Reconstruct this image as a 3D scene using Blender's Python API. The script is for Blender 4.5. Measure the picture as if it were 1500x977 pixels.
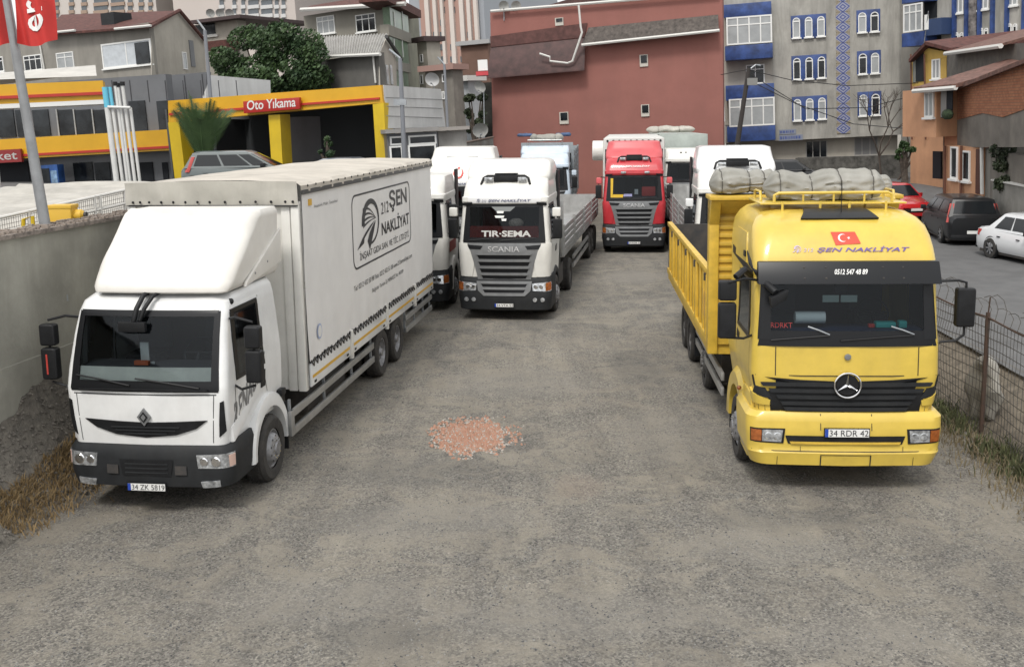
import bpy, bmesh, math, random
from mathutils import Vector, Matrix, noise
for o in list(bpy.data.objects): bpy.data.objects.remove(o)
random.seed(7)
SC=bpy.context.scene; COL=SC.collection; rad=math.radians
# ---------------- camera
F,PITCH,ROLL,CH=1500.66,0.15532988,0.0145047,5.1837
CX,CY=750.0,415.0
c_,s_=math.cos(ROLL),math.sin(ROLL)
FW=Vector((0,math.cos(PITCH),-math.sin(PITCH))); UP0=Vector((0,math.sin(PITCH),math.cos(PITCH))); RT0=Vector((1,0,0))
RT=RT0*c_-UP0*s_; UP=RT0*s_+UP0*c_
cam=bpy.data.cameras.new('camera'); camo=bpy.data.objects.new('camera',cam); COL.objects.link(camo)
M=Matrix.Identity(4)
for i in range(3): M[i][0]=RT[i]; M[i][1]=UP[i]; M[i][2]=-FW[i]
M[0][3]=0;M[1][3]=0;M[2][3]=CH
camo.matrix_world=M
cam.sensor_width=36; cam.lens=36*F/1500; cam.shift_y=-(488.5-CY)/1500; cam.clip_end=3000; cam.clip_start=.1
SC.camera=camo
# ---------------- world and sun (overcast)
W=bpy.data.worlds.new('World'); SC.world=W; W.use_nodes=True
nt=W.node_tree; nt.nodes.clear()
SUN_EL,SUN_AZ=rad(52),rad(200)
sky=nt.nodes.new('ShaderNodeTexSky'); sky.sky_type='NISHITA'; sky.sun_disc=False; sky.sun_elevation=SUN_EL; sky.sun_rotation=SUN_AZ
sky.dust_density=6; sky.air_density=1.4; sky.ozone_density=1
hs=nt.nodes.new('ShaderNodeHueSaturation'); hs.inputs['Saturation'].default_value=0.12
mx=nt.nodes.new('ShaderNodeMix'); mx.data_type='RGBA'; mx.inputs[0].default_value=.72; mx.inputs[7].default_value=(8.6,8.7,8.8,1)
bg=nt.nodes.new('ShaderNodeBackground'); bg.inputs['Strength'].default_value=0.105
ow=nt.nodes.new('ShaderNodeOutputWorld')
nt.links.new(sky.outputs[0],hs.inputs['Color']); nt.links.new(hs.outputs[0],mx.inputs[6]); nt.links.new(mx.outputs[2],bg.inputs[0]); nt.links.new(bg.outputs[0],ow.inputs[0])
sl=bpy.data.lights.new('sun','SUN'); sl.energy=1.35; sl.angle=rad(12); sl.color=(1,.96,.9)
so=bpy.data.objects.new('sun',sl); COL.objects.link(so)
# sun_rotation: direction towards the sun measured from +Y clockwise
sd=Vector((math.sin(SUN_AZ)*math.cos(SUN_EL),math.cos(SUN_AZ)*math.cos(SUN_EL),math.sin(SUN_EL)))
so.rotation_euler=sd.to_track_quat('Z','Y').to_euler(); so.location=(0,0,60)
SC.view_settings.view_transform='Standard'; SC.view_settings.look='None'; SC.view_settings.exposure=0.58; SC.view_settings.gamma=1
SC.render.engine='CYCLES'
# ---------------- projection helpers (a pixel of the photograph to a world point at a chosen distance)
def ray(u,v): return FW+RT*((u-CX)/F)-UP*((v-CY)/F)
def at(u,v,Y):
    d=ray(u,v); t=Y/d.y; return Vector((d.x*t,Y,CH+d.z*t))
def onz(u,v,z=0):
    d=ray(u,v); t=(z-CH)/d.z; return Vector((d.x*t,d.y*t,z))
# ---------------- materials
MATS={}
def _out(m): return m.node_tree.nodes['Principled BSDF']
def mat(name,col,rough=.5,metal=0,ns=0,amt=.15,bump=0,bs=40,coat=0,spec=.5,streak=0,col2=None,dirt=None):
    if name in MATS: return MATS[name]
    m=bpy.data.materials.new(name); m.use_nodes=True; n=m.node_tree; N=n.nodes; L=n.links; b=N['Principled BSDF']
    b.inputs['Base Color'].default_value=(*col,1); b.inputs['Roughness'].default_value=rough; b.inputs['Metallic'].default_value=metal
    b.inputs['Coat Weight'].default_value=coat; b.inputs['Coat Roughness'].default_value=.08; b.inputs['Specular IOR Level'].default_value=spec
    tc=N.new('ShaderNodeTexCoord'); cur=None
    if ns:
        t=N.new('ShaderNodeTexNoise'); t.inputs['Scale'].default_value=ns; t.inputs['Detail'].default_value=8; t.inputs['Roughness'].default_value=.62
        L.new(tc.outputs['Object'],t.inputs['Vector'])
        r=N.new('ShaderNodeValToRGB'); r.color_ramp.elements[0].position=.32; r.color_ramp.elements[1].position=.68
        c2=col2 or tuple(c*(1-amt*2) for c in col)
        r.color_ramp.elements[0].color=(*c2,1); r.color_ramp.elements[1].color=(*[min(1,c*(1+(0 if col2 else amt*.6))) for c in col],1)
        L.new(t.outputs['Fac'],r.inputs[0]); cur=r.outputs[0]
    if streak:
        mp=N.new('ShaderNodeMapping'); mp.inputs['Scale'].default_value=(.9,.9,.16)
        t=N.new('ShaderNodeTexNoise'); t.inputs['Scale'].default_value=1.15; t.inputs['Detail'].default_value=9; t.inputs['Roughness'].default_value=.72; t.inputs['Distortion'].default_value=.5
        L.new(tc.outputs['Object'],mp.inputs[0]); L.new(mp.outputs[0],t.inputs['Vector'])
        r=N.new('ShaderNodeValToRGB'); r.color_ramp.elements[0].position=.34; r.color_ramp.elements[1].position=.60
        d=dirt or (.12,.11,.1); r.color_ramp.elements[0].color=(1,1,1,1); r.color_ramp.elements[1].color=(0,0,0,1)
        L.new(t.outputs['Fac'],r.inputs[0])
        ml=N.new('ShaderNodeMath'); ml.operation='MULTIPLY'; ml.inputs[1].default_value=streak; L.new(r.outputs[0],ml.inputs[0])
        x=N.new('ShaderNodeMix'); x.data_type='RGBA'; L.new(ml.outputs[0],x.inputs[0])
        if cur: L.new(cur,x.inputs[6])
        else: x.inputs[6].default_value=(*col,1)
        x.inputs[7].default_value=(*d,1); cur=x.outputs[2]
    if cur: L.new(cur,b.inputs['Base Color'])
    if ns and not coat:
        pass
    if bump:
        t=N.new('ShaderNodeTexNoise'); t.inputs['Scale'].default_value=bs; t.inputs['Detail'].default_value=6
        L.new(tc.outputs['Object'],t.inputs['Vector'])
        bp=N.new('ShaderNodeBump'); bp.inputs['Strength'].default_value=min(1,bump); bp.inputs['Distance'].default_value=.02
        L.new(t.outputs['Fac'],bp.inputs['Height']); L.new(bp.outputs[0],b.inputs['Normal'])
    MATS[name]=m; return m
def glassmat(name,tint,refl=.25,see=.6):
    m=bpy.data.materials.new(name); m.use_nodes=True; n=m.node_tree; N=n.nodes; L=n.links; N.clear()
    o=N.new('ShaderNodeOutputMaterial'); tr=N.new('ShaderNodeBsdfTransparent'); tr.inputs[0].default_value=(tint[0],tint[1],tint[2],1)
    gl=N.new('ShaderNodeBsdfGlossy'); gl.inputs['Roughness'].default_value=.04; gl.inputs[0].default_value=(.9,.95,1,1)
    fr=N.new('ShaderNodeFresnel'); fr.inputs['IOR'].default_value=1.33
    ad=N.new('ShaderNodeMath'); ad.operation='ADD'; ad.inputs[1].default_value=refl; ad.use_clamp=True; L.new(fr.outputs[0],ad.inputs[0])
    x=N.new('ShaderNodeMixShader'); L.new(ad.outputs[0],x.inputs[0]); L.new(tr.outputs[0],x.inputs[1]); L.new(gl.outputs[0],x.inputs[2]); L.new(x.outputs[0],o.inputs[0])
    MATS[name]=m; return m
WHITE=mat('white_paint',(.76,.765,.76),.28,coat=.5,ns=3,amt=.05,streak=.12,dirt=(.5,.47,.42))
WHITE2=mat('aged_white_plastic',(.68,.66,.62),.4,ns=2.2,amt=.05,streak=.16,dirt=(.62,.58,.5),bump=.05,bs=6)
CREAM=mat('cream_white_paint',(.72,.71,.67),.35,coat=.3,ns=3,amt=.05,streak=.12,dirt=(.45,.42,.36))
YEL=mat('yellow_paint',(.66,.475,.075),.36,coat=.35,ns=2.5,amt=.07,streak=.22,dirt=(.44,.31,.09),bump=.04,bs=3)
YEL2=mat('worn_yellow_paint',(.66,.43,.05),.45,ns=5,amt=.12,streak=.25,dirt=(.28,.2,.06))
REDP=mat('red_paint',(.50,.035,.045),.3,coat=.5,ns=3,amt=.08)
REDP2=mat('faded_red_plastic',(.58,.10,.11),.42,ns=3,amt=.08)
BLUEW=mat('pale_blue_paint',(.55,.63,.72),.3,coat=.4,ns=3,amt=.05)
BLK=mat('black_plastic',(.013,.0135,.015),.5,ns=6,amt=.2,spec=.3)
BLKG=mat('black_rubber_frit',(.008,.0085,.01),.3,spec=.3)
DKG=mat('dark_grey_plastic',(.019,.021,.024),.6,ns=5,amt=.15,spec=.3,streak=.25,dirt=(.045,.043,.038))
GREYM=mat('grey_painted_metal',(.22,.225,.23),.4,metal=.3,ns=4,amt=.1)
ALU=mat('aluminium',(.46,.46,.45),.38,metal=.6,ns=3,amt=.12,streak=.25,dirt=(.2,.19,.17))
GALV=mat('galvanised_steel',(.36,.38,.40),.5,metal=.5,ns=6,amt=.12)
CHROME=mat('chrome',(.75,.75,.76),.12,metal=1)
CHAS=mat('chassis_black',(.03,.03,.032),.65,ns=4,amt=.3,col2=(.07,.06,.05))
TYRE=mat('tyre_rubber',(.028,.027,.026),.85,ns=9,amt=.3,col2=(.055,.05,.045),bump=.4,bs=50)
RIM=mat('grey_rim',(.30,.30,.31),.45,metal=.4,ns=8,amt=.2)
RIMD=mat('dusty_rim',(.14,.135,.13),.6,metal=.3,ns=8,amt=.25)
TARP=mat('tarp_white',(.73,.72,.705),.62,ns=1.4,amt=.04,streak=.12,dirt=(.58,.56,.52),bump=.25,bs=2.2)
TARPG=mat('tarp_beige',(.47,.45,.40),.75,ns=1.2,amt=.12,streak=.35,dirt=(.25,.24,.2),bump=.4,bs=3)
TARPR=mat('tarp_roof',(.50,.46,.40),.8,ns=1.5,amt=.12,bump=.3,bs=4)
CANV=mat('grey_canvas',(.33,.32,.29),.9,ns=1.5,amt=.2,col2=(.23,.225,.20),bump=.3,bs=9)
STEELY=mat('curtain_rail',(.05,.05,.05),.5)
HEAD=mat('headlamp_glass',(.62,.64,.66),.08,metal=.55,ns=14,amt=.35)
AMB=mat('amber_lamp',(.34,.10,.025),.15,coat=.5,ns=14,amt=.25)
REDL=mat('red_lamp',(.42,.05,.04),.2,coat=.5)
PLATEW=mat('plate_white',(.72,.72,.70),.4)
PLATEB=mat('plate_blue',(.02,.06,.35),.4)
INKB=mat('ink_black',(.025,.025,.028),.5)
INKP=mat('ink_purple',(.13,.08,.28),.5)
INKPL=mat('ink_light_purple',(.45,.38,.55),.5)
INKW=mat('ink_white',(.75,.75,.73),.5)
INKN=mat('ink_navy',(.05,.06,.14),.5)
INKR=mat('ink_red',(.60,.04,.03),.5)
FLAGR=mat('flag_red_decal',(.66,.06,.03),.45)
DASH=mat('dashboard',(.045,.045,.05),.7)
DASHB=mat('blue_dashboard',(.02,.035,.09),.6)
DASHW=mat('pale_dashboard',(.80,.77,.68),.7,ns=3,amt=.08)
DASHR=mat('red_dashboard_cover',(.22,.025,.02),.9,ns=30,amt=.3)
SEAT=mat('seat_fabric',(.05,.05,.055),.9)
GLASS=glassmat('windscreen_glass',(.42,.47,.50),.0)
GLASSD=glassmat('dark_window_glass',(.08,.09,.09),.04)
WG=mat('window_glass_dark',(.022,.026,.03),.12,spec=.45,ns=.9,amt=.5)
WG2=mat('window_glass_curtain',(.33,.345,.35),.25,spec=.8,ns=1.4,amt=.10)
WG3=mat('window_glass_far',(.10,.115,.13),.2,spec=.8,ns=.3,amt=.3)
FRW=mat('white_window_frame',(.72,.72,.70),.5)
# ---------------- mesh builder
SPLIT={'corner_post','door_gap','panel_gap','grille_bar','intake_bar','mirror_arm','guard_bracket','board_latch','axle','chassis','step_tread','bed_rib','rack_bar','bed_board','visor_clip','fender','roof_lamp','twist_lock','stake','headboard_rib','grille_slot','hinge','pipe','gutter'}
SMALL={'curtain_lettering','plate_lettering','wheel_nuts','rivets','roof_eyelets','strap_buckles','lacing_rope','flap_eyelets','rim_vents','visor_screws','tie_ropes','balcony_bars','wire_mesh','barbed_stays','roof_edge_tiles','rear_underbody'}
def interp(tab,x):
    if x<=tab[0][0]: return tab[0][1:]
    for a,b in zip(tab,tab[1:]):
        if x<=b[0]:
            t=(x-a[0])/(b[0]-a[0]); return tuple(p+(q-p)*t for p,q in zip(a[1:],b[1:]))
    return tab[-1][1:]
class MB:
    def __init__(s): s.v=[];s.f=[]
    def add(s,vs,fs):
        k=len(s.v); s.v+= [tuple(v) for v in vs]; s.f+=[tuple(i+k for i in f) for f in fs]; return s
    def bx(s,x0,x1,y0,y1,z0,z1):
        return s.add([(x,y,z) for z in (z0,z1) for y in (y0,y1) for x in (x0,x1)],[(0,2,3,1),(4,5,7,6),(0,1,5,4),(2,6,7,3),(0,4,6,2),(1,3,7,5)])
    def hexa(s,p): return s.add(p,[(0,3,2,1),(4,5,6,7),(0,1,5,4),(1,2,6,5),(2,3,7,6),(3,0,4,7)])
    def prism(s,poly,lo,hi,ax='x'):
        n=len(poly)
        def q(a,b,t): return {'x':(t,a,b),'y':(a,t,b),'z':(a,b,t)}[ax]
        return s.add([q(a,b,lo) for a,b in poly]+[q(a,b,hi) for a,b in poly],[tuple(range(n)),tuple(range(2*n-1,n-1,-1))]+[(i,(i+1)%n,n+(i+1)%n,n+i) for i in range(n)])
    def tube(s,pts,r,n=8,closed=False,radii=None):
        pts=[Vector(p) for p in pts]; m=len(pts); rings=[]; prev=None
        for i,p in enumerate(pts):
            if closed: d=pts[(i+1)%m]-pts[i-1]
            else: d=pts[min(i+1,m-1)]-pts[max(i-1,0)]
            d.normalize()
            if prev is None:
                a=d.cross(Vector((0,0,1)));
                if a.length<.1: a=d.cross(Vector((1,0,0)))
            else: a=prev-d*prev.dot(d)
            a.normalize(); prev=a.copy(); b=d.cross(a)
            rr=radii[i] if radii else r
            rings.append([p+a*math.cos(2*math.pi*k/n)*rr+b*math.sin(2*math.pi*k/n)*rr for k in range(n)])
        vs=[v for g in rings for v in g]; fs=[]
        for i in range(m if closed else m-1):
            j=(i+1)%m
            for k in range(n): fs.append((i*n+k,i*n+(k+1)%n,j*n+(k+1)%n,j*n+k))
        if not closed: fs+= [tuple(range(n))[::-1],tuple((m-1)*n+k for k in range(n))]
        return s.add(vs,fs)
    def lathe(s,prof,c,ax='x',n=28,sgn=1):
        vs=[];fs=[];m=len(prof)
        for k in range(n):
            a=2*math.pi*k/n; ca,sa=math.cos(a),math.sin(a)
            for (t,r) in prof:
                t=t*sgn
                if ax=='x': vs.append((c[0]+t,c[1]+r*ca,c[2]+r*sa))
                elif ax=='y': vs.append((c[0]+r*ca,c[1]+t,c[2]+r*sa))
                else: vs.append((c[0]+r*ca,c[1]+r*sa,c[2]+t))
        for k in range(n):
            j=(k+1)%n
            for i in range(m-1): fs.append((k*m+i,k*m+i+1,j*m+i+1,j*m+i))
        return s.add(vs,fs)
    def loft(s,rings,closed=True,cap=True):
        n=len(rings[0]); vs=[p for r in rings for p in r]; fs=[]
        for i in range(len(rings)-1):
            for k in range(n if closed else n-1): fs.append((i*n+k,i*n+(k+1)%n,(i+1)*n+(k+1)%n,(i+1)*n+k))
        if cap and closed: fs+=[tuple(range(n))[::-1],tuple((len(rings)-1)*n+k for k in range(n))]
        return s.add(vs,fs)
    def grid(s,fn,nu,nv):
        vs=[fn(i/nu,j/nv) for j in range(nv+1) for i in range(nu+1)]
        return s.add(vs,[(j*(nu+1)+i,j*(nu+1)+i+1,(j+1)*(nu+1)+i+1,(j+1)*(nu+1)+i) for j in range(nv) for i in range(nu)])
    def sphere(s,c,r,sx=1,sy=1,sz=1,nu=14,nv=8):
        rings=[]
        for j in range(1,nv):
            p=math.pi*j/nv; rings.append([(c[0]+r*sx*math.sin(p)*math.cos(2*math.pi*k/nu),c[1]+r*sy*math.sin(p)*math.sin(2*math.pi*k/nu),c[2]+r*sz*math.cos(p)) for k in range(nu)])
        return s.loft(rings)
    def mesh(s,name,m,bevel=0,seg=2,smooth=None,ang=35,recalc=True):
        me=bpy.data.meshes.new(name); me.from_pydata([tuple(v) for v in s.v],[],s.f)
        if recalc or bevel:
            bm=bmesh.new(); bm.from_mesh(me)
            if recalc: bmesh.ops.recalc_face_normals(bm,faces=bm.faces)
            if bevel:
                es=[e for e in bm.edges if len(e.link_faces)==2 and e.calc_face_angle(0)>rad(30)]
                bmesh.ops.bevel(bm,geom=es,offset=bevel,segments=seg,affect='EDGES',profile=.6,clamp_overlap=True)
            bm.to_mesh(me); bm.free()
        if smooth is None: smooth=True
        if smooth:
            me.polygons.foreach_set('use_smooth',[True]*len(me.polygons)); me.set_sharp_from_angle(angle=rad(ang))
        if m: me.materials.append(m)
        return me
    def islands(s):
        par=list(range(len(s.v)))
        def fd(a):
            while par[a]!=a: par[a]=par[par[a]]; a=par[a]
            return a
        for f in s.f:
            r=fd(f[0])
            for i in f[1:]: par[fd(i)]=r
        g={}
        for f in s.f: g.setdefault(fd(f[0]),[]).append(f)
        out=[]
        for fs in g.values():
            idx={}; b=MB()
            for f in fs:
                for i in f:
                    if i not in idx: idx[i]=len(idx); b.v.append(s.v[i])
                b.f.append(tuple(idx[i] for i in f))
            out.append(b)
        return out
    def build(s,name,m,parent=None,mx=None,**k):
        if name in SPLIT:
            L=s.islands()
            if len(L)>1:
                for b in L: o=b._build(name,m,parent,mx,**k)
                return o
        return s._build(name,m,parent,mx,**k)
    def _build(s,name,m,parent=None,mx=None,**k):
        o=bpy.data.objects.new(name,s.mesh(name,m,**k)); COL.objects.link(o)
        if name in SMALL: o['kind']='stuff'
        if parent: o.parent=parent
        if mx is not None: o.matrix_basis=mx
        return o
def tag(o,label=None,cat=None,group=None,kind=None):
    if label:o['label']=label
    if cat:o['category']=cat
    if group:o['group']=group
    if kind:o['kind']=kind
    return o
def empty(name,label,cat,loc=(0,0,0),yaw=0,group=None,mx=None):
    o=bpy.data.objects.new(name,None); COL.objects.link(o); o.empty_display_size=.3
    if mx is not None: o.matrix_world=mx
    else: o.location=loc; o.rotation_euler=(0,0,-yaw)
    return tag(o,label,cat,group)
def copy_tree(o,parent=None):
    c=o.copy(); COL.objects.link(c); c.parent=parent
    for ch in o.children: copy_tree(ch,c)
    return c
# ---------------- lettering
_TX={}
def text2d(t,shear=0,bold=0,space=1):
    k=(t,shear,bold,space)
    if k in _TX: return _TX[k]
    cu=bpy.data.curves.new('t','FONT'); cu.body=t; cu.shear=shear; cu.offset=bold; cu.resolution_u=3; cu.space_character=space
    o=bpy.data.objects.new('t',cu); COL.objects.link(o); bpy.context.view_layer.update()
    me=bpy.data.meshes.new_from_object(o.evaluated_get(bpy.context.evaluated_depsgraph_get()))
    vs=[(v.co.x,v.co.y) for v in me.vertices]; fs=[tuple(p.vertices) for p in me.polygons]
    bpy.data.objects.remove(o); bpy.data.curves.remove(cu); bpy.data.meshes.remove(me)
    xs=[v[0] for v in vs]; ys=[v[1] for v in vs]; x0,x1,y0,y1=min(xs),max(xs),min(ys),max(ys)
    vs=[((x-x0)/(x1-x0),(y-y0)/(y1-y0)) for x,y in vs]
    _TX[k]=(vs,fs,(x1-x0)/(y1-y0)); return _TX[k]
def text(name,t,fn,m,parent,shear=0,bold=.0,space=1,mx=None):
    "fn maps (0..1,0..1) of the text block to a point"
    vs,fs,_=text2d(t,shear,bold,space); b=MB(); b.add([fn(x,y) for x,y in vs],fs)
    return b.build(name,m,parent,mx=mx,recalc=False,smooth=False)
def rectfn(x0,x1,z0,z1,y): return lambda a,b:(x0+(x1-x0)*a,y,z0+(z1-z0)*b)
def sidefn(x,y0,y1,z0,z1): return lambda a,b:(x,y0+(y1-y0)*a,z0+(z1-z0)*b)
# ---------------- cab shell: stacked rounded outlines; every fitting lies on its surface
class Shell:
    def __init__(s,lv,yb,bulge=.04): s.lv=lv; s.yb=yb; s.b=bulge
    def prm(s,z): return interp(s.lv,z)
    def _p(s,t,z):
        w,yf,r=s.prm(z); a=w-r; q=r*math.pi/2; sg=1 if t>=0 else -1; t=abs(t)
        if t<=a: return Vector((sg*t,yf+s.b*(t/a)**2,z))
        if t<=a+q:
            g=(t-a)/r; return Vector((sg*(a+r*math.sin(g)),yf+s.b+r*(1-math.cos(g)),z))
        return Vector((sg*w,yf+s.b+r+(t-a-q),z))
    def P(s,t,z,off=0):
        p=s._p(t,z)
        if not off: return p
        e=.01; z1=min(z+e,s.lv[-1][0]); z0=max(z-e,s.lv[0][0])
        n=(s._p(t+e,z)-s._p(t-e,z)).cross(s._p(t,z1)-s._p(t,z0))
        n.normalize(); return p+n*off
    def S(s,y,z,sg=1):
        w,yf,r=s.prm(z); return sg*((w-r)+r*math.pi/2+(y-yf-s.b-r))
    def body(s,holes=(),ys=(),ss=(),zs=(),dz=.12):
        "holes: (kind,a0,a1,z0,z1), kind 'f' (a=s on the front) or 'l'/'r' (a=y on that side)"
        zl=sorted(set([l[0] for l in s.lv]+list(zs)+[h[3] for h in holes]+[h[4] for h in holes]))
        z2=[zl[0]]
        for z in zl[1:]:
            k=max(1,round((z-z2[-1])/dz)); z0=z2[-1]; z2+=[z0+(z-z0)*i/k for i in range(1,k+1)]
        zl=z2
        fs=sorted(set([0]+[abs(h[i]) for h in holes if h[0]=='f' for i in (1,2)]+list(ss)))
        sy=sorted(set([h[i] for h in holes if h[0] in 'lr' for i in (1,2)]+list(ys)))
        cols=[('y',-1,s.yb)]+[('y',-1,y) for y in sy[::-1]]+[('a',-1,k/6) for k in range(6,-1,-1)]+[('s',-1,x) for x in fs[::-1] if x>0]
        cols+=[('s',1,0)]+[('s',1,x) for x in fs if x>0]+[('a',1,k/6) for k in range(0,7)]+[('y',1,y) for y in sy]+[('y',1,s.yb)]
        def pt(c,z):
            w,yf,r=s.prm(z); a=w-r; q=r*math.pi/2
            if c[0]=='s': return s._p(c[1]*min(c[2],a),z)
            if c[0]=='a': return s._p(c[1]*(a+q*c[2]),z)
            return Vector((c[1]*w,max(c[2],yf+s.b+r),z))
        n=len(cols); m=MB(); vs=[pt(c,z) for z in zl for c in cols]; F_=[]
        for j in range(len(zl)-1):
            zm=(zl[j]+zl[j+1])/2
            for i in range(n-1):
                a,b=cols[i],cols[i+1]; skip=False
                for h in holes:
                    if not(h[3]<zm<h[4]): continue
                    if h[0]=='f' and a[0]=='s' and b[0]=='s':
                        sm=(a[1]*a[2]+b[1]*b[2])/2
                        if h[1]<sm<h[2]: skip=True
                    if h[0] in 'lr' and a[0]=='y' and b[0]=='y':
                        sg=-1 if h[0]=='l' else 1
                        if a[1]==sg and h[1]<(a[2]+b[2])/2<h[2]: skip=True
                if not skip: F_.append((j*n+i,j*n+i+1,(j+1)*n+i+1,(j+1)*n+i))
            F_.append((j*n+n-1,j*n,(j+1)*n,(j+1)*n+n-1))
        F_.append(tuple((len(zl)-1)*n+i for i in range(n)))
        return m.add(vs,F_)
    def patch(s,c4,off=.01,nu=8,nv=3,depth=.03,m=None):
        "c4: TL,TR,BR,BL as (s,z)"
        m=m or MB(); (a,b),(c,d),(e,f),(g,h)=c4
        def q(u,v,o):
            t=(a*(1-u)+c*u)*(1-v)+(g*(1-u)+e*u)*v; z=(b*(1-u)+d*u)*(1-v)+(h*(1-u)+f*u)*v
            return s.P(t,z,o)
        k=len(m.v); m.grid(lambda u,v:q(u,v,off),nu,nv)
        if depth:
            rim=[(i/nu,0) for i in range(nu)]+[(1,j/nv) for j in range(nv)]+[(1-i/nu,1) for i in range(nu)]+[(0,1-j/nv) for j in range(nv)]
            N=len(rim); m.add([q(u,v,off) for u,v in rim]+[q(u,v,off-depth) for u,v in rim],[(i,(i+1)%N,N+(i+1)%N,N+i) for i in range(N)])
        return m
    def poly(s,pts,off=.01,depth=.03,sub=4,m=None,cen=None):
        m=m or MB(); P2=[]
        for (a,b),(c,d) in zip(pts,pts[1:]+pts[:1]):
            P2+=[(a+(c-a)*i/sub,b+(d-b)*i/sub) for i in range(sub)]
        N=len(P2); cx=cen or (sum(p[0] for p in P2)/N,sum(p[1] for p in P2)/N)
        R=[P2]
        for k in (.66,.33): R.append([(cx[0]+(p[0]-cx[0])*k,cx[1]+(p[1]-cx[1])*k) for p in P2])
        vs=[s.P(t,z,off) for r in R for t,z in r]+[s.P(*cx,off)]
        fs=[(j*N+i,j*N+(i+1)%N,(j+1)*N+(i+1)%N,(j+1)*N+i) for j in range(2) for i in range(N)]+[(2*N+i,2*N+(i+1)%N,3*N) for i in range(N)]
        m.add(vs,fs)
        if depth: m.add([s.P(t,z,off) for t,z in P2]+[s.P(t,z,off-depth) for t,z in P2],[(i,(i+1)%N,N+(i+1)%N,N+i) for i in range(N)])
        return m
    def fn(s,s0,s1,z0,z1,off): return lambda a,b:s.P(s0+(s1-s0)*a,z0+(z1-z0)*b,off)
def mir(c4,sg): return [(sg*a,b) for a,b in c4]
# ---------------- shared vehicle parts
def wheel(p,x,y,r,w,sg,rim=RIM,dual=False,hub=True):
    "x is the outer face; sg=+1 on the right-hand side of the picture"
    t=MB(); c=(x,y,r)
    t.lathe([(0,.60*r),(.012,.64*r),(.018,.9*r),(-.01,.97*r),(-.03,r),(-w+.03,r),(-w,.9*r),(-w,.5*r)],c,n=40,sgn=sg)
    for k in range(40):
        a=2*math.pi*k/40
        for xo in ((-.06,-.10),(-w+.1,-w+.06)):
            x0,x1=sorted((x+sg*xo[0],x+sg*xo[1]))
            ca,sa=math.cos(a),math.sin(a); t.hexa([Vector((xx,y+ca*rr-sa*tt,r+sa*rr+ca*tt)) for rr in (r-.005,r+.012) for xx,tt in ((x0,-.02),(x1,-.02),(x1,.02),(x0,.02))])
    if dual: t.lathe([(-w-.06,.5*r),(-w-.06,.9*r),(-w-.09,r),(-2*w-.02,r),(-2*w-.06,.9*r),(-2*w-.06,.5*r)],c,n=32,sgn=sg)
    T=t.build('wheel',TYRE,p)
    m=MB()
    if hub=='front': m.lathe([(-.02,.60*r),(-.01,.55*r),(-.05,.5*r),(.03,.42*r),(.05,.36*r),(.055,.2*r),(.08,.17*r),(.085,.001)],c,n=32,sgn=sg)
    else: m.lathe([(-.01,.60*r),(-.01,.55*r),(-.10,.5*r),(-.12,.34*r),(-.06,.3*r),(-.05,.18*r),(0.0,.15*r),(0.0,.001)],c,n=32,sgn=sg)
    m.build('rim',rim,T)
    h=MB()
    for k in range(10):
        a=2*math.pi*k/10; rr=.28*r; xo=.058 if hub=='front' else -.06
        h.sphere((x+sg*xo,y+rr*math.cos(a),r+rr*math.sin(a)),.016,nu=6,nv=4)
        rr=.45*r; 
    h.build('wheel_nuts',CHROME if hub=='front' else RIMD,T)
    if hub=='front':
        h=MB()
        for k in range(10):
            a=2*math.pi*k/10+.3; rr=.39*r; h.lathe([(0,.035*r),(.004,.02*r),(.004,.001)],(x+sg*.042,y+rr*math.cos(a),r+rr*math.sin(a)),n=8,sgn=sg)
        h.build('rim_vents',BLK,T)
    return T
def plate(p,t,x,z,y,w=.52,h=.115,yawless=True):
    b=MB().bx(x-w/2,x+w/2,y-.012,y+.01,z-h/2,z+h/2).build('number_plate',BLKG,p,bevel=.004)
    MB().bx(x-w/2+.012,x+w/2-.012,y-.016,y-.011,z-h/2+.012,z+h/2-.012).build('plate_face',PLATEW,b)
    MB().bx(x-w/2+.012,x-w/2+.055,y-.019,y-.0165,z-h/2+.012,z+h/2-.012).build('country_band',PLATEB,b)
    if t: text('plate_lettering',t,rectfn(x-w/2+.07,x+w/2-.02,z-h/2+.024,z+h/2-.024,y-.0195),INKB,b)
    return b
def mirror(p,x,y,z,w,h,sg,arms,m=BLK,d=.16):
    b=MB().bx(x-w/2,x+w/2,y-d/2,y+d/2,z-h/2,z+h/2).build('mirror',m,p,bevel=.045,seg=3)
    MB().bx(x-w/2+.03,x+w/2-.03,y+d/2,y+d/2+.006,z-h/2+.03,z+h/2-.03).build('mirror_glass',CHROME,b)
    if arms:
        t=MB()
        for a in arms: t.tube(a,.018,8)
        t.build('mirror_arm',m,b)
    return b
def wiper(p,pts,m=BLK):
    t=MB().tube(pts,.012,6); return t.build('wiper',m,p)
def seat(p,x,y,z,m=SEAT):
    t=MB().bx(x-.24,x+.24,y,y+.45,z-.15,z).bx(x-.24,x+.24,y+.4,y+.55,z,z+.6).bx(x-.13,x+.13,y+.42,y+.52,z+.62,z+.82)
    return t.build('seat',m,p,bevel=.04)
def steering(p,x,y,z):
    t=MB(); n=24; pts=[(x+.21*math.cos(2*math.pi*k/n),y+.10*math.sin(2*math.pi*k/n),z+.185*math.sin(2*math.pi*k/n)) for k in range(n)]
    t.tube(pts,.016,6,closed=True); t.tube([(x-.2,y,z),(x+.2,y,z)],.015,6); t.tube([(x,y,z),(x,y-.25,z-.3)],.03,6)
    return t.build('steering_wheel',BLK,p)
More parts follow.
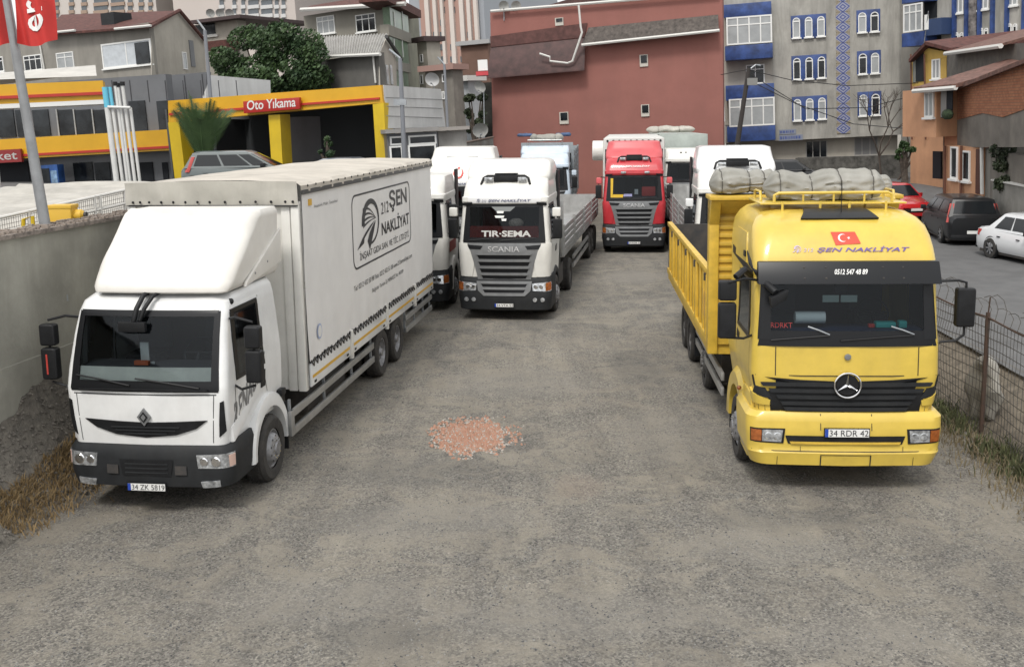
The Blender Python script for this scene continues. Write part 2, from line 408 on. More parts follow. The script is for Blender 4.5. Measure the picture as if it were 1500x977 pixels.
def emblem_bird(parent,fn,m,mwhite=None,stripes=True):
    "round company mark: ring thick on the left, fan of stripes and a forked road. fn maps (-1..1)^2"
    b=MB(); n=36; vs=[]
    for i in range(n+1):
        a=rad(-105+290*i/n); w=.10+.26*(i/n)**1.6
        vs+=[fn(.1+.85*math.cos(a),math.sin(a)),fn(.1+(.85-w*.8)*math.cos(a),(1-w)*math.sin(a))]
    b.add(vs,[(2*i,2*i+1,2*i+3,2*i+2) for i in range(n)])
    cv=(.62,.08)
    for j,(y0,w0) in enumerate(((.60,.13),(.34,.12),(.10,.11),(-.12,.10))):
        vs=[]
        for k in range(9):
            t=k/8; x=-.62+(cv[0]+.62)*t; y=y0+(cv[1]-y0)*t+.22*math.sin(math.pi*t)*(1-.25*j); w=w0*(1-t)+.015
            vs+=[fn(x,y+w*.5),fn(x,y-w*.5)]
        b.add(vs,[(2*k,2*k+1,2*k+3,2*k+2) for k in range(8)])
    b.add([fn(*q) for q in [(.55,.0),(.1,-.15),(-.4,-.38),(-.75,-.6),(-1.25,-1.0),(-.6,-.82),(-.55,-.62),(-.2,-.42),(.2,-.2)]],[(0,1,8),(1,2,7,8),(2,3,6,7),(3,4,5,6)])
    b.add([fn(*q) for q in [(.6,-.02),(.3,-.2),(.0,-.45),(-.25,-.8),(-.05,-1.2),(.2,-.8),(.4,-.45)]],[(0,1,6),(1,2,5,6),(2,3,4,5)])
    return b.build('company_mark',m,parent,recalc=False,smooth=False)
# ================= SETTING: ground, road, walls
def groundmat():
    m=bpy.data.materials.new('gravel_yard'); m.use_nodes=True; n=m.node_tree; N=n.nodes; L=n.links; b=N['Principled BSDF']; b.inputs['Roughness'].default_value=.92; b.inputs['Specular IOR Level'].default_value=.25
    tc=N.new('ShaderNodeTexCoord')
    def noi(sc,det=6,ro=.6,dis=0):
        t=N.new('ShaderNodeTexNoise'); t.inputs['Scale'].default_value=sc; t.inputs['Detail'].default_value=det; t.inputs['Roughness'].default_value=ro; t.inputs['Distortion'].default_value=dis; L.new(tc.outputs['Object'],t.inputs['Vector']); return t.outputs['Fac']
    def ramp(i,p0,c0,p1,c1):
        r=N.new('ShaderNodeValToRGB'); r.color_ramp.elements[0].position=p0; r.color_ramp.elements[1].position=p1; r.color_ramp.elements[0].color=(*c0,1); r.color_ramp.elements[1].color=(*c1,1); L.new(i,r.inputs[0]); return r.outputs[0]
    def mixc(f,a,b_,t='MIX'):
        x=N.new('ShaderNodeMix'); x.data_type='RGBA'; x.blend_type=t
        for i,q in ((0,f),(6,a),(7,b_)):
            if isinstance(q,(int,float)): x.inputs[i].default_value=q
            elif isinstance(q,tuple): x.inputs[i].default_value=(*q,1)
            else: L.new(q,x.inputs[i])
        return x.outputs[2]
    grav=ramp(noi(.35,9,.7,.5),.33,(.145,.143,.138),.67,(.225,.218,.203))
    fine=ramp(noi(42,6,.75),.36,(.62,.62,.63),.62,(1.32,1.31,1.28)); grav=mixc(1.0,grav,fine,'MULTIPLY')
    vo=N.new('ShaderNodeTexVoronoi'); vo.inputs['Scale'].default_value=38; L.new(tc.outputs['Object'],vo.inputs['Vector']); grav=mixc(.8,grav,ramp(vo.outputs['Color'],.12,(.42,.42,.44),.85,(1.38,1.37,1.34)),'MULTIPLY')
    dustc=ramp(noi(.8,8,.65),.3,(.215,.200,.172),.7,(.275,.259,.226)); dustc=mixc(.6,dustc,ramp(noi(60,5,.7),.3,(.75,.75,.75),.7,(1.2,1.2,1.2)),'MULTIPLY')
    mk_=N.new('ShaderNodeMath'); mk_.operation='MULTIPLY_ADD'; mk_.inputs[1].default_value=.30; L.new(noi(9,8,.8),mk_.inputs[0]); L.new(noi(1.0,9,.74,.9),mk_.inputs[2])
    base=mixc(ramp(mk_.outputs[0],.61,(0,0,0),.74,(.80,.80,.80)),grav,dustc)
    specks=ramp(noi(16,6,.85),.57,(0,0,0),.63,(.55,.55,.55)); sk=mixc(1.0,specks,ramp(noi(1.4,6,.7),.45,(.1,.1,.1),.62,(1,1,1)),'MULTIPLY'); base=mixc(sk,base,(.075,.075,.078))
    # tyre-worn bands, then the overall tone
    mp2=N.new('ShaderNodeMapping'); mp2.inputs['Scale'].default_value=(1.5,.10,1); mp2.inputs['Rotation'].default_value=(0,0,rad(6)); L.new(tc.outputs['Object'],mp2.inputs[0])
    tt=N.new('ShaderNodeTexNoise'); tt.inputs['Scale'].default_value=1.3; tt.inputs['Detail'].default_value=6; tt.inputs['Roughness'].default_value=.7; L.new(mp2.outputs[0],tt.inputs['Vector'])
    base=mixc(1.0,base,ramp(tt.outputs['Fac'],.36,(.88,.88,.89),.62,(1.08,1.08,1.07)),'MULTIPLY')
    base=mixc(1.0,base,(1.17,1.135,1.085),'MULTIPLY')
    # pale dusty patch and brick-dust stain, with shapes of their own
    def spot(c,rx,ry,col,amt,nz=2.5):
        nonlocal base
        mp=N.new('ShaderNodeMapping'); mp.vector_type='TEXTURE'; mp.inputs['Location'].default_value=(c[0],c[1],0); mp.inputs['Scale'].default_value=(rx,ry,1)
        L.new(tc.outputs['Object'],mp.inputs[0])
        ln=N.new('ShaderNodeVectorMath'); ln.operation='LENGTH'; L.new(mp.outputs[0],ln.inputs[0])
        ad=N.new('ShaderNodeMath'); ad.operation='MULTIPLY_ADD'; ad.inputs[1].default_value=1.3; L.new(noi(nz,7,.75),ad.inputs[0]); L.new(ln.outputs['Value'],ad.inputs[2])
        f=ramp(ad.outputs[0],1.25,(amt,)*3,1.75,(0,0,0)); base=mixc(f,base,col)
        # ramp positions are limited to 0..1, so halve the value first
        hv=N.new('ShaderNodeMath'); hv.operation='MULTIPLY'; hv.inputs[1].default_value=.5; L.new(ad.outputs[0],hv.inputs[0])
        r=f.node; r.color_ramp.elements[0].position=.60; r.color_ramp.elements[1].position=.86
        for l in list(r.inputs[0].links): L.remove(l)
        L.new(hv.outputs[0],r.inputs[0])
    a=onz(693,640); spot((a.x,a.y),.50,.70,(.29,.225,.185),.5,5)
    a=onz(848,712); spot((a.x,a.y),.42,.6,(.26,.21,.17),.35,4)
    a=onz(930,405); spot((a.x,a.y),1.1,1.6,(.27,.25,.22),.7,2)
    for u,v,rx,ry in ((470,880,1.2,.6),(760,560,1.5,1.2),(980,640,.9,1.6),(620,760,1.4,.6),(1120,800,1.0,.5),(850,900,1.6,.5),(1270,930,.9,.4)):
        a=onz(u,v); spot((a.x,a.y),rx*1.2,ry*1.2,(.25,.235,.21),.4,1.5)
    for u,v,rx,ry in ((600,690,1.3,.8),(930,540,.7,2),(1150,760,1.6,.45),(560,930,.8,.4),(780,470,.8,2.0)):
        a=onz(u,v); spot((a.x,a.y),rx,ry,(.11,.108,.104),.35,1.8)
    L.new(base,b.inputs['Base Color'])
    h=N.new('ShaderNodeMath'); h.operation='ADD'; L.new(noi(26,6,.8),h.inputs[0]); 
    h2=N.new('ShaderNodeMath'); h2.operation='MULTIPLY'; h2.inputs[1].default_value=2.0; L.new(noi(2.2,5,.6),h2.inputs[0]); L.new(h2.outputs[0],h.inputs[1])
    bp=N.new('ShaderNodeBump'); bp.inputs['Strength'].default_value=.9; bp.inputs['Distance'].default_value=.035; L.new(h.outputs[0],bp.inputs['Height']); L.new(bp.outputs[0],b.inputs['Normal'])
    return m
GRAV=groundmat()
# one sheet, finer and gently uneven inside the yard
g=MB(); xs=[-1200,-400,-120,-50,-25]+[-12+.4*i for i in range(62)]+[25,50,120,400,1200]; ysv=[-60,-10,2]+[5+.4*i for i in range(110)]+[60,90,150,300,700,1500,2600]
def gz(x,y):
    if 5<y<49 and -12<x<12.4: return .035*(noise.noise(Vector((x*.35,y*.35,3)))) + .012*noise.noise(Vector((x*1.7,y*1.7,9)))
    return 0
vs=[(x,y,gz(x,y)) for y in ysv for x in xs]; n=len(xs)
g.add(vs,[(j*n+i,j*n+i+1,(j+1)*n+i+1,(j+1)*n+i) for j in range(len(ysv)-1) for i in range(n-1)])
tag(g.build('ground',GRAV,recalc=False),kind='structure')
ASPH=mat('road_asphalt',(.115,.115,.115),.85,ns=1.3,amt=.14,bump=.3,bs=60,streak=.15,dirt=(.16,.155,.15))
CONC=mat('concrete',(.27,.26,.235),.9,ns=1.6,amt=.16,bump=.4,bs=14,streak=.35,dirt=(.14,.13,.115))
# raised street beyond the fence
RZ=.75
def fx(y): return 7.63+.03*(y-16)      # fence line
r=MB(); rp=[]
for y in [4,8,12,14,16,18,20,24,28,34,40,44,50,57,62,80]:
    x0=fx(y)+1.1+(0 if y<18 else (y-18)*.02); rp.append((x0,y))
SZ=lambda y: RZ+min(.75,max(0,y-44)*.06)
r.add([(x,y,SZ(y)) for x,y in rp]+[(40,y,SZ(y)) for x,y in rp],[(i,i+1,len(rp)+i+1,len(rp)+i) for i in range(len(rp)-1)])
tag(r.build('street',ASPH,recalc=False),kind='structure')
BANKM=mat('earth_bank',(.20,.17,.13),.95,ns=5,amt=.25,bump=.9,bs=22,col2=(.10,.085,.065))
bk=MB()
def bankp(u,v):
    y=4+76*v; x0=fx(y)-.15; x1=fx(y)+1.25+(0 if y<18 else (y-18)*.02); x=x0+(x1-x0)*u
    return (x,y,-.03+(RZ+.035)*(u**1.3)*(1)+.05*noise.noise(Vector((x*2,y*2,0)))*math.sin(math.pi*min(1,u)))
bk.grid(bankp,8,160); tag(bk.build('earth_bank',BANKM,recalc=False),kind='structure')
# left concrete wall with earth heaped against its foot
def wx(y): return -6.96+(y-13.9)*.155
WALLC=mat('yard_wall_concrete',(.37,.36,.31),.9,ns=1.1,amt=.14,bump=.35,bs=10,streak=.42,dirt=(.18,.17,.14))
w=empty('yard_wall','grey stained concrete yard wall beside the white box truck','wall',(wx(13),13,0))
def wl(mb_,z0,z1,o0,o1):
    p=[(wx(6),6),(wx(40),40)]
    mb_.hexa([(p[0][0]-o1,6,z0),(p[0][0]-o0,6,z0),(p[1][0]-o0,40,z0),(p[1][0]-o1,40,z0),(p[0][0]-o1,6,z1),(p[0][0]-o0,6,z1),(p[1][0]-o0,40,z1),(p[1][0]-o1,40,z1)])
def loc(o,w):
    o.parent=w; o.matrix_basis=Matrix.Translation(-w.location); return o
m_=MB(); wl(m_,1.95,3.70,.04,.34); loc(m_.build('upper_wall',WALLC),w)
m_=MB(); wl(m_,-.1,1.95,0,.38); loc(m_.build('lower_wall',WALLC),w)
m_=MB(); wl(m_,3.70,3.76,-.05,.42); loc(m_.build('coping',mat('coping_stone',(.26,.22,.19),.9,ns=9,amt=.3,bump=.6,bs=20)),w)
m_=MB(); random.seed(3)
for i in range(900):
    y=random.uniform(8,20); x=wx(y)-random.uniform(-.04,.4); s=random.uniform(.01,.035); m_.bx(x-s,x+s,y-s,y+s,3.755,3.755+s*1.2)
o=loc(m_.build('coping_grit',mat('grit',(.24,.20,.17),.9),smooth=False),w); tag(o,kind='stuff')
EARTH=mat('gravelly_earth',(.21,.19,.16),.95,ns=7,amt=.35,bump=1,bs=26,col2=(.10,.092,.08))
bk=MB()
def eb(u,v):
    y=8+16*v; h=1.35+.25*math.sin(y*.9)+.35*noise.noise(Vector((y*.8,0,0)))-(.25 if y>15 else 0); x=wx(y)+.01+ .85*u**1.4
    return (x,y,(1-u)**1.15*h-.04*u+.10*noise.noise(Vector((x*3,y*3,1)))*(1-u*.5)+.05*noise.noise(Vector((x*9,y*9,1))))
bk.grid(eb,26,300); tag(bk.build('earth_heap',EARTH,recalc=False),kind='structure')
# loose stones in the yard
random.seed(5)
def scatter(name,n,pos,size,m,kind='stuff',flat=.6,label=None):
    vs=[];fs=[]
    for i in range(n):
        p=pos(); s=random.uniform(*size); k=len(vs); a=random.uniform(0,6.3)
        for j in range(4):
            t=a+j*math.pi/2+random.uniform(-.4,.4); vs.append((p[0]+s*math.cos(t),p[1]+s*math.sin(t),p[2]-s*.2))
        t=random.uniform(0,6.3); vs.append((p[0]+s*.3*math.cos(t),p[1]+s*.3*math.sin(t),p[2]+s*flat*random.uniform(.6,1.4)))
        fs+=[(k,k+1,k+4),(k+1,k+2,k+4),(k+2,k+3,k+4),(k+3,k,k+4)]
    b=MB(); b.add(vs,fs); o=b.build(name,m,recalc=False,smooth=False); tag(o,label,kind=kind); return o
def pyard():
    y=7.2+ (random.random()**1.7)*22; x=random.uniform(-6.5,7.2)*min(1,(.45+y/26)); return (x,y,gz(x,y))
scatter('dark_gravel',12000,pyard,(.006,.020),mat('dark_gravel_stone',(.10,.10,.102),.9,ns=60,amt=.4),label='small dark stones scattered over the yard ground')
scatter('gravel',20000,pyard,(.005,.018),mat('gravel_stone',(.27,.265,.25),.9,ns=60,amt=.4),label='small pale stones scattered over the yard ground')
rc=onz(693,638)
def prub():
    while 1:
        a,b=random.gauss(0,.52),random.gauss(0,.52)
        if a*a+b*b<2.2*(.6+.6*noise.noise(Vector((a*2,b*2,0)))): return (rc.x+a*.68,rc.y+b*1.0,gz(rc.x,rc.y)+.01)
scatter('pale_rubble',1500,prub,(.008,.035),mat('pale_crumbs',(.45,.42,.38),.9,ns=30,amt=.3),label='pale crumbs of plaster among the brick rubble')
scatter('brick_rubble',1500,prub,(.008,.05),mat('brick_crumbs',(.38,.19,.13),.9,ns=18,amt=.3,col2=(.33,.22,.16)),label='orange and pale brick rubble in the middle of the yard',flat=.8)
DRY=mat('dry_grass',(.30,.21,.10),.9,ns=6,amt=.3,col2=(.20,.14,.07)); GRN=mat('green_weed',(.085,.095,.04),.9,ns=5,amt=.3)
def grass(name,n,pos,h,m,label,wd=.008,lean=.5):
    vs=[];fs=[]
    for i in range(n):
        p=pos(); a=random.uniform(0,6.3); H=random.uniform(*h); l=random.uniform(0,lean)*H; dx,dy=math.cos(a),math.sin(a); b=random.uniform(0,6.3); wx_,wy_=math.cos(b)*wd,math.sin(b)*wd
        k=len(vs); x,y,z=p
        vs+=[(x-wx_,y-wy_,z),(x+wx_,y+wy_,z),(x+dx*l*.4+wx_*.7,y+dy*l*.4+wy_*.7,z+H*.55),(x+dx*l*.4-wx_*.7,y+dy*l*.4-wy_*.7,z+H*.55),(x+dx*l,y+dy*l,z+H*.85)]
        fs+=[(k,k+1,k+2,k+3),(k+3,k+2,k+4)]
    b=MB(); b.add(vs,fs); return tag(b.build(name,m,recalc=False,smooth=False),label,kind='stuff')
def pg():
    y=random.uniform(12.5,14.8); x=wx(y)+.35+abs(random.gauss(0,.24)); 
    u=max(0,min(1,((x-wx(y)-.01)/.85)))**(1/1.4); return (x,y,max(0,eb(u,(y-8)/16)[2]))
grass('dry_grass',2900,pg,(.04,.17),DRY,'dry yellow grass at the foot of the concrete wall',lean=1.2)
def pg2():
    y=8+random.random()**1.3*16; x=fx(y)-.35+random.gauss(0,.28); return (x,y,0.0)
grass('dry_grass',6500,pg2,(.04,.2),mat('straw_grass',(.22,.18,.11),.9,ns=6,amt=.3,col2=(.15,.12,.07)),'dry straw coloured grass along the wire fence',lean=1.0)
def pg3():
    c=random.choice([(16.8,.5),(15.2,.5),(14.2,.3),(17.6,.4),(12.9,.5),(11.5,.5)]); y=c[0]+random.gauss(0,c[1]*.6); x=fx(y)-.1+random.gauss(0,.22); return (x,y,0.0)
grass('weeds',2000,pg3,(.06,.30),GRN,'green weeds growing at the foot of the wire fence',wd=.014,lean=.7)
def eb2():
    y=8+random.random()*14; u=random.random(); p=eb(u,(y-8)/16); return (p[0],p[1],p[2])
scatter('stones',4500,eb2,(.012,.045),mat('earth_stone',(.20,.18,.155),.9,ns=30,amt=.4),label='pebbles in the earth heaped along the concrete wall')
# ================= RENAULT-type box truck (white)
ren=empty('box_truck','white box truck with tall roof deflector and curtain sided body beside the concrete wall','truck',(-4.93,13.25,0),rad(7.14))
def renault(p):
    sh=Shell([(.98,1.08,.02,.14),(1.35,1.13,0,.13),(1.75,1.14,0.0,.12),(2.0,1.13,.06,.12),(2.45,1.09,.20,.12),(2.73,1.06,.31,.12),(2.86,1.03,.37,.16),(2.94,.97,.50,.24),(2.97,.90,.62,.25)],2.15,.045)
    wz0,wz1=1.80,2.71
    hl=('r',.66,1.36,1.86,2.66)
    sh.body([('f',-.93,.93,wz0,wz1),hl,('l',.66,1.36,1.86,2.66)],ys=(1.7,)).build('cab_shell',WHITE,p,ang=28)
    # windscreen with black frame
    sc_=[(-.95,2.83),(.95,2.83),(1.02,1.74),(-1.02,1.74)]
    f=MB()
    for q in ([(-.97,2.76),(.97,2.76),(.93,2.68),(-.93,2.68)],[(-1.03,1.86),(1.03,1.86),(1.03,1.72),(-1.03,1.72)],[(-.99,2.75),(-.915,2.73),(-.93,1.80),(-1.04,1.74)],[(.915,2.73),(.99,2.75),(1.04,1.74),(.93,1.80)]): sh.patch(q,.012,8,3,.02,f)
    f.build('windscreen_frame',BLKG,p)
    sh.patch([(-.93,2.71),(.93,2.71),(.97,1.80),(-.97,1.80)],.006,14,8,0).build('windscreen',GLASS,p)
    MB().bx(-1.0,1.0,.25,2.1,1.3,1.32).build('cab_floor',CHAS,p)
    MB().bx(-1.0,1.0,2.08,2.1,1.3,2.85).build('cab_back_panel',mat('cab_lining',(.04,.04,.04),.9),p)
    MB().bx(-.98,.98,.20,.62,1.72,2.03).build('dashboard',DASH,p,bevel=.04)
    sh.patch([(-.93,2.04),(.93,2.04),(.95,1.80),(-.95,1.80)],-.02,10,2,.01).build('dash_cloth',DASHW,p)
    seat(p,-.52,1.0,2.0); seat(p,.52,1.0,2.0); steering(p,.5,.72,2.1)
    MB().bx(-.18,.04,.30,.32,2.03,2.06).bx(-.14,-.02,.28,.3,2.05,2.33).build('dash_papers',mat('paper_note',(.5,.52,.5),.6),p)
    MB().bx(-.2,.0,.2,.26,2.035,2.09).build('dash_rag',mat('orange_rag',(.5,.12,.05),.8),p)
    MB().bx(-.42,-.02,.36,.40,2.50,2.66).build('sun_mirror',DKG,p,bevel=.02)
    # strap-like snorkel arm over the screen
    t=MB(); t.tube([(-.06,.52,3.0),(-.08,.34,2.95),(-.12,.22,2.80),(-.16,.18,2.62)],.035,8); t.tube([(.12,.5,3.0),(.06,.34,2.95),(-.02,.24,2.80),(-.08,.2,2.64)],.028,8); t.bx(-.36,.02,.13,.2,2.50,2.63); t.build('kerb_mirror_bracket',BLK,p,bevel=.008)
    # front lid and grille
    ln=MB()
    for q in ([(-1.0,1.69),(1.0,1.69),(1.0,1.675),(-1.0,1.675)],[(-.97,1.675),(-.96,1.675),(-.93,1.02),(-.94,1.02)],[(.96,1.675),(.97,1.675),(.92,1.02),(.91,1.02)]): sh.patch(q,.003,10,3,.0,ln)
    ln.build('panel_gap',DKG,p)
    pts=[(-.86,1.335),(-.4,1.31),(0,1.30),(.4,1.31),(.86,1.335),(.70,1.22),(.42,1.13),(0,1.09),(-.42,1.13),(-.70,1.22)]
    G=sh.poly(pts,.012,.03,3).build('grille',BLK,p)
    b=MB()
    for z,w_ in ((1.145,.30),(1.19,.42),(1.235,.48)): sh.patch([(-w_,z+.012),(w_,z+.012),(w_,z-.006),(-w_,z-.006)],.03,8,1,.015,b)
    b.build('grille_bar',DKG,G)
    d=MB(); sh.poly([(0,1.50),(.095,1.38),(0,1.26),(-.095,1.38)],.035,.03,2,d); E_=d.build('diamond_badge',GREYM,p)
    sh.poly([(0,1.455),(.06,1.38),(0,1.305),(-.06,1.38)],.042,.01,2).build('badge_centre',BLK,E_)
    sh.poly([(0,1.425),(.035,1.38),(0,1.335),(-.035,1.38)],.048,.01,2).build('badge_core',GREYM,E_)
    for sg in (-1,1):
        sh.patch(mir([(1.04,1.58),(1.09,1.60),(1.10,1.18),(1.0,1.10)],sg),.012,3,4,.02).build('corner_vane',BLK,p)
    # bumper, dark
    bs=Shell([(.36,1.05,.10,.25),(.42,1.14,-.04,.25),(.60,1.17,-.06,.22),(.90,1.17,-.05,.2),(.985,1.12,.0,.2)],.95,.05)
    B=bs.body().build('bumper',DKG,p,ang=40)
    bs.patch([(-.38,.80),(.38,.80),(.34,.58),(-.34,.58)],.004,6,2,0).build('bumper_recess',BLK,B)
    q=MB()
    for z in (.62,.68,.74): bs.patch([(-.3,z+.01),(.3,z+.01),(.3,z-.008),(-.3,z-.008)],.012,6,1,.01,q)
    q.build('intake_bar',DKG,B)
    for x in (-.48,.48): bs.patch([(x-.08,.72),(x+.08,.72),(x+.08,.60),(x-.08,.60)],.01,2,2,.01).build('bumper_cap',CHAS,B)
    for sg in (-1,1):
        H_=bs.patch(mir([(.70,.87),(1.24,.89),(1.24,.69),(.72,.69)],sg),.008,8,3,.03).build('headlight',HEAD,p)
        for k,c in ((.80,.06),(.96,.07)): 
            pc=bs.P(sg*k,.78,.012); MB().lathe([(0,c),(-.012,c*.8),(-.014,.001)],pc,'y',16).build('lamp_lens',CHROME,H_)
        bs.patch(mir([(1.13,.86),(1.23,.865),(1.23,.71),(1.14,.70)],sg),.014,3,3,.02).build('indicator',mat('clear_indicator',(.55,.38,.32),.15),H_)
        bs.patch(mir([(.74,.50),(1.0,.52),(1.0,.43),(.76,.42)],sg),.012,4,2,.02).build('fog_lamp',HEAD,p)
    plate(p,'34 ZK 5819',0,.43,-.075,.55,.12)
    # cab sides: doors, windows, fender
    for sg in (-1,1):
        sd='l' if sg<0 else 'r'
        y0,y1=.60,1.40
        fr=sh.patch([(sh.S(y0-.03,2.71,sg),2.71),(sh.S(y1+.04,2.71,sg),2.71),(sh.S(y1+.04,1.80,sg),1.80),(sh.S(y0-.14,1.80,sg),1.80)],.008,3,3,.02).build('door_window',GLASSD,p)
        q=MB()
        for a in ([(.50,2.75),(1.46,2.75),(1.46,2.69),(.50,2.69)],[(.50,1.86),(1.46,1.84),(1.46,1.78),(.42,1.80)],[(.48,2.72),(.60,2.72),(.50,1.8),(.40,1.8)],[(1.38,2.72),(1.46,2.72),(1.46,1.8),(1.38,1.8)]):
            sh.patch([(sh.S(a[k][0],a[k][1],sg),a[k][1]) for k in range(4)],.014,3,3,.02,q)
        q.build('window_surround',BLKG,fr)
        q=MB()
        for a in ([(.34,1.75),(.355,1.75),(.42,1.05),(.405,1.05)],[(1.52,2.78),(1.535,2.78),(1.535,1.35),(1.52,1.35)]): sh.patch([(sh.S(y,z,sg),z) for y,z in a],.003,1,6,0,q)
        q.build('door_gap',DKG,p)
        sh.patch([(sh.S(1.28,1.62,sg),1.66),(sh.S(1.46,1.62,sg),1.70),(sh.S(1.44,1.42,sg),1.46),(sh.S(1.28,1.42,sg),1.46)],.012,2,2,.02).build('door_handle',BLK,p)
        # fender: arch ring over the wheel
        cyw,czw,R0,R1=1.5,.50,.62,.76
        a=MB(); N_=18; prof=[]
        for k in range(N_+1):
            t=math.pi*k/N_*1.02-.02; prof.append((cyw-math.cos(t)*R1,czw+math.sin(t)*R1*(1.08),cyw-math.cos(t)*R0,czw+math.sin(t)*R0))
        rings=[[(sg*.80,yo,zo),(sg*1.17,yo,zo),(sg*1.20,(yo*.7+yi*.3),(zo*.7+zi*.3)),(sg*1.19,yi,zi),(sg*.80,yi,zi)] for yo,zo,yi,zi in prof]
        a.loft(rings); a.build('fender',WHITE if True else DKG,p)
        a=MB(); a.hexa([(sg*.9,.16,.98),(sg*1.15,.22,.98),(sg*1.15,1.0,1.30),(sg*.9,1.0,1.30),(sg*.9,.16,1.2),(sg*1.13,.2,1.2),(sg*1.13,1.0,1.5),(sg*.9,1.0,1.5)] ); a.build('lower_door',WHITE,p,bevel=.03)
        a=MB(); a.bx(min(sg*.85,sg*1.15),max(sg*.85,sg*1.15),.22,.92,.42,.95); st=a.build('entry_step',DKG,p,bevel=.06)
        MB().bx(min(sg*1.0,sg*1.157),max(sg*1.0,sg*1.157),.35,.85,.62,.66).build('step_tread',ALU,st)
        MB().bx(min(sg*.9,sg*1.17),max(sg*.9,sg*1.17),2.20,2.24,.25,1.0).build('mud_flap',BLK,p,bevel=.01)
    text('side_decal','RENAULT',lambda a,b:sh.P(sh.S(.30+1.15*a,1.1+.5*a,1),1.08+.62*a+.40*b*(1-.35*a),.006),GREYM,p,shear=.2,bold=.02)
    MB().bx(1.02,1.2,1.95,2.14,1.15,1.25).build('air_intake',BLK,p,bevel=.02)
    MB().sphere((1.03,.62,2.84),.045,nu=10,nv=6).build('marker_lamp',BLK,p)
    # bare joint between cab and floor
    wheel(p,1.19,1.5,.49,.30,1,RIM,hub='front'); wheel(p,-1.19,1.5,.49,.30,-1,RIM,hub='front')
    for y in (7.85,9.22):
        for sg in (-1,1): wheel(p,sg*1.24,y,.50,.28,sg,RIM,dual=True)
    MB().bx(-.45,-.37,.3,12.9,.62,.95).bx(.37,.45,.3,12.9,.62,.95).bx(-.9,.9,2.2,2.9,.5,1.0).bx(-1.1,-.5,4,6,.45,.95).bx(.5,1.1,3.4,5.6,.5,.95).build('chassis',CHAS,p,bevel=.01)
    t=MB()
    for y in (1.5,7.85,9.22): t.tube([(-1.0,y,.48),(1.0,y,.48)],.07,8)
    t.bx(-.7,.7,.4,1.6,.5,.95); t.build('axle',CHAS,p)
    # roof deflector
    rings=[]
    for (z,w,yf,r) in [(3.04,1.0,.50,.18),(3.10,1.06,.40,.2),(3.30,1.08,.55,.22),(3.60,1.09,.86,.24),(3.90,1.11,1.22,.26),(4.08,1.14,1.50,.26),(4.17,1.14,1.72,.22)]:
        pass
    ds=Shell([(3.06,.98,.42,.12),(3.09,1.04,.36,.14),(3.16,1.07,.36,.2),(3.45,1.08,.60,.22),(3.75,1.09,.92,.26),(4.00,1.12,1.20,.28),(4.12,1.14,1.38,.25),(4.17,1.10,1.52,.2)],2.32,.06)
    def dn(v): return v
    D=ds.body(dz=.07); 
    D.v=[(x*(1+.03*math.sin((z-3)*3)),y,z+(.07*math.exp(-((abs(x)-1.0)/.12)**2)-.05*math.exp(-(x/.7)**2))*max(0,(z-3.9)/.27)+.012*noise.noise(Vector((x*4,y*4,z*4)))) for x,y,z in D.v]
    D.v=[(x*.91+.09,y+.02,2.97+(z-3.06)*.90) for x,y,z in D.v]
    dd=D.build('roof_deflector',WHITE2,p,ang=50)
    for sg in (-1,1):
        q=MB(); q.hexa([(.06+sg*1.03,.95,2.99),(.06+sg*1.07,.95,2.99),(.06+sg*1.07,2.38,3.15),(.06+sg*1.03,2.38,3.15),(.06+sg*1.03,1.0,3.05),(.06+sg*1.07,1.0,3.05),(.07+sg*1.08,2.38,3.66),(.07+sg*1.04,2.38,3.66)]); q.build('deflector_side_wing',WHITE2,dd,bevel=.008)
    q=MB()
    for sg in (-1,1):
        for y,z in ((1.3,3.25),(1.8,3.35),(2.2,3.6)): q.lathe([(0,.02),(.01,.015),(.01,.001)],(.06+sg*1.072,y,z-.12),n=8,sgn=sg)
    q.build('rivets',GREYM,dd)
    # mirrors
    for sg in (-1,1):
        x=sg*1.45
        mirror(p,x,.30,2.42,.22,.30,sg,[[(sg*1.02,.5,2.62),(sg*1.2,.32,2.68),(x,.30,2.62)]])
        mb_=mirror(p,x,.30,2.02,.22,.44,sg,[[(sg*1.08,.4,1.75),(sg*1.25,.30,1.70),(x,.30,1.76)],[(x,.30,2.2),(x,.30,2.3)]])
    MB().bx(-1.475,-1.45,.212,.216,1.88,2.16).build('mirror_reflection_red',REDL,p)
    for x0,x1,z in ((-.95,-.18,1.80),(-.1,.78,1.77)):
        wiper(p,[sh.P(x0,z+.12,.03),sh.P((x0+x1)/2,z+.07,.045),sh.P(x1,z,.03)])
    MB().bx(-.9,.9,-.02,.0,1.735,1.76).build('wiper_cowl',BLK,p,bevel=.005)
    # ---- box body
    X=1.275; XL=1.54; y0,y1=2.96,13.15; zt=4.30
    MB().bx(-X+.02,X-.02,y0,y1,1.02,1.14).build('body_floor',GREYM,p)
    f=MB(); f.bx(-XL,X,y0-.03,y0+.02,1.0,4.02); f.build('front_bulkhead',CREAM,p)
    f=MB()
    for x0,x1 in ((X-.13,X),(-XL,-XL+.13)): f.bx(x0,x1,y0-.09,y0+.05,.98,4.0)
    for x0,x1 in ((X-.30,X-.155),(-XL+.155,-XL+.30)): f.bx(x0,x1,y0-.06,y0-.035,.98,4.0)
    f.build('corner_post',CREAM,p,bevel=.015)
    # curtains: rippled tarp sheet
    def curtx(y,z):
        rip=.012*math.sin(y*9+2*noise.noise(Vector((y,z,0))))*max(0,1-(z-1.42)/.5)+.012*noise.noise(Vector((y*1.1,z*.9,1)))+.03*math.sin(math.pi*(z-1.42)/2.7)*noise.noise(Vector((y*.35,z*.5,4)))
        return X-.005+rip+.012
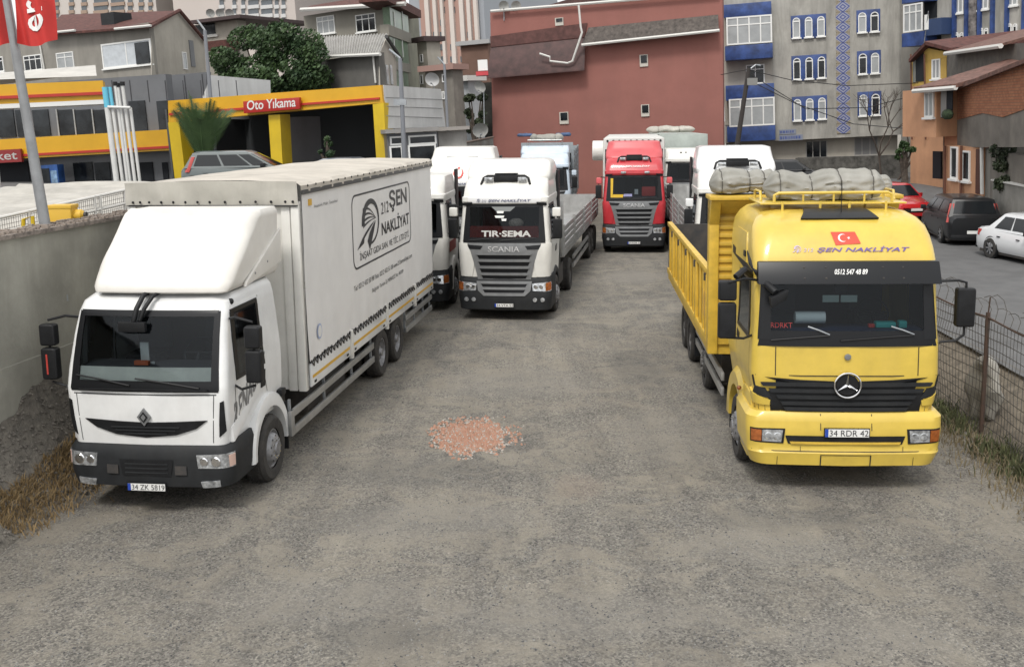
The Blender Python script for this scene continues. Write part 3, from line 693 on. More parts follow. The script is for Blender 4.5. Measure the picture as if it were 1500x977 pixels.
    for sg in (-1,1):
        def cf(u,v):
            y=y0+.06+(y1-y0-.12)*u; z=1.42+(4.12-1.42)*v
            rip=.012*math.sin(y*9+2*noise.noise(Vector((y,z,0))))*max(0,1-(z-1.42)/.5)+.012*noise.noise(Vector((y*1.1,z*.9,sg)))+.03*math.sin(math.pi*v)*noise.noise(Vector((y*.35,z*.5,4)))
            return (sg*((X if sg>0 else XL)-.005+rip+.012),y,z+ (.018*abs(math.sin(y*8)) if v==0 else 0))
        cu=MB().grid(cf,220,16).build('side_curtain',TARP,p,recalc=False)
        # skirt zig-zag straps and eyelets
        q=MB(); k=0; y=y0+.15
        while y<y1-.2:
            q.tube([(sg*(X+.012),y,1.44),(sg*(X+.03),y+.10,1.33),(sg*(X+.012),y+.19,1.45)],.012,5); y+=.19; k+=1
        q.build('lacing_rope',CHAS,cu)
        q=MB(); yy=y0+.1
        while yy<y1-.1:
            q.bx(min(sg*(X+.004),sg*(X+.024)),max(sg*(X+.004),sg*(X+.024)),yy,yy+.035,1.40,1.45); yy+=.38
        q.build('strap_buckles',BLK,cu)
        q=MB().hexa([(sg*(X+.02),y0+.0,4.12),(sg*(X+.05),y0,4.12),(sg*(X+.05),y1,4.12),(sg*(X+.02),y1,4.12),(sg*(X+.02),y0,4.19),(sg*(X+.05),y0,4.19),(sg*(X+.05),y1,4.19),(sg*(X+.02),y1,4.19)]); q.build('curtain_rail',STEELY,p)
    # roof tarp with lapped sides
    def rf(u,v):
        y=y0-.02+(y1-y0+.06)*v; t=u*2-1; a=abs(t)
        sagx=.05*math.cos(t*math.pi/2)+.03*noise.noise(Vector((t*2,y*.7,5)))
        if a>.93: return (((X if t>0 else XL)+.04+.012*math.sin(y*10))*(1 if t>0 else -1),y,zt-.02-(a-.93)/.07*.12+.02*math.sin(y*6.7)*(a-.93)/.07)
        return (t/.93*((X if t>0 else XL)+.03),y,zt+sagx)
    MB().grid(rf,36,120).build('roof_tarp',TARPR,p,recalc=False)
    q=MB(); k=0
    for i in range(24):
        y=y0+.25+i*.42; q.lathe([(0,.022),(.012,.014),(.012,.001)],(X+.052,y,zt-.05+.0),n=8)
    q.build('roof_eyelets',BLK,p)
    def ff(u,v):
        x=-XL+(X+XL)*u; z=3.96+(zt+.03-3.96)*v; return (x,y0-.10-.02*math.sin(x*7+noise.noise(Vector((x*2,z*2,0)))*3)*(1-v)-.02*v+.02*noise.noise(Vector((x*3,z*4,7))),z+.02*math.cos(x*1.2)*v)
    MB().grid(ff,50,8).build('front_tarp_flap',TARPG,p,recalc=False)
    q=MB()
    for x in (-1.42,-1.3,-1.15,-.95,-.75,-.55,-.35,-.15,.1,.35,.6,.85,1.08,1.2): q.lathe([(0,.022),(-.012,.014),(-.012,.001)],(x,y0-.12,4.02),'y',8)
    q.tube([(-XL,y0-.115,3.97),(X,y0-.115,3.955)],.012,5); q.build('flap_eyelets',BLK,p)
    # dropside boards, four a side with posts
    ed=[y0+.08,5.45,8.15,10.89,y1-.03]
    for sg in (-1,1):
        for a,b_ in zip(ed,ed[1:]):
            x0,x1=sorted((sg*(X-.02),sg*(X+.012)))
            bo=MB().bx(x0,x1,a+.05,b_-.05,1.0,1.38).build('dropside_board',WHITE,p,bevel=.006)
            x0,x1=sorted((sg*(X+.013),sg*(X+.017)))
            MB().bx(x0,x1,a+.12,b_-.12,1.13,1.18).build('yellow_stripe',mat('yellow_reflective',(.62,.36,.03),.4),bo)
            x0,x1=sorted((sg*(X+.012),sg*(X+.02)))
            t=MB()
            for yy in (a+.2,b_-.32): t.bx(x0,x1,yy,yy+.10,1.035,1.075)
            t.build('board_latch',BLK,bo)
        for y in ed[1:-1]:
            x0,x1=sorted((sg*(X-.02),sg*(X+.045)))
            MB().bx(x0,x1,y-.05,y+.05,.93,1.46).build('side_post',CREAM,p,bevel=.01)
        # side guards
        for (a,b_) in ((2.18,7.15),(10.05,13.0)):
            for z in (.52,.80):
                x0,x1=sorted((sg*(X-.06),sg*(X-.015)))
                MB().bx(x0,x1,a,b_,z-.06,z+.06).build('side_guard',ALU,p,bevel=.008)
            t=MB()
            for yy in (a+.05,a+(b_-a)*.36,a+(b_-a)*.7,b_-.08):
                x0,x1=sorted((sg*(X-.10),sg*(X-.065))); t.bx(x0,x1,yy,yy+.05,.46,1.02)
            t.build('guard_bracket',GALV,p)
            x0,x1=sorted((sg*(X-.065),sg*(X-.012)));
            if a<3: MB().bx(x0,x1,a-.04,a+.10,.46,.86).build('guard_end',ALU,p,bevel=.01)
    # curtain print on the side facing the yard
    xx=X+.030
    n=48; b=MB(); vs=[]
    def rr(w,h,r,k):
        out=[]
        for cx_,cz_,a0 in ((w-r,h-r,0),(-w+r,h-r,90),(-w+r,-h+r,180),(w-r,-h+r,270)):
            for i in range(9):
                t=rad(a0+i*90/8); out.append((cx_+r*math.cos(t),cz_+r*math.sin(t)))
        o2=[]
        for (a,c),(d_,e_) in zip(out,out[1:]+out[:1]):
            k_=12 if math.hypot(d_-a,e_-c)>.5 else 1; o2+=[(a+(d_-a)*i/k_,c+(e_-c)*i/k_) for i in range(k_)]
        return o2
    sidec=lambda y0_,y1_,z0_,z1_:(lambda a,b_:(curtx(y0_+(y1_-y0_)*a,z0_+(z1_-z0_)*b_)+.007,y0_+(y1_-y0_)*a,z0_+(z1_-z0_)*b_))
    L1=rr(2.43,.70,.22,0); L2=rr(2.39,.665,.19,0); cy_,cz_=8.22,3.20
    N_=len(L1); b.add([(curtx(cy_+a,cz_+c)+.006,cy_+a,cz_+c) for a,c in L1]+[(curtx(cy_+a,cz_+c)+.006,cy_+a,cz_+c) for a,c in L2],[(i,(i+1)%N_,N_+(i+1)%N_,N_+i) for i in range(N_)])
    b.build('print_border',INKB,p,recalc=False,smooth=False)
    emblem_bird(p,lambda a,c:(curtx(7.05+.78*a,3.30+.45*c)+.007,7.05+.78*a,3.30+.45*c),INKB)
    text('curtain_lettering','ŞEN',sidec(8.70,10.35,3.33,3.80),INKB,p,bold=.02)
    text('curtain_lettering','212',sidec(7.98,8.62,3.36,3.60),INKB,p)
    text('curtain_lettering','NAKLİYAT',sidec(7.98,10.5,2.93,3.27),INKB,p,bold=.02)
    text('curtain_lettering','İNŞAAT GIDA SAN. VE TİC. LTD.ŞTİ.',sidec(6.25,10.45,2.60,2.81),INKB,p)
    text('curtain_lettering','Tel: 0212 432 50 98 Faks: 0212 432 51 08 www.212sennakliyat.com',sidec(5.75,10.7,2.09,2.22),INKB,p)
    text('curtain_lettering','Bağcılar Turizm İş MERKEZİ No: 48/209',sidec(7.05,9.8,1.87,2.0),INKB,p)
    text('curtain_lettering','Atatürk Mah. İstanbul',sidec(3.6,4.9,3.86,3.93),GREYM,p)
    MB().bx(xx-.03,xx+.0,3.32,3.46,3.92,4.02).build('yellow_sticker',mat('yellow_reflective',(.62,.36,.03),.4),p)
    b=MB(); b.lathe([(0,.13),(.002,.001)],(xx-.01,3.6,1.82),n=24); q=b.build('round_sticker',mat('sticker_blue',(.35,.42,.62),.5),p)
    b=MB(); b.lathe([(0,.10),(.002,.001)],(xx-.006,3.6,1.82),n=24); b.build('sticker_centre',PLATEW,q)
    MB().bx(1.18,1.2,2.945,2.95,3.78,3.95).build('orange_tag',mat('orange_tag',(.6,.25,.06),.6),p)
renault(ren)
# ================= YELLOW dump-sided lorry
yel=empty('dump_truck','yellow lorry with a roof rack, star badge and tall ribbed load bed behind its cab','truck',(4.585,13.72,0),rad(4.15))
def bundle(parent_none,name,label,c,L,r,yaw,m,seed,sq=1.0,droop=.0,group=None,ropes=4,nu=150,nv=60,taper=.55):
    "a rolled, creased tarpaulin tied with rope, axis along local x"
    random.seed(seed); b=MB(); ties=[(-.5+ (i+.6+random.uniform(-.2,.2))/(ropes+.2)) for i in range(ropes)]
    vs=[]
    for i in range(nu+1):
        t=i/nu-.5; e=max(.10,1-max(0,(abs(t)-.36)/.14)**2*.85)
        pin=1
        for q in ties: pin-=.13*math.exp(-((t-q)*L/.05)**2)
        lump=1+.26*noise.noise(Vector((t*L*1.7,seed,0)))
        for k in range(nv):
            a=2*math.pi*k/nv
            ca_,sa_=math.cos(a),math.sin(a); near=max(math.exp(-((t-q)*L/.28)**2) for q in ties)
            d0=noise.noise(Vector((t*L*1.3,ca_*.9,sa_*.9+seed)))
            f1=1-abs(noise.noise(Vector((t*L*.9+d0,ca_*2.6,sa_*2.6+seed))))*3.2
            f2=1-abs(noise.noise(Vector((t*L*2.4+a*.5,ca_*4.2+d0,sa_*4.2+seed))))*3.0
            f3=1-abs(noise.noise(Vector((t*L*4.5-ca_*2,ca_*3.0,sa_*3+seed+9))))*2.8
            w=.10*d0+.10*max(-.4,f1)*(.5+.7*near)+.05*max(-.4,f2)*(.6+near)+.045*max(-.3,f3)
            R=r*e*pin*lump*(1+w)
            y=R*math.cos(a)*1.25; z=R*math.sin(a)*sq*.85
            if z<-r*.55: z=-r*.55-(abs(z)-r*.55)*.25
            wob=noise.noise(Vector((t*L*1.5,seed*3,2))); vs.append((t*L,y+.35*r*wob,z+r*.6-droop*(2*t)**2+.25*r*noise.noise(Vector((t*L*1.9,seed*2,7)))))
    fs=[(i*nv+k,i*nv+(k+1)%nv,(i+1)*nv+(k+1)%nv,(i+1)*nv+k) for i in range(nu) for k in range(nv)]+[tuple(range(nv)),tuple(nu*nv+k for k in range(nv))]
    root=empty(name,label,'tarpaulin',c,yaw,group)
    b.add(vs,fs); b.build('canvas_roll',m,root,ang=80)
    for q in ties:
        t=MB(); i=int((q+.5)*nu); t.tube([Vector(vs[i*nv+k])*1.0+Vector((0,(vs[i*nv+k][1])*.03,(vs[i*nv+k][2]-r*.6)*.03)) for k in range(0,nv,2)],.008,5,closed=True); t.build('tie_rope',mat('old_rope',(.09,.085,.075),.9),root)
    return root
def yellow(p):
    sh=Shell([(1.17,1.16,.0,.16),(1.66,1.24,-.02,.16),(2.10,1.23,0.0,.15),(2.3,1.21,.03,.14),(2.95,1.20,.14,.14),(3.10,1.21,.16,.16),(3.25,1.21,.20,.18),(3.40,1.205,.27,.21),(3.55,1.19,.36,.25),(3.68,1.16,.47,.28),(3.78,1.09,.60,.31),(3.85,.99,.76,.32),(3.88,.84,.96,.3)],2.45,.05)
    sh.body([('f',-1.02,1.02,2.20,2.93),('r',.62,1.45,2.15,2.95),('l',.62,1.45,2.15,2.95)],ys=(1.9,),dz=.08).build('cab_shell',YEL,p,ang=30)
    f=MB()
    for q in ([(-1.12,2.30),(1.12,2.30),(1.17,2.09),(-1.17,2.09)],[(-1.12,2.99),(-.99,2.99),(-1.0,2.18),(-1.17,2.18)],[(.99,2.99),(1.12,2.99),(1.17,2.18),(1.0,2.18)]): sh.patch(q,.014,12,3,.02,f)
    f.build('windscreen_frame',BLKG,p)
    sh.patch([(-1.03,2.97),(1.03,2.97),(1.09,2.22),(-1.09,2.22)],.007,14,8,0).build('windscreen',GLASS,p)
    MB().bx(-1.1,1.1,.3,2.4,1.6,1.62).build('cab_floor',CHAS,p)
    MB().bx(-1.08,1.08,2.38,2.40,1.6,3.3).build('cab_back_panel',mat('cab_lining',(.04,.04,.04),.9),p)
    d=MB().bx(-1.08,1.08,.14,.75,2.0,2.27).build('dashboard',DASHB,p,bevel=.04)
    seat(p,-.62,1.2,2.3); seat(p,.62,1.2,2.3); steering(p,.52,.8,2.42)
    t=MB(); t.lathe([(-.2,.001),(-.2,.085),(.2,.085),(.2,.001)],(-.42,.42,2.42),'x',20); t.build('paper_roll',mat('paper_white',(.8,.85,.83),.7),p)
    MB().bx(.45,.72,.34,.48,2.28,2.36).bx(.75,.86,.32,.44,2.28,2.38).build('tissue_pack',mat('teal_pack',(.03,.42,.38),.5),p,bevel=.02)
    MB().bx(.36,.44,.36,.44,2.28,2.33).build('red_pack',INKR,p,bevel=.01)
    for x in (-.18,.06): MB().bx(x-.11,x+.11,.26,.28,2.66,2.76).build('rear_view_mirror',mat('mirror_bright',(.5,.6,.55),.2),p,bevel=.02)
    MB().bx(-.14,.02,.22,.28,2.80,2.90).build('mirror_mount',DKG,p)
    text('windscreen_lettering','RDRKT',lambda a,b:sh.P(-1.0+.28*a,2.34+.07*b,.012),mat('dim_red_print',(.25,.02,.02),.6),p)
    # visor board
    f=MB()
    vz=[(3.26,.16,1.16),(3.02,-.06,1.19)]
    f.hexa([(-1.19,.0,2.95),(1.19,.0,2.95),(1.19,.18,2.95),(-1.19,.18,2.95),(-1.18,.13,3.25),(1.18,.13,3.25),(1.18,.22,3.25),(-1.18,.22,3.25)])
    V=f.build('sun_visor',mat('smoked_visor',(.012,.013,.015),.35,spec=.3),p,bevel=.02)
    vf=lambda x0,x1,z0,z1:(lambda a,b:Vector((x0+(x1-x0)*a,-.003+.13*((z0+(z1-z0)*b)-2.95)/.30-.006,z0+(z1-z0)*b)))
    text('visor_lettering','0512 547 48 89',vf(-.19,.24,3.08,3.15),INKW,V,shear=.25,bold=.02)
    q=MB()
    for x in (-.58,-.30,.44,.70):
        for z in (3.03,3.17): q.lathe([(0,.016),(-.006,.001)],(x,-.003+.13*(z-2.95)/.30,z),'y',8)
    q.build('visor_screws',CHAS,V)
    # roof hatch, flag, lettering
    rt=sh
    h=sh.patch([(-.44,3.879),(.40,3.879),(.50,3.775),(-.54,3.775)],.03,10,4,.03).build('roof_hatch',mat('smoked_visor',(.012,.013,.015),.35,spec=.3),p)
    t=MB(); t.tube([(.03,.74,3.82),(.03,.75,4.28)],.006,5); t.bx(0,.06,.70,.78,3.79,3.83); t.build('aerial',BLK,p)
    FLx0,FLx1,FLz0,FLz1=-.18,.17,3.46,3.62
    fl=sh.patch([(FLx0,FLz1),(FLx1-.03,FLz1),(FLx1+.03,FLz0+.01),(FLx0+.05,FLz0-.01)],.006,8,4,.0).build('flag_decal',FLAGR,p)
    def disc(cx,cz,r,rz,off,name,m,ri=0,a0=0,a1=360):
        n=28; b=MB(); o=[sh.P(cx+r*math.cos(rad(a0+(a1-a0)*k/n)),cz+rz*math.sin(rad(a0+(a1-a0)*k/n)),off) for k in range(n+1)]
        b.add(o+[sh.P(cx,cz,off)],[(k,k+1,n+1) for k in range(n)]); return b.build(name,m,fl,recalc=False)
    def crescent(fnp,r,name,m,par):
        n=24; b=MB(); vs=[]
        for k in range(n+1):
            a=rad(45+270*k/n); vs.append(fnp(r*math.cos(a),r*math.sin(a)))
        # inner arc, centre shifted right
        ri=.8*r; sx=.25*r; x0=r*math.cos(rad(45)); 
        a1=math.atan2(r*math.sin(rad(45)),x0-sx)
        for k in range(n+1):
            a=a1+(2*math.pi-2*a1)*k/n; vs.append(fnp(sx+ri*math.cos(a)*1.05,ri*math.sin(a)*1.05))
        b.add(vs,[(k,k+1,n+2+k,n+1+k) for k in range(n)]); return b.build(name,m,par,recalc=False,smooth=False)
    def star(fnp,r,name,m,par):
        b=MB(); vs=[fnp(0,0)]+[fnp((r if k%2==0 else r*.4)*math.cos(rad(180+36*k)),(r if k%2==0 else r*.4)*math.sin(rad(180+36*k))) for k in range(10)]
        b.add(vs,[(0,1+k,1+(k+1)%10) for k in range(10)]); return b.build(name,m,par,recalc=False,smooth=False)
    p['_c']=0; del p['_c']
    crescent(lambda a,b:sh.P(-.035+a,3.54+b*.85,.012),.060,'crescent',INKW,fl); star(lambda a,b:sh.P(.045+a,3.54+b*.85,.012),.024,'star',INKW,fl)
    text('roof_lettering','ŞEN NAKLİYAT',sh.fn(-.38,.84,3.35,3.435,.006),INKP,p,shear=.3,bold=.02)
    text('roof_lettering','212',sh.fn(-.56,-.43,3.365,3.41,.006),INKPL,p,shear=.2)
    emblem_bird(p,lambda a,b:sh.P(-.64+.055*a,3.40+.045*b,.006),INKPL)
    # roof rack
    k=MB()
    k.bx(-1.02,1.0,1.06,2.15,3.955,3.98); R_=k.build('rack_platform',YEL,p,bevel=.01)
    k=MB()
    for x in (-.72,.70,-.2,.2): k.tube([(x,1.0,3.84),(x,1.0,4.0)],.018,6)
    for x in (-.72,.70): k.tube([(x,2.1,3.82),(x,2.1,4.0)],.018,6)
    k.tube([(-.82,1.08,3.98),(-.82,1.08,4.09),(-.76,1.08,4.12),(.74,1.08,4.12),(.80,1.08,4.09),(.80,1.08,3.98)],.022,8)
    k.tube([(-.93,2.1,3.98),(-.93,2.1,4.09),(-.93,2.0,4.11),(-.93,1.6,4.11),(-.93,1.55,3.98)],.02,8); k.tube([(.96,2.1,3.98),(.96,2.1,4.09),(.96,2.0,4.11),(.96,1.6,4.11),(.96,1.55,3.98)],.02,8)
    for x in (-.42,.0,.42): k.tube([(x,1.08,3.98),(x,1.08,4.11)],.015,6)
    k.build('rack_rail',YEL,R_)
    # front panels
    ln=MB()
    for q in ([(-.94,2.08),(-.928,2.08),(-.928,1.68),(-.94,1.68)],[(.928,2.08),(.94,2.08),(.94,1.68),(.928,1.68)],[(-1.2,1.685),(1.2,1.685),(1.2,1.672),(-1.2,1.672)]): sh.patch(q,.003,4,2,0,ln)
    ln.build('panel_gap',DKG,p)
    G=sh.poly([(-1.25,1.67),(-.6,1.62),(0,1.60),(.6,1.62),(1.25,1.67),(1.22,1.52),(1.02,1.36),(.93,1.13),(0,1.10),(-.93,1.13),(-1.02,1.36),(-1.22,1.52)],.016,.06,3).build('grille',BLK,p)
    for z,w in ((1.56,1.12),(1.47,1.02),(1.38,.92),(1.29,.86),(1.21,.82)):
        sh.patch([(-w,z+.028),(w,z+.028),(w-.03,z-.022),(-w+.03,z-.022)],.045,12,2,.03).build('grille_louvre',DKG,G)
    def ringpts(r,n=40): return [(r*math.cos(2*math.pi*k/n),-.085,1.565+r*math.sin(2*math.pi*k/n)) for k in range(n)]
    t=MB(); t.tube(ringpts(.172),.014,8,closed=True); S_=t.build('star_badge',CHROME,p)
    MB().lathe([(0,.15),(-.01,.14),(-.012,.001)],(0,-.06,1.565),'y',32).build('badge_disc',BLK,S_)
    t=MB()
    for a in (90,210,330):
        ca,sa=math.cos(rad(a)),math.sin(rad(a)); px,pz=-sa,ca; w=.030
        t.add([(px*w,-.085,1.565+pz*w),(-px*w,-.085,1.565-pz*w),(.155*ca,-.088,1.565+.155*sa),(0,-.115,1.565),(0,-.08,1.565)],[(0,2,3),(1,3,2),(0,4,2),(1,2,4)])
    t.build('badge_star',CHROME,S_)
    MB().lathe([(0,.045),(-.01,.042),(-.014,.025),(-.01,.001)],(0.0,-.03,1.95),'y',24).build('round_emblem',GREYM,p)
    for sg in (-1,1):
        sh.poly(mir([(1.20,1.52),(1.25,1.40),(.97,1.35),(1.06,1.50)],sg),.020,.04,3).build('corner_grille',DKG,p)
        sh.patch(mir([(.99,1.33),(1.36,1.46),(1.36,1.27),(1.0,1.26)],sg),.03,5,3,.05).build('corner_panel',YEL,p)
        sh.patch(mir([(.86,1.25),(1.36,1.27),(1.34,1.17),(.86,1.16)],sg),-.0,5,2,.03).build('bumper_joint',BLK,p)
    bs=Shell([(.395,1.14,-.02,.2),(.42,1.22,-.09,.25),(.60,1.28,-.12,.22),(.63,1.28,-.10,.22),(.9,1.30,-.10,.2),(1.10,1.30,-.08,.2),(1.17,1.24,-.03,.2)],1.0,.05)
    B=bs.body(dz=.07).build('bumper',YEL,p,ang=34)
    bs.patch([(-.80,.85),(.78,.85),(.74,.735),(-.76,.735)],.004,8,2,0).build('bumper_slot',BLK,B)
    bs.patch([(-.74,.765),(.72,.765),(.70,.735),(-.72,.735)],.02,14,1,.02).build('slot_step',YEL2,B)
    q=MB()
    for a in ([(-.33,.585),(.33,.585),(.33,.575),(-.33,.575)],[(-.335,.585),(-.32,.585),(-.32,.42),(-.335,.42)],[(.32,.585),(.335,.585),(.335,.42),(.32,.42)],[(-1.25,.632),(1.25,.632),(1.25,.622),(-1.25,.622)],[(-.34,1.15),(-.33,1.15),(-.33,.93),(-.34,.93)],[(.33,1.15),(.34,1.15),(.34,.93),(.33,.93)],[(-.9,.55),(-.893,.55),(-.893,.42),(-.9,.42)],[(.893,.55),(.9,.55),(.9,.42),(.893,.42)],[(-.6,.70),(-.593,.70),(-.593,.62),(-.6,.62)],[(.75,.70),(.757,.70),(.757,.62),(.75,.62)]): bs.patch(a,.003,8,1,0,q)
    q.build('panel_gap',DKG,B)
    for sg in (-1,1):
        H_=bs.patch(mir([(.80,.945),(1.27,.945),(1.27,.745),(.82,.735)],sg),.006,6,3,.01).build('headlight_bezel',BLK,p)
        bs.patch(mir([(.83,.925),(1.10,.925),(1.10,.765),(.85,.755)],sg),.014,5,3,.01).build('headlight',HEAD,H_)
        bs.patch(mir([(1.11,.925),(1.25,.925),(1.25,.765),(1.11,.765)],sg),.014,3,3,.01).build('indicator',AMB,H_)
        for x in (.90,1.02): MB().lathe([(0,.055),(-.01,.045),(-.012,.001)],bs.P(sg*x,.84,.014),'y',14).build('lamp_lens',HEAD,H_)
    plate(p,'34 RDR 42',0.0,.905,-.125,.60,.135)
    # sides
    for sg in (-1,1):
        fr=sh.patch([(sh.S(.60,2.93,sg),2.93),(sh.S(1.48,2.93,sg),2.93),(sh.S(1.48,2.15,sg),2.15),(sh.S(.50,2.15,sg),2.15)],.006,3,3,.0).build('door_window',GLASSD,p)
        q=MB()
        for a in ([(.56,2.98),(1.52,2.98),(1.52,2.92),(.56,2.92)],[(.44,2.18),(1.52,2.18),(1.52,2.12),(.44,2.12)],[(.54,2.95),(.62,2.95),(.54,2.15),(.44,2.15)],[(1.44,2.95),(1.52,2.95),(1.52,2.15),(1.44,2.15)]): sh.patch([(sh.S(y,z,sg),z) for y,z in a],.012,3,3,.02,q)
        q.build('window_surround',BLKG,fr)
        q=MB()
        for a in ([(.36,2.1),(.37,2.1),(.42,1.2),(.41,1.2)],[(1.62,3.0),(1.63,3.0),(1.63,1.5),(1.62,1.5)],): sh.patch([(sh.S(y,z,sg),z) for y,z in a],.003,1,6,0,q)
        q.build('door_gap',DKG,p)
        sh.patch([(sh.S(1.0,3.56,sg),3.56),(sh.S(1.9,3.56,sg),3.56),(sh.S(1.9,3.14,sg),3.14),(sh.S(.85,3.14,sg),3.14)],.014,6,5,.014).build('side_recess_panel',YEL,p)
        sh.patch([(sh.S(.9,3.30,sg),3.30),(sh.S(1.05,3.30,sg),3.30),(sh.S(1.05,3.22,sg),3.22),(sh.S(.9,3.22,sg),3.22)],.03,3,2,.02).build('side_marker',BLK,p)
        # black stripe running back from the visor
        t=MB(); sh.patch([(sh.S(.35,3.05,sg),3.09),(sh.S(2.2,3.05,sg),3.24),(sh.S(2.2,2.95,sg),3.12),(sh.S(.35,2.95,sg),2.97)],.01,8,2,.01,t); t.build('side_rain_rail',BLK,p)
        sh.patch([(sh.S(1.3,2.0,sg),2.02),(sh.S(1.5,2.0,sg),2.05),(sh.S(1.5,1.9,sg),1.94),(sh.S(1.3,1.9,sg),1.93)],.012,2,2,.02).build('door_handle',BLK,p)
        # fender
        cyw,czw,R0,R1=1.5,.52,.64,.82; N_=18; rings=[]
        for k in range(N_+1):
            t=math.pi*(k/N_)*1.0; yo=cyw-math.cos(t)*R1*(1.0 if t<1.5 else 1.15); zo=czw+math.sin(t)*R1*1.12; yi=cyw-math.cos(t)*R0; zi=czw+math.sin(t)*R0
            rings.append([(sg*.8,yo,zo),(sg*1.20,yo,zo),(sg*1.26,yo*.7+yi*.3,zo*.7+zi*.3),(sg*1.255,yi,zi),(sg*.8,yi,zi)])
        MB().loft(rings).build('fender',YEL,p)
        a=MB().bx(min(sg*.9,sg*1.22),max(sg*.9,sg*1.22),.25,.95,1.0,1.35); a.build('lower_door',YEL,p,bevel=.04)
        a=MB().bx(min(sg*.85,sg*1.24),max(sg*.85,sg*1.24),.35,.98,.40,1.05); st=a.build('entry_step',YEL,p,bevel=.04)
        for z in (.55,.86):
            tr=MB().bx(min(sg*1.12,sg*1.27),max(sg*1.12,sg*1.27),.42,.92,z,z+.03).build('step_tread',ALU,st)
        MB().bx(min(sg*1.235,sg*1.25),max(sg*1.235,sg*1.25),.40,.94,.98,1.05).build('step_pad',BLK,st)
        MB().sphere((sg*1.27,.98,1.25),.035,nu=8,nv=6).build('side_repeater',AMB,p)
        MB().bx(min(sg*.9,sg*1.22),max(sg*.9,sg*1.22),2.25,2.29,.25,1.1).build('mud_flap',BLK,p,bevel=.01)
    # mirrors
    t=[[(-1.15,.20,2.98),(-1.36,.05,3.03),(-1.58,.02,2.98)],[(-1.18,.3,2.2),(-1.35,.12,2.18),(-1.58,.08,2.2),(-1.58,.05,2.3)]]
    mirror(p,-1.58,.10,2.86,.24,.28,-1,[t[0]]); mirror(p,-1.58,.10,2.44,.24,.50,-1,[t[1]])
    MB().tube([(-1.20,.45,3.0),(-1.35,.15,3.14),(-1.48,.05,3.05)],.045,8).build('mirror_hood',BLK,p)
    mirror(p,1.52,.10,2.62,.24,.54,1,[[(1.17,.15,2.97),(1.42,.08,2.99),(1.52,.08,2.96),(1.52,.08,2.85)],[(1.22,.12,2.13),(1.42,.08,2.16),(1.52,.08,2.24),(1.52,.08,2.36)]])
    # kerb mirror on an arm at the upper left of the screen
    t=MB(); t.tube([(-1.15,1.1,3.36),(-1.2,.5,3.18),(-1.10,.08,2.98),(-.98,-.12,2.86)],.05,8); t.hexa([(-1.04,-.20,2.66),(-.84,-.16,2.78),(-.84,-.02,2.78),(-1.04,-.04,2.66),(-1.06,-.20,2.80),(-.82,-.16,2.90),(-.82,-.02,2.90),(-1.06,-.04,2.80)]); t.build('kerb_mirror',BLK,p,bevel=.01)
    for x0,x1 in ((-.52,-.24),(.56,.86)):
        wiper(p,[sh.P(x0,2.36,.03),sh.P((x0+x1)/2,2.31,.045),sh.P(x1,2.25,.03)],GALV)
    for x0,x1 in ((-1.0,-.24),(-.1,.86)): wiper(p,[sh.P(x0,2.17,.04),sh.P(x1,2.24,.04)])
    # chassis and wheels
    MB().bx(-.47,-.39,.3,11.6,.7,1.0).bx(.39,.47,.3,11.6,.7,1.0).bx(-.95,.95,2.3,3.0,.55,1.3).bx(-1.1,-.55,4.2,5.2,.5,1.0).bx(.5,1.1,3.6,5.2,.5,1.0).build('chassis',CHAS,p,bevel=.01)
    for y in (1.5,5.75,8.1,9.45):
        MB().tube([(-1.0,y,.5),(1.0,y,.5)],.07,8).build('axle',CHAS,p)
        for sg in (-1,1): wheel(p,sg*(1.22 if y<6 else 1.27),y,.51,.30,sg,RIMD if y>2 else RIM,hub='front' if y<6 else True,dual=y>6)
    for z in (.62,.88):
        for sg in (-1,1): 
            x0,x1=sorted((sg*1.20,sg*1.25)); MB().bx(x0,x1,3.1,7.2,z-.07,z+.07).build('side_guard',ALU,p,bevel=.01)
    for sg in (-1,1):
        x0,x1=sorted((sg*1.0,sg*1.27)); MB().bx(x0,x1,7.2,7.24,.3,1.15).build('mud_flap',BLK,p)
    # load bed
    X=1.43; a,b_=3.35,12.0
    MB().bx(-X,X,a,b_,1.22,1.40).build('bed_floor',YEL2,p)
    MB().bx(-X+.05,X-.05,a+.1,b_-.1,1.40,1.43).build('bed_lining',CHAS,p)
    for sg in (-1,1):
        x0,x1=sorted((sg*(X-.05),sg*(X-.02))); bs_=MB().bx(x0,x1,a,b_,1.40,2.58).build('bed_side',YEL2,p)
        x0,x1=sorted((sg*(X-.09),sg*(X-.055))); MB().bx(x0,x1,a+.06,b_-.06,1.42,2.56).build('bed_side_lining',CHAS,p)
        for z0,z1 in ((2.56,2.66),(1.36,1.50)):
            x0,x1=sorted((sg*(X-.08),sg*(X+.03))); MB().bx(x0,x1,a,b_,z0,z1).build('bed_rail',YEL2,p,bevel=.012)
        y=a+.3; k=0
        while y<b_-.1:
            x0,x1=sorted((sg*(X-.018),sg*(X+.02+(.02 if k%3==0 else 0)))); w=.045 if k%3 else .07
            MB().bx(x0,x1,y-w,y+w,1.50,2.56).build('bed_rib',YEL2,p,bevel=.01)
            if k%3==0: 
                x0,x1=sorted((sg*(X+.035),sg*(X+.07))); MB().bx(x0,x1,y-.03,y+.03,2.45,2.58).build('board_latch',CHAS,p)
            y+=.56; k+=1
    text('reflective_marking','|||||',sidefn(-X-.012,a+1.0,a+.5,1.75,2.2),REDL,p)
    MB().bx(-X,X,b_-.05,b_,1.3,2.60).build('tailboard',CHAS,p)
    # headboard
    hy=3.30; zt=3.95; XT=1.47
    MB().bx(-XT+.1,XT-.1,hy,hy+.04,1.40,zt-.3).build('headboard',YEL2,p)
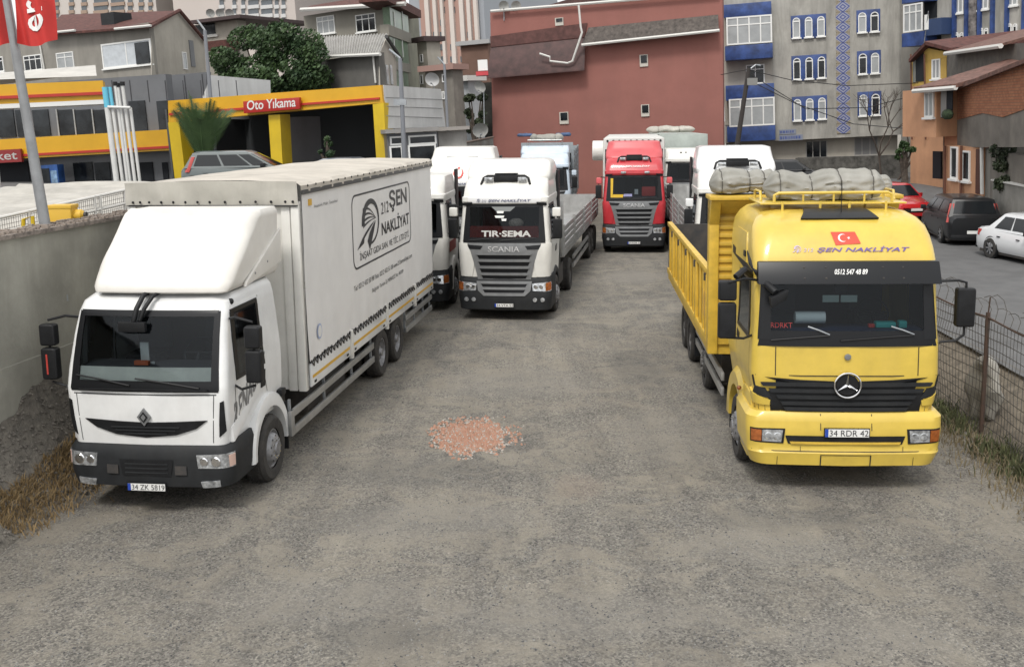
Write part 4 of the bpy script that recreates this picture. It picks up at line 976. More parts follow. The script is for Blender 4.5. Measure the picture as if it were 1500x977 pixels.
    for i in range(16):
        z=1.55+i*.14
        for (x0,x1) in ((-XT+.12,XT-.12),): MB().bx(x0,x1,hy-.035,hy-.002,z,z+.07).build('headboard_rib',YEL2,p,bevel=.012)
    for sg in (-1,1):
        x0,x1=sorted((sg*(XT-.16),sg*XT)); MB().bx(x0,x1,hy-.10,hy+.16,1.25,zt-.08).build('headboard_post',YEL2,p,bevel=.02)
        MB().hexa([(x0,hy-.10,zt-.5),(x1,hy-.10,zt-.5),(x1,hy+.16,zt-.5),(x0,hy+.16,zt-.5),(x0 if sg>0 else x0,hy-.32,zt-.08),(x1,hy-.32,zt-.08),(x1,hy+.16,zt-.08),(x0,hy+.16,zt-.08)]).build('post_gusset',YEL2,p,bevel=.01)
    MB().hexa([(-XT,hy-.06,zt-.32),(XT,hy-.06,zt-.32),(XT,hy+.1,zt-.32),(-XT,hy+.1,zt-.32),(-XT,hy-.34,zt-.075),(XT,hy-.34,zt-.075),(XT,hy+.18,zt-.075),(-XT,hy+.18,zt-.075)]).build('headboard_lip',YEL2,p,bevel=.01)
    MB().bx(-XT-.03,XT+.03,hy-.38,hy+.25,zt-.07,zt-.0).build('headboard_cap',YEL2,p,bevel=.015)
    t=MB(); t.tube([(XT+.0,hy-.1,3.35),(XT+.09,hy-.1,3.4),(XT+.09,hy-.1,3.05),(XT,hy-.1,3.0)],.015,6); t.build('grab_handle',YEL2,p)
yellow(yel); yel.scale=(1.03,1,1)
MY=Matrix.Translation((4.585,13.72,0))@Matrix.Rotation(-rad(4.15),4,'Z')
def yl(x,y,z): return MY@Vector((x,y,z))
bundle(None,'rolled_tarpaulin','large grey tarpaulin roll tied down on the roof rack of the yellow lorry',yl(-.02,1.66,3.99),1.78,.285,rad(5.5),CANV,3,1.0,.0)
bundle(None,'rolled_tarpaulin','creased grey tarpaulin bundle on the left end of the yellow headboard',yl(-.93,3.42,3.98),1.15,.24,rad(4.15),CANV,8,1.0,.0,ropes=3,nu=80)
bundle(None,'rolled_tarpaulin','low grey tarpaulin bundle sloping down on the right end of the yellow headboard',yl(1.0,3.45,3.98),1.0,.17,rad(4.15),CANV,12,.95,.0,ropes=2,nu=80)
bundle(None,'rolled_tarpaulin','small grey tarpaulin fold behind the big roll over the yellow cab',yl(-.1,3.5,3.98),1.5,.20,rad(8),CANV,15,1.0,.0,ropes=2,nu=70)
# ================= cab-over tractor units of the "double slot" kind
def scania(p,paint,roofpaint,txt='ŞEN NAKLİYAT',tcol=None,strip=None,plt='34 RDR 52',dash=DASH,amb=True,high=True,detail=True,cheek=None,bracket=True,grillem=GREYM,name_on=True,zt=4.2,bz=0,by=0):
    cheek=cheek or paint
    lv=[(1.05,1.18,.0,.16),(1.9,1.22,-.03,.16),(2.1,1.22,.0,.15),(3.06,1.14,.16,.14),(3.14,1.16,.12,.16),(3.24,1.16,.13,.18),(3.26,1.14,.20,.2),(3.45,1.13,.28,.24),(3.62,1.11,.42,.26),(3.72,1.08,.58,.28),(3.76,1.0,.72,.28)]
    sh=Shell(lv,2.3,.05)
    sh.body([('f',-.96,.96,2.16,3.02),('r',.6,1.4,2.15,3.0),('l',.6,1.4,2.15,3.0)],ys=(1.9,),dz=.12).build('cab_shell',paint,p,ang=28)
    if high:
        ds=Shell([(3.60,1.10,.62,.3),(3.74,1.13,.62,.3),(3.80,1.14,.66,.3),(3.95,1.13,.82,.3),(4.08,1.10,.98,.32),(zt-.04,1.04,1.10,.32),(zt,.92,1.28,.3)],2.4,.06)
        ds.body(dz=.08).build('roof_deflector',roofpaint,p,ang=40)
    f=MB()
    for q in ([(-1.0,3.07),(1.0,3.07),(.98,2.99),(-.98,2.99)],[(-1.06,2.2),(1.06,2.2),(1.10,2.06),(-1.10,2.06)],[(-1.02,3.06),(-.92,3.05),(-.92,2.12),(-1.10,2.1)],[(.92,3.05),(1.02,3.06),(1.10,2.1),(.92,2.12)]): sh.patch(q,.014,8,3,.02,f)
    f.build('windscreen_frame',BLKG,p)
    sh.patch([(-.95,3.03),(.95,3.03),(1.03,2.12),(-1.03,2.12)],.007,12,6,0).build('windscreen',GLASS,p)
    MB().bx(-1.08,1.08,.3,2.25,1.5,1.52).build('cab_floor',CHAS,p)
    MB().bx(-1.06,1.06,2.2,2.22,1.5,3.2).build('cab_back_panel',mat('cab_lining',(.05,.05,.05),.9),p)
    MB().bx(-1.04,1.04,.08,.7,2.0,2.22).build('dashboard',dash,p,bevel=.05)
    seat(p,-.6,1.1,2.25,SEAT if dash!=DASHR else dash); seat(p,.6,1.1,2.25); steering(p,.55,.75,2.38)
    # pale header strip over the screen
    if strip: sh.patch([(-.98,3.235),(.98,3.235),(.96,3.10),(-.96,3.10)],.008,10,2,.01).build('header_strip',strip,p)
    if txt:
        z0,z1=(3.125,3.21) if high else (3.36,3.46)
        text('header_lettering',txt,sh.fn(-.42,.72,z0,z1,.018),tcol or INKN,p,shear=.3,bold=.02)
        text('header_lettering','212',sh.fn(-.60,-.47,z0,z0+.06,.018),tcol or INKN,p,shear=.3)
        emblem_bird(p,lambda a,b:sh.P(-.68+.05*a,(z0+z1)/2+.04*b,.018),tcol or INKN)
    q=MB()
    for sg in (-1,1): sh.patch(mir([(.86,3.13),(1.10,3.11),(1.10,3.02),(.86,3.05)],sg),.05,3,2,.05,q)
    q.build('visor_clip',BLK,p)
    if bracket:
        q=MB(); zb=3.86 if high else 3.78; y=.60
        q.tube([(-.66,.42,3.56),(-.60,.50,3.74),(-.5,.54,3.79),(.5,.54,3.79),(.60,.50,3.74),(.66,.42,3.56)],.035,8)
        q.bx(-.32,.32,.40,.58,3.64,3.80); q.bx(-.3,.3,.5,.72,3.80,3.86); q.v=[(x_,y_+by,z_+bz) for x_,y_,z_ in q.v]; q.build('roof_lamp_bracket',BLK,p,bevel=.012)
        for x in (-.45,.45): MB().bx(x-.11,x+.11,.36+by,.46+by,3.66+bz,3.76+bz).build('roof_lamp',HEAD,p,bevel=.02)
    # grille
    G=sh.poly([(-.98,2.055),(.98,2.055),(.96,1.93),(.82,1.60),(.70,1.06),(-.70,1.06),(-.82,1.60),(-.96,1.93)],.02,.05,4).build('grille_panel',grillem,p)
    bs=Shell([(.25,1.12,.02,.22),(.30,1.22,-.10,.22),(.62,1.26,-.12,.22),(1.05,1.25,-.06,.2),(1.18,1.22,.0,.18)],1.0,.06)
    B=bs.body(dz=.12).build('bumper',DKG,p,ang=34)
    low=bs.poly([(-.74,1.05),(.74,1.05),(.70,.80),(.55,.665),(-.55,.665),(-.70,.80)],.012,.03,3).build('lower_grille_panel',grillem,p)
    for z,w,h in ((1.64,.72,.12),(1.46,.69,.12),(1.28,.66,.12),(1.12,.62,.10)):
        sh.patch([(-w,z+h),(w,z+h),(w-.05,z),(-w+.05,z)],.026,8,1,.01).build('grille_slot',BLKG,G)
        sh.patch([(-w-.02,z+h+.015),(w+.02,z+h+.025),(w,z+h-.015),(-w,z+h-.015)],.05,8,1,.04).build('grille_bar',grillem,G)
    for z,w,h in ((.90,.62,.09),(.75,.57,.09)):
        bs.patch([(-w,z+h),(w,z+h),(w-.05,z),(-w+.05,z)],.018,8,1,.01).build('grille_slot',BLKG,low)
        bs.patch([(-w-.02,z+h+.015),(w+.02,z+h+.015),(w,z+h-.01),(-w,z+h-.01)],.04,8,1,.04).build('grille_bar',grillem,low)
    for sg in (-1,1):
        sh.poly(mir([(.56,1.98),(.98,2.01),(.92,1.90),(.62,1.89)],sg),.026,.02,3).build('upper_vent',BLKG,G)
        # coloured cheek curving down beside the grille
        sh.poly(mir([(1.02,2.05),(1.30,2.05),(1.32,1.5),(1.30,1.17),(.86,1.17),(.80,1.5),(.90,1.85)],sg),.030,.03,4,cen=(sg*1.06,1.6)).build('cheek_panel',cheek,p)
        H_=bs.poly(mir([(.74,.99),(1.28,1.04),(1.28,.80),(1.12,.78),(.76,.80)],sg),.014,.03,3).build('headlight',HEAD,p)
        for x in (.84,.98): MB().lathe([(0,.06),(-.012,.05),(-.014,.001)],bs.P(sg*x,.90,.018),'y',14).build('lamp_lens',CHROME,H_)
        if amb: bs.patch(mir([(1.10,1.01),(1.26,1.03),(1.26,.82),(1.10,.80)],sg),.02,3,3,.02).build('indicator',AMB,H_)
        for x in (.82,1.02): MB().lathe([(0,.06),(-.014,.05),(-.016,.001)],bs.P(sg*x,.56,.004),'y',14).build('fog_lamp',HEAD,p)
    if name_on: text('grille_badge','SCANIA',sh.fn(-.42,.42,1.83,1.97,.032),mat('badge_silver',(.5,.5,.5),.35,metal=.3),G,bold=.01)
    plate(p,plt,0.0,.42,-.125,.52,.115)
    for sg in (-1,1):
        fr=sh.patch([(sh.S(.58,3.0,sg),3.0),(sh.S(1.42,3.0,sg),3.0),(sh.S(1.42,2.15,sg),2.15),(sh.S(.5,2.15,sg),2.15)],.006,3,3,0).build('door_window',GLASSD,p)
        q=MB()
        for a in ([(.5,3.05),(1.48,3.05),(1.48,2.99),(.5,2.99)],[(.40,2.18),(1.48,2.18),(1.48,2.12),(.40,2.12)],[(.5,3.0),(.60,3.0),(.54,2.15),(.42,2.15)],[(1.40,3.0),(1.48,3.0),(1.48,2.15),(1.40,2.15)]): sh.patch([(sh.S(y,z,sg),z) for y,z in a],.012,3,3,.02,q)
        q.build('window_surround',BLKG,fr)
        if detail:
            q=MB()
            for a in ([(.38,2.1),(.39,2.1),(.44,1.2),(.43,1.2)],[(1.56,3.1),(1.57,3.1),(1.57,1.3),(1.56,1.3)]): sh.patch([(sh.S(y,z,sg),z) for y,z in a],.003,1,6,0,q)
            q.build('door_gap',DKG,p)
        sh.patch([(sh.S(1.3,1.85,sg),1.85),(sh.S(1.5,1.85,sg),1.88),(sh.S(1.5,1.7,sg),1.72),(sh.S(1.3,1.7,sg),1.7)],.014,2,2,.02).build('door_handle',BLK,p)
        cyw,czw,R0,R1=1.45,.52,.60,.72; N_=14; rings=[]
        for k in range(N_+1):
            t=math.pi*(k/N_); yo=cyw-math.cos(t)*R1; zo=czw+math.sin(t)*R1*1.1; yi=cyw-math.cos(t)*R0; zi=czw+math.sin(t)*R0
            rings.append([(sg*.8,yo,zo),(sg*1.18,yo,zo),(sg*1.23,yo*.7+yi*.3,zo*.7+zi*.3),(sg*1.225,yi,zi),(sg*.8,yi,zi)])
        MB().loft(rings).build('fender',DKG,p)
        MB().bx(min(sg*.85,sg*1.22),max(sg*.85,sg*1.22),.25,.85,.42,1.1).build('entry_step',DKG,p,bevel=.05)
        MB().bx(min(sg*1.13,sg*1.19),max(sg*1.13,sg*1.19),2.3,2.75,1.1,zt-.35).build('side_air_dam',BLK,p,bevel=.02)
        mirror(p,sg*1.40,.22,2.42,.24,.52,sg,[[(sg*1.14,.35,2.98),(sg*1.3,.2,3.0),(sg*1.40,.2,2.9),(sg*1.4,.2,2.7)],[(sg*1.2,.3,2.15),(sg*1.4,.2,2.18)]])
        mirror(p,sg*1.38,.22,2.86,.22,.24,sg,None,m=roofpaint if detail else BLK)
    wheel(p,1.22,1.45,.51,.30,1,RIM,hub='front'); wheel(p,-1.22,1.45,.51,.30,-1,RIM,hub='front')
    for sg in (-1,1): wheel(p,sg*1.24,5.1,.51,.28,sg,RIMD,dual=True)
    MB().bx(-.47,-.39,.3,6.0,.7,1.0).bx(.39,.47,.3,6.0,.7,1.0).bx(-1.1,-.5,2.6,4.3,.45,1.0).bx(.5,1.1,2.6,4.3,.45,1.0).build('chassis',CHAS,p,bevel=.01)
    for y in (1.45,5.1): MB().tube([(-1,y,.5),(1,y,.5)],.07,8).build('axle',CHAS,p)
    t=MB()
    for k in range(2):
        x0,x1=-.94,-.12
        a,b_=((x0,-.14),(-.08,.82))[k]
        t.tube([sh.P(a,2.12,.04),sh.P((a+b_)/2,2.155,.045),sh.P(b_,2.18,.03)],.011,6)
    t.build('wiper',BLK,p)
    return sh
def trailer(p,L,y0,m,side_h=.8,zf=1.35,slats=4,headm=None,boxm=None,boxh=0,X=1.27,whl=True):
    "flat trailer with slatted dropsides, or a boxed body when boxm is given"
    MB().bx(-X,X,y0,y0+L,zf-.15,zf).build('trailer_floor',ALU,p)
    MB().bx(-.5,-.4,y0+1,y0+L-.1,zf-.55,zf-.16).bx(.4,.5,y0+1,y0+L-.1,zf-.55,zf-.16).build('chassis',CHAS,p)
    if boxm:
        MB().bx(-X,X,y0,y0+L,zf,zf+boxh).build('container_body',boxm,p,bevel=.03)
        for sg in (-1,1):
            for k in range(int(L/.6)):
                x0,x1=sorted((sg*X,sg*(X+.025))); MB().bx(x0,x1,y0+.15+k*.6,y0+.35+k*.6,zf+.1,zf+boxh-.12).build('bed_rib',boxm,p)
    else:
        for sg in (-1,1):
            k=0; n=max(2,int(L/3.2)); s_=L/n
            for i in range(n):
                a=y0+i*s_+.05; b_=a+s_-.1
                for j in range(slats):
                    z=zf+j*side_h/slats; x0,x1=sorted((sg*(X-.03),sg*X)); MB().bx(x0,x1,a,b_,z+.02,z+side_h/slats-.025).build('bed_board',m,p,bevel=.004)
            for i in range(n+1):
                y=y0+i*s_; x0,x1=sorted((sg*(X-.06),sg*(X+.03))); MB().bx(x0,x1,y-.045,y+.045,zf-.1,zf+side_h+.05).build('side_post',m,p)
        MB().bx(-X,X,y0-.04,y0,zf,zf+side_h+(.75 if side_h<2 else .4)).build('headboard',headm or m,p,bevel=.01)
        MB().bx(-X,X,y0+L-.04,y0+L,zf,zf+side_h).build('tailboard',m,p)
    if whl:
        for k in range(3):
            for sg in (-1,1): wheel(p,sg*1.24,y0+L-3.6+1.32*k,.50,.28,sg,RIMD,dual=False)
    for sg in (-1,1):
        for z in (.62,.9):
            x0,x1=sorted((sg*1.2,sg*1.25)); MB().bx(x0,x1,y0+3.2,y0+L-4.4,z-.06,z+.06).build('side_guard',ALU,p)
def truck(name,label,u,v,Y,yaw,fn,grp=None):
    P_=at(u,v,Y); p=empty(name,label,'truck',(P_.x,Y,0),rad(yaw)); fn(p); return p
# white tractor and flat trailer beside the box truck
def f1(p):
    sh=scania(p,CREAM,CREAM,strip=mat('header_white',(.78,.78,.78),.4),plt='34 VTA 52',dash=DASHR)
    b=MB()
    # white block print across the foot of the windscreen
    text('windscreen_lettering','мSемА'.replace('м','TIR').replace('ем','ER') if False else 'TIR·SEMA',sh.fn(-.60,.72,2.22,2.38,.016),mat('ink_dull_white',(.5,.49,.47),.6),p,bold=.035)
    sh.patch([(-.9,2.50),(.9,2.50),(.98,2.20),(-.98,2.20)],.004,8,2,0).build('red_screen_cloth',DASHR,p)
    for x,z,w in ((-.10,2.86,.10),(-.12,2.74,.13),(.0,2.66,.07)): sh.patch([(x-w,z+.03),(x+w,z+.03),(x+w*.8,z-.03),(x-w*.8,z-.03)],.016,3,1,0).build('screen_sticker',INKW,p)
    sh.poly([(-.34,3.0),(.30,3.0),(.16,2.88),(-.20,2.88)],.016,0,2).build('screen_sticker',mat('grey_print',(.2,.21,.21),.6),p)
    MB().sphere((.28,.35,2.55),.17,1.2,.6,.8).build('plush_toy',mat('plush',(.4,.33,.28),.95,ns=20,amt=.3),p)
    trailer(p,13.4,2.95,ALU,side_h=.75,zf=1.45,slats=4)
tA=truck('flatbed_truck','white tractor with grey front grille, red screen cloth and a slatted flat trailer behind it','745',0,0,0,lambda p:None) if False else None
def mk(name,label,x,y,yaw): return empty(name,label,'truck',(x,y,0),rad(yaw))
sca=mk('flatbed_truck','cream white tractor with red cloth behind its screen pulling a slatted flat trailer',-.20,26.8,9.0); f1(sca)
def f2(p):
    yellowp=mat('yellow_sticker',(.6,.38,.02),.6)
    sh=scania(p,REDP,REDP2,txt=None,plt='34 RDR 31',zt=4.38)
    text('roof_lettering','ŞEN NAKLİYAT',sh.fn(-.34,.62,3.36,3.45,.03),INKW,p,shear=.3,bold=.03); text('roof_lettering','212',sh.fn(-.52,-.38,3.36,3.41,.03),INKW,p,shear=.3)
    sh.patch([(-.94,2.95),(-.82,2.95),(-.84,2.2),(-.98,2.2)],.012,2,3,0).build('yellow_screen_strip',yellowp,p)
    sh.patch([(-.82,2.32),(-.42,2.32),(-.44,2.2),(-.86,2.2)],.012,2,2,0).build('yellow_screen_strip',yellowp,p)
    MB().bx(.30,.85,.4,.6,2.22,2.6).build('red_bag',INKR,p,bevel=.05); MB().bx(.02,.16,.4,.5,2.3,2.5).build('screen_sticker',INKW,p)
    sh.patch([(-.4,2.34),(-.08,2.34),(-.08,2.24),(-.42,2.24)],.012,2,1,0).build('screen_sticker',mat('pale_violet',(.25,.25,.42),.6),p)
    for x in (-.42,.50): MB().bx(x-.10,x+.10,.02,.10,3.14,3.23).build('roof_lamp',HEAD,p,bevel=.02)
    trailer(p,13.4,3.0,ALU,zf=1.35,boxm=mat('pale_box_body',(.60,.60,.57),.6,ns=2,amt=.08,streak=.3,dirt=(.35,.33,.3)),boxh=3.12)
    q=MB()
    for k in range(10): q.lathe([(0,.05),(-.02,.04),(-.02,.001)],(-1.1+k*.245,2.98,4.36),'y',8)
    q.build('roof_eyelets',BLK,p)
    t=MB().lathe([(-.25,.001),(-.25,.42),(.25,.42),(.25,.001)],(-1.50,3.6,3.95),'x',24); t.build('side_tank',CREAM,p,bevel=.05)
redt=mk('red_truck','red tractor pulling a tall pale box trailer at the far end of the yard',4.86,40.4,6.5); f2(redt)
def f3(p):
    sh=scania(p,CREAM,CREAM,txt=None,strip=None,plt='34 FR 212',dash=DASH)
    trailer(p,13.4,2.95,ALU,side_h=1.0,zf=1.45,slats=5)
t3=mk('white_tractor','white high roofed tractor partly hidden behind the yellow load bed',6.40,28.6,4.5) if False else None
wt=mk('white_tractor','white high roofed truck standing behind the yellow load bed with a black roof lamp bracket',6.55,29.3,3.0)
wt.location.x=6.45; wt.location.y=28.9; wt.rotation_euler.z=-rad(5.5)
def f3b(p):
    sh=scania(p,CREAM,WHITE,txt=None,strip=None,plt='34 FR 212',dash=DASH,zt=4.42,bz=.22,by=.12)
    trailer(p,13.4,2.95,ALU,side_h=.95,zf=1.45,slats=5)
f3b(wt)
def crescent_mark(p,sh,cx,cz,r,m):
    n=28; b=MB(); vs=[]
    for k in range(n+1):
        a=rad(125+290*k/n); w=.34*math.sin(math.pi*k/n)**.6+.02
        vs+=[sh.P(cx+r*math.cos(a),cz+r*math.sin(a),.03),sh.P(cx+r*(1-w)*math.cos(a),cz+r*(1-w)*math.sin(a)+.0,.03)]
    b.add(vs,[(2*i,2*i+1,2*i+3,2*i+2) for i in range(n)]); b.build('crescent_mark',m,p,recalc=False,smooth=False)
    b=MB(); vs=[sh.P(cx,cz+r*.95,.03)]+[sh.P(cx+(.32*r if k%2==0 else .13*r)*math.cos(rad(90+36*k)),cz+r*.95+(.32*r if k%2==0 else .13*r)*math.sin(rad(90+36*k)),.03) for k in range(10)]
    b.add(vs,[(0,1+k,1+(k+1)%10) for k in range(10)]); b.build('star_mark',m,p,recalc=False,smooth=False)
def f4(p):
    sh=scania(p,CREAM,CREAM,txt='ŞEN NAKLİYAT',strip=mat('header_white',(.78,.78,.78),.4),plt='34 KM 804',dash=DASH,bracket=False,zt=4.38)
    crescent_mark(p,sh,-.05,3.50,.17,INKR)
    MB().bx(-.55,.55,.95,1.25,3.98,4.06).build('roof_hatch',ALU,p,bevel=.02)
    trailer(p,10,2.95,ALU,side_h=.9,zf=1.4)
ct=mk('crescent_truck','white truck with a red crescent on its roof front behind the box truck',-1.75,34.6,6.0); f4(ct)
def f5(p):
    sh=scania(p,CREAM,CREAM,txt=None,strip=None,plt='34 DR 90',dash=DASH,high=False,bracket=False,detail=False)
    for sg in (-1,1):
        cyw,czw,R0,R1=1.45,.52,.64,.80; rings=[]
        for k in range(15):
            t=math.pi*k/14; yo=cyw-math.cos(t)*R1; zo=czw+math.sin(t)*R1*1.1; yi=cyw-math.cos(t)*R0; zi=czw+math.sin(t)*R0
            rings.append([(sg*1.1,yo,zo),(sg*1.24,yo,zo),(sg*1.27,yo*.7+yi*.3,zo*.7+zi*.3),(sg*1.265,yi,zi),(sg*1.1,yi,zi)])
        MB().loft(rings).build('fender',CREAM,p)
    sh.patch([(sh.S(.5,1.9),1.9),(sh.S(1.7,1.9),1.9),(sh.S(1.7,1.6),1.6),(sh.S(.5,1.6),1.6)],.02,3,2,.01).build('red_side_print',mat('red_side_print',(.28,.03,.025),.5),p)
hid=mk('small_white_truck','plain white low roofed truck squeezed between the box truck and the cream tractor',-3.0,28.3,5.0); f5(hid)
def f6(p):
    sh=scania(p,BLUEW,BLUEW,txt=None,plt='34 BZ 33',dash=DASH,bracket=False,zt=4.05)
    k=MB(); k.tube([(-.8,.9,4.1),(-.8,.9,4.36),(.8,.9,4.36),(.8,.9,4.1)],.02,6); k.tube([(-.8,2.2,4.1),(-.8,2.2,4.36),(.8,2.2,4.36),(.8,2.2,4.1)],.02,6); k.tube([(-.8,.9,4.36),(-.8,2.2,4.36)],.02,6); k.tube([(.8,.9,4.36),(.8,2.2,4.36)],.02,6); k.build('rack_rail',ALU,p)
    trailer(p,11,3.0,mat('grey_blue_body',(.28,.31,.33),.6,ns=2,amt=.1),side_h=2.45,zf=1.35,slats=7,headm=mat('grey_blue_body',(.28,.31,.33),.6))
bt=mk('blue_white_truck','pale blue truck with a roof rack between the cream tractor and the red truck',1.55,47.5,5.0); f6(bt)
bundle(None,'rolled_tarpaulin','grey tarpaulin roll lying on the roof rack of the pale blue truck',(1.75,49.2,4.30),1.6,.22,rad(5),CANV,21,1.0,ropes=2,nu=50,nv=24)
for i,(x,lab,m_) in enumerate(((.75,'left','blue'),(2.6,'right','blue'))):
    bundle(None,'rolled_tarpaulin','blue tarpaulin roll on the %s end of the pale blue truck\'s tall headboard'%lab,(x,50.6,4.50),.8,.11,rad(5),mat('blue_canvas',(.06,.10,.20),.8,ns=4,amt=.2),31+i,1.0,ropes=1,nu=40,nv=20)
def f7(p):
    sh=scania(p,CREAM,CREAM,txt=None,plt='34 EK 07',dash=DASH,bracket=False,high=False,detail=False)
    trailer(p,9,2.8,ALU,zf=1.35,boxm=mat('pale_green_body',(.38,.42,.39),.6,ns=2,amt=.1),boxh=3.1)
    q=MB()
    for k in range(2): q.lathe([(0,.05),(-.02,.04),(-.02,.001)],(-.35+k*.25,.38,3.55),'y',8)
    q.build('roof_eyelets',BLK,p)
gt=mk('green_box_truck','small white truck with a pale green box body right behind the red truck',9.0,52.0,4.0); f7(gt)
bundle(None,'rolled_tarpaulin','pale tarpaulin roll lying on top of the pale green box body',(8.6,55.4,4.55),2.6,.24,rad(3),TARPG,41,.9,ropes=2,nu=60,nv=24)
# ================= cars
def car(name,label,cat,x,y,z,heading,L,W_,H,paint,kind='hatch',rimm=RIM,plt=None,wb=2.6,fo=.85):
    "local y=0 at the nose, +y towards the tail; heading is the bearing in degrees that the nose points to (0 = away from the camera)"
    p=empty(name,label,cat,(x,y,z),rad(heading+180)); w=W_/2
    hood=.95 if kind!='mpv' else .55; belt=.92*H/1.45 if kind!='sedan' else .90; belt=min(belt,1.02)
    dk=L-.12
    prof=[(0,w*.72,.60),(.06,w*.86,.70),(.22,w*.95,.76),(hood*.7,w*.99,.86),(hood,w,.94),(1.6,w,belt),(L-1.1,w,belt+.04),(L-.5,w*.985,belt+.06),(L-.12,w*.93,belt+.04 if kind!='sedan' else belt+.02),(L,w*.84,belt-.06)]
    rings=[]; 
    fine=[]
    for a,b_ in zip(prof,prof[1:]):
        for k in range(3): fine.append(tuple(p0+(p1-p0)*k/3 for p0,p1 in zip(a,b_)))
    fine.append(prof[-1])
    for (yy,ww,zt) in fine:
        e=.30 if .2<yy<L-.2 else .36
        rings.append([(-ww*.88,yy,.20),(-ww*.97,yy,.32),(-ww,yy,.55),(-ww*.985,yy,zt-.22),(-ww*.93,yy,zt-.06),(-ww*.80,yy,zt),(-ww*.3,yy,zt+.015),(ww*.3,yy,zt+.015),(ww*.80,yy,zt),(ww*.93,yy,zt-.06),(ww*.985,yy,zt-.22),(ww,yy,.55),(ww*.97,yy,.32),(ww*.88,yy,.20)])
    MB().loft(rings).build('body',paint,p,ang=35)
    # greenhouse
    g0={'sedan':(1.05,L-.62),'hatch':(1.0,L-.20),'mpv':(.62,L-.12),'van':(.45,L-.05)}[kind]; g1={'sedan':(1.85,L-1.35),'hatch':(1.75,L-.65),'mpv':(1.6,L-.42),'van':(1.15,L-.10)}[kind]
    zb=belt-.02; zt=H; wb0,wb1=w*.93,w*.74 if kind!='van' else w*.85
    def gp(s,t,v,o=0):   # side s: front back left right
        y0=g0[0]+(g1[0]-g0[0])*v; y1=g0[1]+(g1[1]-g0[1])*v; ww=wb0+(wb1-wb0)*v; z=zb+(zt-.05-zb)*v
        if s=='f': return Vector((-ww+2*ww*t,y0-.06*math.sin(math.pi*t)-o,z+o*.5))
        if s=='b': return Vector((-ww+2*ww*t,y1+.05*math.sin(math.pi*t)+o,z+o*.3))
        return Vector(((-ww-o) if s=='l' else (ww+o),y0+(y1-y0)*t,z+o*.3))
    rr=[]
    for v in (0,.33,.66,.92,1.0,1.04):
        vv=min(v,1); ring=[gp('f',t/8,vv) for t in range(8)]+[gp('r',t/8,vv) for t in range(8)]+[gp('b',1-t/8,vv) for t in range(8)]+[gp('l',1-t/8,vv) for t in range(8)]
        if v>1: ring=[Vector((q.x*.8,(q.y-(g1[0]+g1[1])/2)*.88+(g1[0]+g1[1])/2,zt)) for q in ring]
        rr.append(ring)
    MB().loft(rr).build('roof',paint,p,ang=30)
    def win(s,t0,t1,v0,v1,nm,skew=0):
        m=MB(); m.grid(lambda a,b_:gp(s,t0+(t1-t0)*a+skew*(1-b_)*0,v0+(v1-v0)*b_,.012),6,3); return m.build(nm,GLASSC,p,recalc=False)
    win('f',.05,.95,.10,.93,'windscreen'); win('b',.07,.93,.18 if kind!='sedan' else .1,.90,'rear_window')
    for s in 'lr':
        segs={'sedan':[(.10,.50),(.53,.86)],'hatch':[(.08,.45),(.48,.85)],'mpv':[(.04,.22),(.25,.55),(.58,.90)],'van':[(.05,.32)]}[kind]
        for a,b_ in segs: win(s,a,b_,.14,.86,'side_window')
    # lamps, wheels, bumper, mirrors
    for sg in (-1,1):
        m=MB(); m.hexa([(sg*w*.55,.10,.58),(sg*w*.93,.26,.60),(sg*w*.96,.48,.66),(sg*w*.6,.3,.66),(sg*w*.55,.10,.70),(sg*w*.93,.24,.74),(sg*w*.95,.52,.80),(sg*w*.6,.3,.80)]); m.build('headlight',HEAD,p,bevel=.01)
        m=MB()
        if kind=='mpv': m.hexa([(sg*w*.86,L-.10,.80),(sg*w*1.0,L-.22,.80),(sg*w*.98,L-.32,.80),(sg*w*.8,L-.3,.80),(sg*w*.70,L-.30,H-.18),(sg*w*.84,L-.42,H-.18),(sg*w*.82,L-.5,H-.18),(sg*w*.66,L-.5,H-.18)])
        else: m.hexa([(sg*w*.72,L-.04,.66),(sg*w*.96,L-.22,.66),(sg*w*.94,L-.4,.66),(sg*w*.7,L-.3,.66),(sg*w*.72,L-.05,.86),(sg*w*.95,L-.24,.86),(sg*w*.92,L-.4,.86),(sg*w*.7,L-.3,.86)])
        m.build('tail_light',REDL,p,bevel=.008)
        MB().bx(min(sg*w*.98,sg*(w+.16)),max(sg*w*.98,sg*(w+.16)),g0[0]+.35,g0[0]+.50,belt-.02,belt+.14).build('door_mirror',paint if kind=='hatch' else BLK,p,bevel=.03)
        for yy in (fo,fo+wb):
            cx=sg*(w+.008); R_=.315
            t=MB(); t.lathe([(0.004,.62*R_),(.008,.9*R_),(0,R_),(-.2,R_),(-.2,.5*R_)],(cx,yy,R_),n=28,sgn=sg); T=t.build('wheel',TYRE,p)
            t=MB(); t.lathe([(.008,.64*R_),(.0,.60*R_),(-.03,.5*R_),(-.03,.001)],(cx,yy,R_),n=24,sgn=sg); t.build('rim',BLK,T)
            for k in range(7):
                a=2*math.pi*k/7; ca,sa=math.cos(a),math.sin(a); w0=.022
                MB().hexa([(cx+sg*o,yy+ca*r_-sa*q_,R_+sa*r_+ca*q_) for o in (-.02,.008) for r_,q_ in ((.02,-w0),(.62*R_,-w0*.8),(.62*R_,w0*.8),(.02,w0))]).build('spoke',rimm,T)
            t=MB(); t.lathe([(.0,1.02*R_),(.004,1.17*R_),(-.1,1.17*R_)],(sg*(w-.012),yy,R_+.01),n=32,sgn=sg); t.build('wheel_arch',BLK,p)
